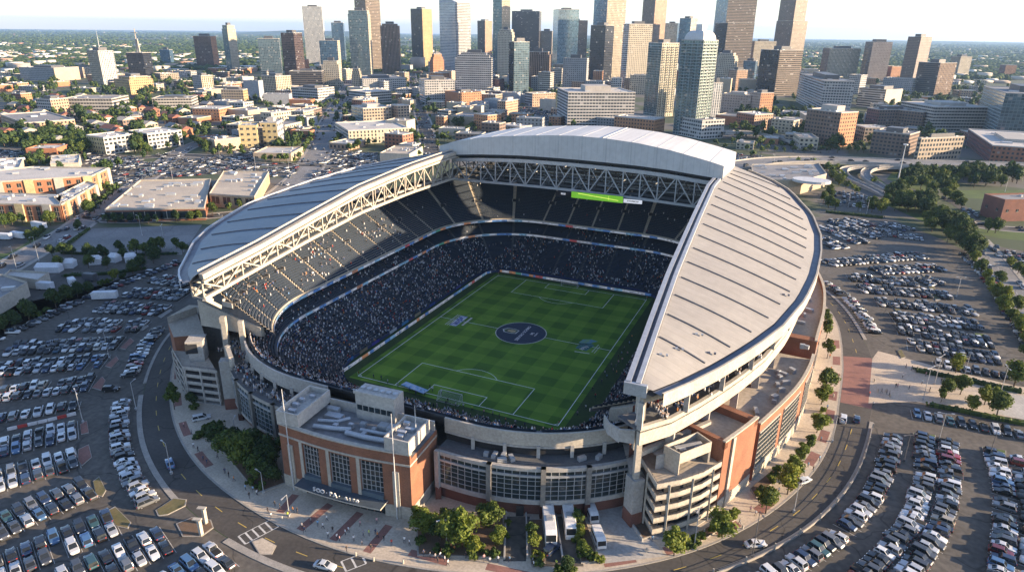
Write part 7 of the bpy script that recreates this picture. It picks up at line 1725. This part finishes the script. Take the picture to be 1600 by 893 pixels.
o = merged('distant_trees', [TP[k][1] for k in keys], [(keys.index(t[0]), t[1], t[2], t[5], rnd.random()*6.28, t[3], t[3]) for t in far_t]); tag(o, 'scattered green trees among the farther city blocks', 'trees', None, 'stuff')
for k in keys: trash(TP[k][0])
# woods reaching to the horizon: canopy clumps
cl = []
for sd in range(4):
    r = random.Random(100+sd); b = MB()
    for q in range(3): x, y, s = r.uniform(-1, 1), r.uniform(-1, 1), r.uniform(.6, 1.1); b.mesh([(x+vx*s*r.uniform(.7, 1.2), y+vy*s*r.uniform(.7, 1.2), .35+vz*s*.6*r.uniform(.7, 1.3)) for vx, vy, vz in ICO1[0]], ICO1[1])
    o = b.build('clump', M['leafD' if sd < 2 else 'leaf']); cl.append(o.data); bpy.data.objects.remove(o)
xf = []
for k in range(40000):
    px = rnd.uniform(-260, 1860); py = 53+(rnd.random()**1.6)*62+(px-800)*.0125
    p = W2((px, py)); d = math.hypot(p.x, p.y)
    if d < 950 or d > 20000: continue
    c = math.sin(p.x*.0021+1.3)*math.sin(p.y*.0017)+.5*math.sin(p.x*.006+p.y*.004)
    if c > .45+rnd.uniform(-.4, .8): continue
    s = rnd.uniform(5, 9)*(1+d/6000); xf.append((rnd.randrange(4), p.x, p.y, 0, rnd.random()*6.28, s, min(s, 9+d/1500)))
o = merged('far_woods', cl, xf); tag(o, 'dark green woods stretching to the horizon behind the city', 'woods', None, 'stuff'); print('trees', len(TREES), len(near_t), 'woods', len(xf))
# ---- hedges
def hedge(pts, w, h, lab, mat_='leafD', z=0.0):
    L = resample([W2(p) for p in pts], 1.1); xs_ = [(p.x, p.y) for p in L]; r = random.Random(len(L)); b = MB()
    for p in xs_:
        for q in range(10):
            c = Vector((p[0]+r.uniform(-w/2, w/2), p[1]+r.uniform(-w/2, w/2), z+r.uniform(.2, h))); e = .3; t = Vector((r.gauss(0, 1), r.gauss(0, 1), r.gauss(0, .6))).normalized()*e; s = t.orthogonal().normalized()*e*.8; b.mesh([c-t-s, c+t-s, c+t+s, c-t+s], [(0, 1, 2, 3)])
    for p, q in zip(xs_[:-1], xs_[1:]): b.beam((*p, z+h*.42), (*q, z+h*.42), w*.72, h*.8)
    o = b.build('hedge', M[mat_], None, (xs_[0][0], xs_[0][1], z)); tag(o, lab, 'hedge')
hedge([(1452, 634), (1500, 643), (1562, 656), (1610, 666)], 1.8, 1.3, 'clipped green hedge between the promenade and a row of parked cars', 'leaf')
hedge([(1431, 580), (1480, 590), (1540, 602), (1600, 615)], 1.6, 1.5, 'dark hedge along the upper edge of the promenade')
hedge([(1290, 332), (1330, 336), (1380, 341)], 2, 1.6, 'long dark hedge above the far right car park'); hedge([(320, 676), (334, 668), (348, 660)], 1.5, 1.2, 'short hedge under the left glass wall'); hedge([(306, 686), (326, 676)], 1.4, 1.1, 'short hedge beside the shaded plaza path')
hedge([(228, 420), (180, 428), (100, 432)], 1.5, 1.4, 'dark hedge below the fenced yard'); hedge([(96, 396), (190, 400), (280, 397)], 1.5, 1.3, 'dark hedge at the lower edge of the pale car park'); hedge([(96, 390), (120, 372), (140, 358)], 1.6, 1.4, 'dark hedge along the left street')
# ---- planter beds, islands of the car parks
def island_(name, pts, m, lab, z=.16):
    pl = GL(pts); b = MB(); b.prism(pl, 0, z, 0, 0); b.prism(shrink(pl, .08), z-.02, z+.03, 1)
    o = b.build(name, [M['kerb'], m], None, (sum(p[0] for p in pl)/len(pl), sum(p[1] for p in pl)/len(pl), 0)); tag(o, lab, 'planter island')
ISL = [([(125, 663), (136, 657), (139, 676), (127, 679)], 'brickpave', 'brick island at the end of the barrier side rows'), ([(122, 702), (139, 694), (144, 714), (128, 728), (122, 720)], 'brickpave', 'larger brick island in the shaded left car park'),
       ([(145, 752), (155, 744), (166, 766), (160, 776), (150, 774)], 'drygrass', 'island with shrubs where the shade ends'), ([(163, 800), (180, 791), (205, 816), (200, 826), (182, 822)], 'drygrass', 'sunlit island with dry grass in the left car park'),
       ([(143, 606), (160, 588), (165, 594), (158, 610)], 'brickpave', 'brick island ending the seventh shaded row'), ([(164, 572), (182, 556), (186, 562), (174, 575)], 'brickpave', 'brick island ending the eighth shaded row'), ([(187, 544), (204, 528), (210, 533), (196, 546)], 'brickpave', 'narrow island ending the ninth shaded row'),
       ([(216, 514), (230, 507), (233, 510), (222, 517)], 'kerb', 'kerbed tip ending the tenth shaded row'), ([(246, 494), (266, 482), (270, 485), (252, 497)], 'kerb', 'kerbed tip near the roof shadow'),
       ([(243, 797), (272, 778), (292, 780), (290, 790), (262, 804), (247, 806)], 'drygrass', 'island at the lower end of the curved car row'), ([(275, 818), (300, 808), (330, 812), (334, 824), (315, 838), (285, 838)], 'soil', 'planted island with two stone gate posts'),
       ([(1394, 476), (1400, 470), (1410, 492), (1404, 494)], 'drygrass', 'thin island starting an upper right row'), ([(1402, 548), (1408, 546), (1415, 558), (1408, 560)], 'drygrass', 'small island at the start of the lowest upper right row'), ([(1522, 520), (1540, 522), (1545, 532), (1525, 528)], 'grass', 'green island at the far end of a right row'),
       ([(1426, 676), (1462, 680), (1462, 686), (1428, 682)], 'grass', 'green island capping the first island row'), ([(1534, 698), (1572, 704), (1572, 711), (1536, 706)], 'grass', 'green island capping the second island row'), ([(1336, 412), (1344, 404), (1374, 400), (1372, 405)], 'drygrass', 'dry strip between the far right rows'),
       ([(1440, 428), (1450, 430), (1470, 468), (1462, 470)], 'drygrass', 'slanting dry strip dividing the right car park'), ([(393, 846), (410, 840), (432, 852), (425, 866), (405, 866)], 'pave', 'paved corner island by the zebra crossing')]
for p, m_, lab in ISL: island_('planter_island', p, M[m_], lab)
for pts, nm, lab in (([(650, 830), (682, 802), (788, 806), (790, 872), (652, 868)], 'flower_bed', 'planted bed right of the brick entrance block'), ([(826, 812), (846, 812), (852, 880), (830, 884)], 'flower_bed', 'narrow planted strip left of the coaches'), ([(896, 806), (912, 806), (936, 876), (908, 880)], 'flower_bed', 'narrow planted strip right of the coaches'),
                     ([(336, 690), (420, 690), (446, 756), (402, 772)], 'flower_bed', 'shaded planted bed left of the brick entrance block'), ([(980, 800), (1006, 842), (1018, 838), (992, 792)], 'flower_bed', 'small lawn bed at the foot of the ramp tower'), ([(1085, 852), (1150, 812), (1144, 800), (1084, 838)], 'flower_bed', 'flower bed in front of the cream ramp tower'), ([(1180, 778), (1222, 742), (1210, 732), (1172, 764)], 'flower_bed', 'raised bed against the sunlit brick wing')):
    pl = GL(pts, .13); b = MB(); b.prism(pl, .13, .45, 0); b.prism(shrink(pl, .04), .4, .5, 1); o = b.build(nm, [M['kerb'], M['soil']], None, (*[sum(p[i] for p in pl)/len(pl) for i in (0, 1)], .13)); tag(o, lab, 'flower bed')
for i, pts in enumerate(([(790, 806), (828, 806), (822, 876), (786, 876)], [(846, 806), (896, 806), (912, 884), (850, 884)], [(914, 800), (976, 790), (1040, 868), (940, 880)])):
    sheet('driveway', GL(pts, .13), .137, M['lot' if i < 2 else 'concrete'])
for pts, lab in (([(791, 802), (788, 874)], 'low wall left of the empty service drive'), ([(822, 804), (824, 872)], 'low wall right of the empty service drive'), ([(868, 806), (880, 880)], 'low wall between the two coaches'), ([(972, 798), (1004, 846)], 'low wall beside the garage drive')):
    p, q = W2(pts[0]), W2(pts[1]); b = MB(); b.beam((p.x, p.y, .5), (q.x, q.y, .5), .35, .8); o = b.build('low_wall', M['concrete'], None, (p.x, p.y, .13)); tag(o, lab, 'wall')
b = MB(); p, q = G2(976, 790), G2(1012, 786); b = MB(); a, c = PR[-3], PR[-2]; 
for f0, f1 in (((933, 792), (972, 788)), ((806, 806), (818, 806))):
    p, q = W2(f0), W2(f1); d = (q-p).normalized(); n_ = Vector((d.y, -d.x)); b.poly([(*(p+n_*.1), .15), (*(q+n_*.1), .15), (*(q+n_*.1), 3.0), (*(p+n_*.1), 3.0)])
b.build('garage_door', M['dark'], stad)
# ---- fence and wall along the right ring road
FN = arc(OUT, 1.0, -56, -8, 2); t = thing('fence', 'long concrete and rail fence curving between right ring road and car park', 'fence', (*FN[0], 0)); b = MB(); vwall(b, FN, 0, .55, .25); b.build('base_wall', M['kerb'], t); b = MB()
for p, q in zip(FN[:-1], FN[1:]): b.beam((*p, 1.7), (*q, 1.7), .08); b.beam((*p, 1.3), (*q, 1.3), .05)
b.build('rail', M['darksteel'], t)
for p in FN[::2]: b = MB(); b.box((p[0], p[1], .95), (.3, .3, 1.9)); b.build('post', M['cast'], t)
# ---- striped barriers on the left
L = resample([W2(p) for p in ((12, 672), (70, 659), (131, 644))], 2.3)
for i, (p, q) in enumerate(zip(L[:-1], L[1:])):
    b = MB(); d = (q-p)*.94; e = p+d; b.beam((p.x, p.y, .2), (e.x, e.y, .2), .6, .4); b.beam((p.x, p.y, .6), (e.x, e.y, .6), .25, .5); red = i % 4 == 1
    o = b.build('barrier', simple('barrier_red', (.45, .06, .05), obj=True) if red else M['white'], None, (p.x, p.y, 0)); tag(o, '%s road barrier, %s from the left in the line of barriers' % ('red' if red else 'white', ordn(i+1)), 'barrier', 'barriers across the left car park')
# ---- elevated road with ramps
def bridge(name, pts, w_, z0, z1, lab, piers=True):
    L = smoothline([(*G2(p[0], p[1], lerp(z0, z1, i/(len(pts)-1))), 0) for i, p in enumerate(pts)], 6); L = [(p.x, p.y) for p in L]; n = len(L); zz = [lerp(z0, z1, i/(n-1)) for i in range(n)]
    t = thing(name, lab, 'elevated road', (*L[0], 0)); A, B = offline(L, w_/2), offline(L, -w_/2); b = MB(); a = [(*p, z) for p, z in zip(A, zz)]; c = [(*p, z) for p, z in zip(B, zz)]
    b.ribbon(c, a, 0); lo = lambda S, d: [(x, y, max(.02, z-d)) for x, y, z in S]; b.ribbon(lo(a, 1.6), lo(c, 1.6), 1); b.ribbon(a, lo(a, 1.6), 1); b.ribbon(lo(c, 1.6), c, 1); b.build('deck', [M['oldlot'], M['concrete']], t)
    for S, sg in ((A, 1), (B, -1)):
        b = MB(); I = offline(L, sg*(w_/2-.35)); P_ = [(*p, z-.5) for p, z in zip(S, zz)]; T_ = [(*p, z+1.0) for p, z in zip(S, zz)]; J = [(*p, z+1.0) for p, z in zip(I, zz)]; K = [(*p, z) for p, z in zip(I, zz)]
        b.ribbon(P_, T_, 0, flip=sg > 0); b.ribbon(T_, J, 0, flip=sg > 0); b.ribbon(J, K, 0, flip=sg > 0); b.build('parapet', M['concrete'], t)
    if piers:
        acc = 0
        for i in range(1, n):
            acc += math.hypot(L[i][0]-L[i-1][0], L[i][1]-L[i-1][1])
            if acc > 26 and zz[i] > 3: acc = 0; b = MB(); b.box((L[i][0], L[i][1], (zz[i]-1.5)/2), (1.6, 1.6, zz[i]-1.5)); b.box((L[i][0], L[i][1], zz[i]-2), (w_*.7, 1.8, 1)); b.build('pier', M['concrete'], t)
    m = MB()
    for off in (-w_*.18, w_*.18) if w_ > 12 else (0,):
        Q = resample([Vector(p) for p in offline(L, off)], 3); 
        for j in range(0, len(Q)-1, 3): s_ = j/(len(Q)-1); stripe(m, Q[j], Q[j+1], .2, lerp(z0, z1, s_)+.03)
    m.build('lane_marking', M['line'], t); return L, zz
FW, fz = bridge('elevated_road', [(1130, 262), (1165, 256), (1209, 251), (1281, 249), (1350, 251), (1420, 254), (1502, 256), (1600, 259), (1680, 262)], 24, 6.5, 6.5, 'wide concrete elevated road crossing the right background')
bridge('slip_road', [(1372, 259), (1345, 260), (1322, 263), (1318, 270), (1330, 280), (1361, 294), (1385, 307)], 6, 6.3, .4, 'outer curved slip road with pale parapets, left of two', False); bridge('slip_road', [(1440, 261), (1393, 260), (1362, 263), (1352, 271), (1361, 282), (1383, 294), (1412, 310)], 7, 6.3, .4, 'inner curved slip road looping under the elevated road', False)
bridge('flyover', [(1128, 206), (1160, 206), (1200, 209), (1240, 220), (1262, 230)], 12, 7, 4, 'smaller flyover behind the pavilion trees')
for k in range(26):
    i = rnd.randrange(2, len(FW)-2); o_ = rnd.choice([-8, -4.5, 4.5, 8]); d = Vector(FW[i+1])-Vector(FW[i]); p = offline([FW[i], FW[i+1]], o_)[0]
    if k < 14:
        me = CARLOD[rnd.randrange(5)]; o = link('car', me, None, (p[0], p[1], fz[i]+.02)); o.rotation_euler = (0, 0, math.atan2(d.y, d.x)+(math.pi if o_ > 0 else 0)); tag(o, 'small vehicle driving on the elevated road in the right background', 'car', 'vehicles on the elevated road')
# ---- lamp posts
def lamp(px, h, lab, arms=1, col='steel', rz=0.0):
    p = W2(px); t = thing('lamp_post', lab, 'lamp post', (p.x, p.y, .1), 'lamp posts around the stadium'); b = MB(); b.tube([(p.x, p.y, .1), (p.x, p.y, h)], .12, 7, r1=.07, m=0); b.box((p.x, p.y, .4), (.5, .5, .7)); b.build('pole', M[col], t)
    for k in range(arms):
        a = rz+math.pi*k; e = (p.x+1.7*math.cos(a), p.y+1.7*math.sin(a)); b = MB(); b.beam((p.x, p.y, h-.1), (*e, h+.1), .09); b.box((*e, h+.08), (.75, .32, .12), a); b.build('lamp_head', M[col], t)
LP = [((1084, 858), 11, 1), ((1175, 870), 12, 1), ((1460, 600), 10, 2), ((1442, 624), 11, 2), ((1504, 596), 9, 1), ((1563, 614), 9, 2), ((698, 858), 8, 1), ((268, 740), 9, 1), ((213, 640), 9, 1), ((171, 560), 10, 2), ((130, 660), 10, 2), ((27, 424), 12, 1), ((61, 408), 12, 1), ((258, 388), 12, 2), ((222, 368), 11, 1), ((1325, 324), 10, 1), ((1344, 330), 10, 1), ((1354, 334), 9, 1), ((1494, 464), 9, 2), ((1466, 690), 9, 2), ((1546, 712), 8, 2), ((200, 296), 12, 1), ((168, 290), 12, 1), ((345, 256), 11, 1), ((400, 268), 11, 1), ((270, 282), 12, 2), ((124, 262), 12, 1), ((32, 272), 13, 1), ((452, 270), 11, 1), ((1207, 268), 14, 1), ((1508, 232), 14, 1), ((1570, 300), 11, 1), ((1412, 720), 8, 2), ((370, 690), 7, 1), ((412, 770), 6, 1), ((452, 806), 6, 1), ((1240, 800), 8, 1), ((1300, 690), 8, 1)]
WH = ['sunlit pavement by the cream ramp tower', 'fence side beside the white moving car', 'promenade centre', 'promenade middle near bollards', 'upper promenade hedge', 'right end of the promenade', 'bright garden trees', 'left road verge', 'upper left road verge', 'a shaded island row', 'the brick island', 'far left street', 'left street bend', 'pale car park edge', 'pale car park middle', 'far right pavement, first', 'far right pavement, second', 'far right pavement, third', 'upper right car rows', 'first island row cap', 'second island row cap', 'store corner', 'terrace trees', 'city car park one', 'city car park behind the store', 'behind the flat roofed store', 'brick shop on the left', 'far left shed', 'main street crossing', 'pavilion trees', 'right freeway edge', 'brick hall lawn', 'first island row middle', 'shaded garden path', 'block corner', 'plaza kerb left of the canopy', 'kerb by the raised bed', 'kerb by the brick crossing']
for i, (px, h, a) in enumerate(LP): lamp(px, h, '%s lamp post by the %s' % (('double headed' if a > 1 else 'tall single'), WH[i].replace('the ', '')), a, 'darksteel' if i in (1, 20, 32) else 'hvac', rnd.random()*6)
t_ = W2((1400, 296)); t = thing('high_mast', 'very tall slender light mast beside the curved slip road', 'light mast', (t_.x, t_.y, 0)); zt = HT((t_.x, t_.y), 226); b = MB(); b.tube([(t_.x, t_.y, 0), (t_.x, t_.y, zt)], .5, 8, r1=.22); b.build('pole', M['steel'], t); b = MB(); b.tube([(t_.x, t_.y, zt-.4), (t_.x, t_.y, zt+.4)], 1.6, 10); b.build('lamp_ring', M['steel'], t)
# gate posts by the crossing
for px, lab in (((315, 836), 'left stone gate post with flat arm on the planted island'), ((322, 818), 'right stone gate post on the planted island')):
    p = W2(px); t = thing('gate_post', lab, 'gate post', (p.x, p.y, .15)); b = MB(); b.box((p.x, p.y, 2.2), (.7, .7, 3.8)); b.build('shaft', M['cast'], t); b = MB(); b.box((p.x-.5, p.y, 4.2), (1.9, .8, .3), .3); b.build('cap', M['cast'], t)
# white tents, trailers in the left yard
mt = simple('tent_canvas', (.62, .63, .64), (.52, .53, .55), scale=.4, rough=.7)
for i, (px, L_, W_, a, lab) in enumerate((((78, 424), 15, 6, .5, 'long white tent nearest the street in the left yard'), ((108, 417), 8, 7, .6, 'white peaked tent beside the long tent'), ((150, 412), 7, 5, .7, 'white tent behind the yard trees'), ((180, 408), 6, 6, .2, 'white tent with lifted side in the yard middle'), ((205, 408), 7, 5, .9, 'rightmost white tent of the yard'))):
    L_, W_ = L_*.68, W_*.68; p = W2(px); t = thing('tent', lab, 'tent', (p.x, p.y, 0), None, a); b = MB(); b.prism([(-L_/2, -W_/2), (L_/2, -W_/2), (L_/2, W_/2), (-L_/2, W_/2)], 0, 2.6); b.build('canvas_wall', mt, t, local=True); b = MB()
    A = [(-L_/2-.2, -W_/2-.2, 2.62), (L_/2+.2, -W_/2-.2, 2.62), (L_/2+.2, W_/2+.2, 2.62), (-L_/2-.2, W_/2+.2, 2.62)]; r0, r1 = (-L_/2+.5, 0, 4.3), (L_/2-.5, 0, 4.3); b.poly([A[0], A[1], r1, r0]); b.poly([A[2], A[3], r0, r1]); b.poly([A[3], A[0], r0]); b.poly([A[1], A[2], r1]); b.build('canvas_roof', mt, t, local=True)
for i, (px, L_, a, lab) in enumerate((((165, 467), 13, .55, 'long white trailer standing across the hedge line'), ((72, 452), 9, .3, 'white trailer beside the warehouse yard'), ((114, 446), 7, -.4, 'white and blue trailer in the yard'), ((142, 438), 8, .2, 'dark trailer with white cover in the yard'), ((30, 372), 12, .1, 'white bus shaped trailer parked at the far left'), ((62, 356), 14, 0, 'long white trailer under the terrace trees'), ((8, 374), 10, .3, 'white trailer at the far left frame edge'))):
    L_ *= .72; p = W2(px); t = thing('trailer', lab, 'trailer', (p.x, p.y, 0), None, a); b = MB(); b.box((0, 0, 1.9), (L_, 2.5, 2.7)); b.box((0, 0, 3.3), (L_*.96, 2.2, .2)); b.build('box_body', mt if i != 3 else M['darksteel'], t, local=True)
    for sx in (-.28, .28):
        for sy in (-1, 1): wheel_mb(sx*L_, sy*1.1, .42).build('wheel', M['tyre'], t, local=True)
    b = MB(); b.beam((L_/2, 0, .7), (L_/2+1.4, 0, .6), .2); b.build('tow_bar', M['darksteel'], t, local=True)
# ================================================================== people
def person_mesh(pose):
    me = bpy.data.meshes.new('person'); s = pose
    J = dict(pel=(0, 0, .96), che=(0, 0, 1.30), nec=(0, .01, 1.50), hea=(0, .02, 1.66), top=(0, .01, 1.74), sl=(-.19, 0, 1.43), sr=(.19, 0, 1.43), el=(-.25, .10*s, 1.17), er=(.25, -.10*s, 1.17), wl=(-.25, .22*s+.04, .94), wr=(.25, -.14*s+.04, .94), hl=(-.10, 0, .92), hr=(.10, 0, .92), kl=(-.11, -.20*s, .50), kr=(.11, .24*s, .50), al=(-.11, -.42*s, .09+.06*s), ar=(.11, .28*s, .07), tl=(-.11, -.30*s+.0, .03+.03*s), tr=(.11, .28*s+.16, .03))
    rr = dict(pel=.15, che=.165, nec=.06, hea=.105, top=.07, sl=.075, sr=.075, el=.05, er=.05, wl=.042, wr=.042, hl=.095, hr=.095, kl=.065, kr=.065, al=.05, ar=.05, tl=.04, tr=.04)
    K = list(J); E = [('pel', 'che'), ('che', 'nec'), ('nec', 'hea'), ('hea', 'top'), ('che', 'sl'), ('che', 'sr'), ('sl', 'el'), ('sr', 'er'), ('el', 'wl'), ('er', 'wr'), ('pel', 'hl'), ('pel', 'hr'), ('hl', 'kl'), ('hr', 'kr'), ('kl', 'al'), ('kr', 'ar'), ('al', 'tl'), ('ar', 'tr')]
    me.from_pydata([J[k] for k in K], [(K.index(a), K.index(b)) for a, b in E], []); o = bpy.data.objects.new('p', me); COL.objects.link(o); o.modifiers.new('s', 'SKIN'); sv = me.skin_vertices[0].data
    for i, k in enumerate(K): sv[i].radius = (rr[k], rr[k]*.8); sv[i].use_root = (k == 'pel')
    sb = o.modifiers.new('d', 'SUBSURF'); sb.levels = sb.render_levels = 1
    m2 = bpy.data.meshes.new_from_object(o.evaluated_get(bpy.context.evaluated_depsgraph_get())); bpy.data.objects.remove(o)
    for m in (M['shirt'], PTR, SKIN, HAIR): m2.materials.append(m)
    for p in m2.polygons:
        c = p.center; arm = abs(c.x) > .205
        p.material_index = 3 if c.z > 1.69 or (c.z > 1.58 and c.y < -.01) else 2 if c.z > 1.49 or (arm and c.z < 1.2) else 0 if c.z > .97 or arm else 1; p.use_smooth = True
    return m2
PTR = simple('trousers', (.05, .055, .08), (.03, .03, .035), scale=3, obj=True); SKIN = simple('skin', (.42, .26, .18), (.3, .18, .12), scale=2, obj=True); HAIR = simple('hair', (.03, .022, .016), (.05, .03, .02), scale=4, obj=True)
PM = [person_mesh(0.05), person_mesh(.8), person_mesh(.45)]
TOP = [('white', (.65, .65, .63)), ('black', (.02, .02, .022)), ('grey', (.25, .25, .26)), ('navy', (.03, .045, .1)), ('red', (.4, .05, .04)), ('orange', (.6, .22, .05)), ('light blue', (.2, .35, .5)), ('yellow green', (.5, .6, .08)), ('pink', (.55, .3, .3))]
def crowdlet(pts, zone, z=.13, grp='people'):
    L = sorted(pts, key=lambda p: p[0])
    for i, px in enumerate(L):
        p = W2(px); cn_, col = rnd.choices(TOP, [9, 7, 5, 5, 2, 2, 3, 1, 2])[0]; pose = rnd.randrange(3); o = link('person', PM[pose], None, (p.x, p.y, z)); o.rotation_euler = (0, 0, rnd.random()*6.28); o.color = c4(col); k = rnd.uniform(.97, 1.07); o.scale = (k, k, k)
        tag(o, 'person in %s top %s on %s, %s from left' % (cn_, 'standing' if pose == 0 else 'walking', zone, ordn(i+1)), 'person', grp)
def jit(c, n, sx, sy): return [(c[0]+rnd.gauss(0, sx), c[1]+rnd.gauss(0, sy)) for _ in range(n)]
crowdlet([(453, 806), (458, 801), (450, 809), (465, 802), (472, 826), (476, 832), (511, 814), (540, 836), (545, 832), (563, 822), (568, 838), (577, 837), (587, 836), (590, 840), (589, 818), (527, 843), (531, 846), (513, 840), (542, 862), (566, 852), (438, 796), (430, 792), (424, 810), (419, 802), (632, 848), (640, 852), (486, 818), (497, 822), (505, 826), (520, 832), (553, 846), (600, 845), (612, 852), (580, 860)], 'the entrance plaza')
crowdlet([(672, 872), (680, 874), (690, 866), (688, 872), (695, 878), (684, 880), (710, 862), (728, 872), (756, 876), (765, 880), (778, 878), (796, 878), (832, 880), (834, 886), (869, 884), (905, 872), (924, 876), (790, 836), (700, 884), (662, 868)], 'the pavement below the garden')
crowdlet([(1019, 846), (1155, 820), (1172, 800), (1180, 806), (1194, 790), (1212, 776), (1216, 770), (1256, 742), (1262, 730), (1262, 700), (1282, 690), (1292, 640), (1296, 600), (1298, 580), (1296, 560), (1302, 540), (1280, 720), (1270, 736)], 'the right sunlit pavement')
crowdlet([(1399, 606), (1402, 606), (1420, 608), (1377, 614), (1385, 616), (1389, 618), (1364, 634), (1440, 600), (1452, 612), (1415, 575), (1424, 578), (1470, 598), (1358, 618), (1410, 590), (1446, 588)], 'the promenade', .03)
crowdlet([(303, 700), (310, 706), (318, 720), (324, 726), (352, 740), (358, 746), (332, 702), (340, 716), (366, 752), (384, 766), (390, 778), (300, 680), (288, 668), (396, 768), (402, 774)], 'the shaded left plaza')
crowdlet([(971, 556), (966, 560), (975, 548), (980, 556), (966, 570), (962, 576), (958, 582), (963, 586), (945, 586), (948, 592), (940, 600), (955, 574), (972, 566), (930, 622), (915, 640), (926, 612), (983, 540), (987, 530), (902, 650)], 'the right touchline', .18, 'people beside the pitch')
crowdlet([(672, 608), (676, 612), (690, 616), (697, 634), (700, 630), (640, 612), (650, 618), (712, 636), (724, 638), (738, 642), (756, 648), (770, 650), (780, 654), (622, 606), (606, 600), (596, 594), (584, 592), (658, 616), (664, 618), (790, 660), (805, 664), (820, 668)], 'the strip behind the near goal', .18, 'people beside the pitch')
for i, (px, m_) in enumerate((((645, 612), (.12, .32, .55)),)):
    p = W2(px); b = MB(); b.beam((p.x-4, p.y+1.2, 1.5), (p.x+5, p.y-.5, 1.5), 2.4, .2); o = b.build('flag_banner', simple('blue_white_cloth', (.1, .28, .5), (.5, .55, .6), scale=.6), None, (p.x, p.y, .2)); tag(o, 'large blue and white cloth banner held flat behind the near goal', 'banner')
# bollards and benches on the plazas
for i, px in enumerate([(441, 812), (556, 868), (584, 876), (630, 880), (1010, 862), (1044, 846), (1100, 832), (1136, 818), (1160, 826), (1206, 786), (1245, 756), (1372, 612), (1384, 612), (1391, 620), (1366, 596), (1300, 660), (1302, 620)]):
    p = W2(px); b = MB(); b.tube([(p.x, p.y, .1), (p.x, p.y, 1.0), (p.x, p.y, 1.12)], .22, 8, r1=.17); o = b.build('bollard', M['cast'], None, (p.x, p.y, .1)); tag(o, 'pale stone bollard, %s along the pavement from the entrance block round to the promenade' % ordn(i+1), 'bollard', 'bollards on the pavements')
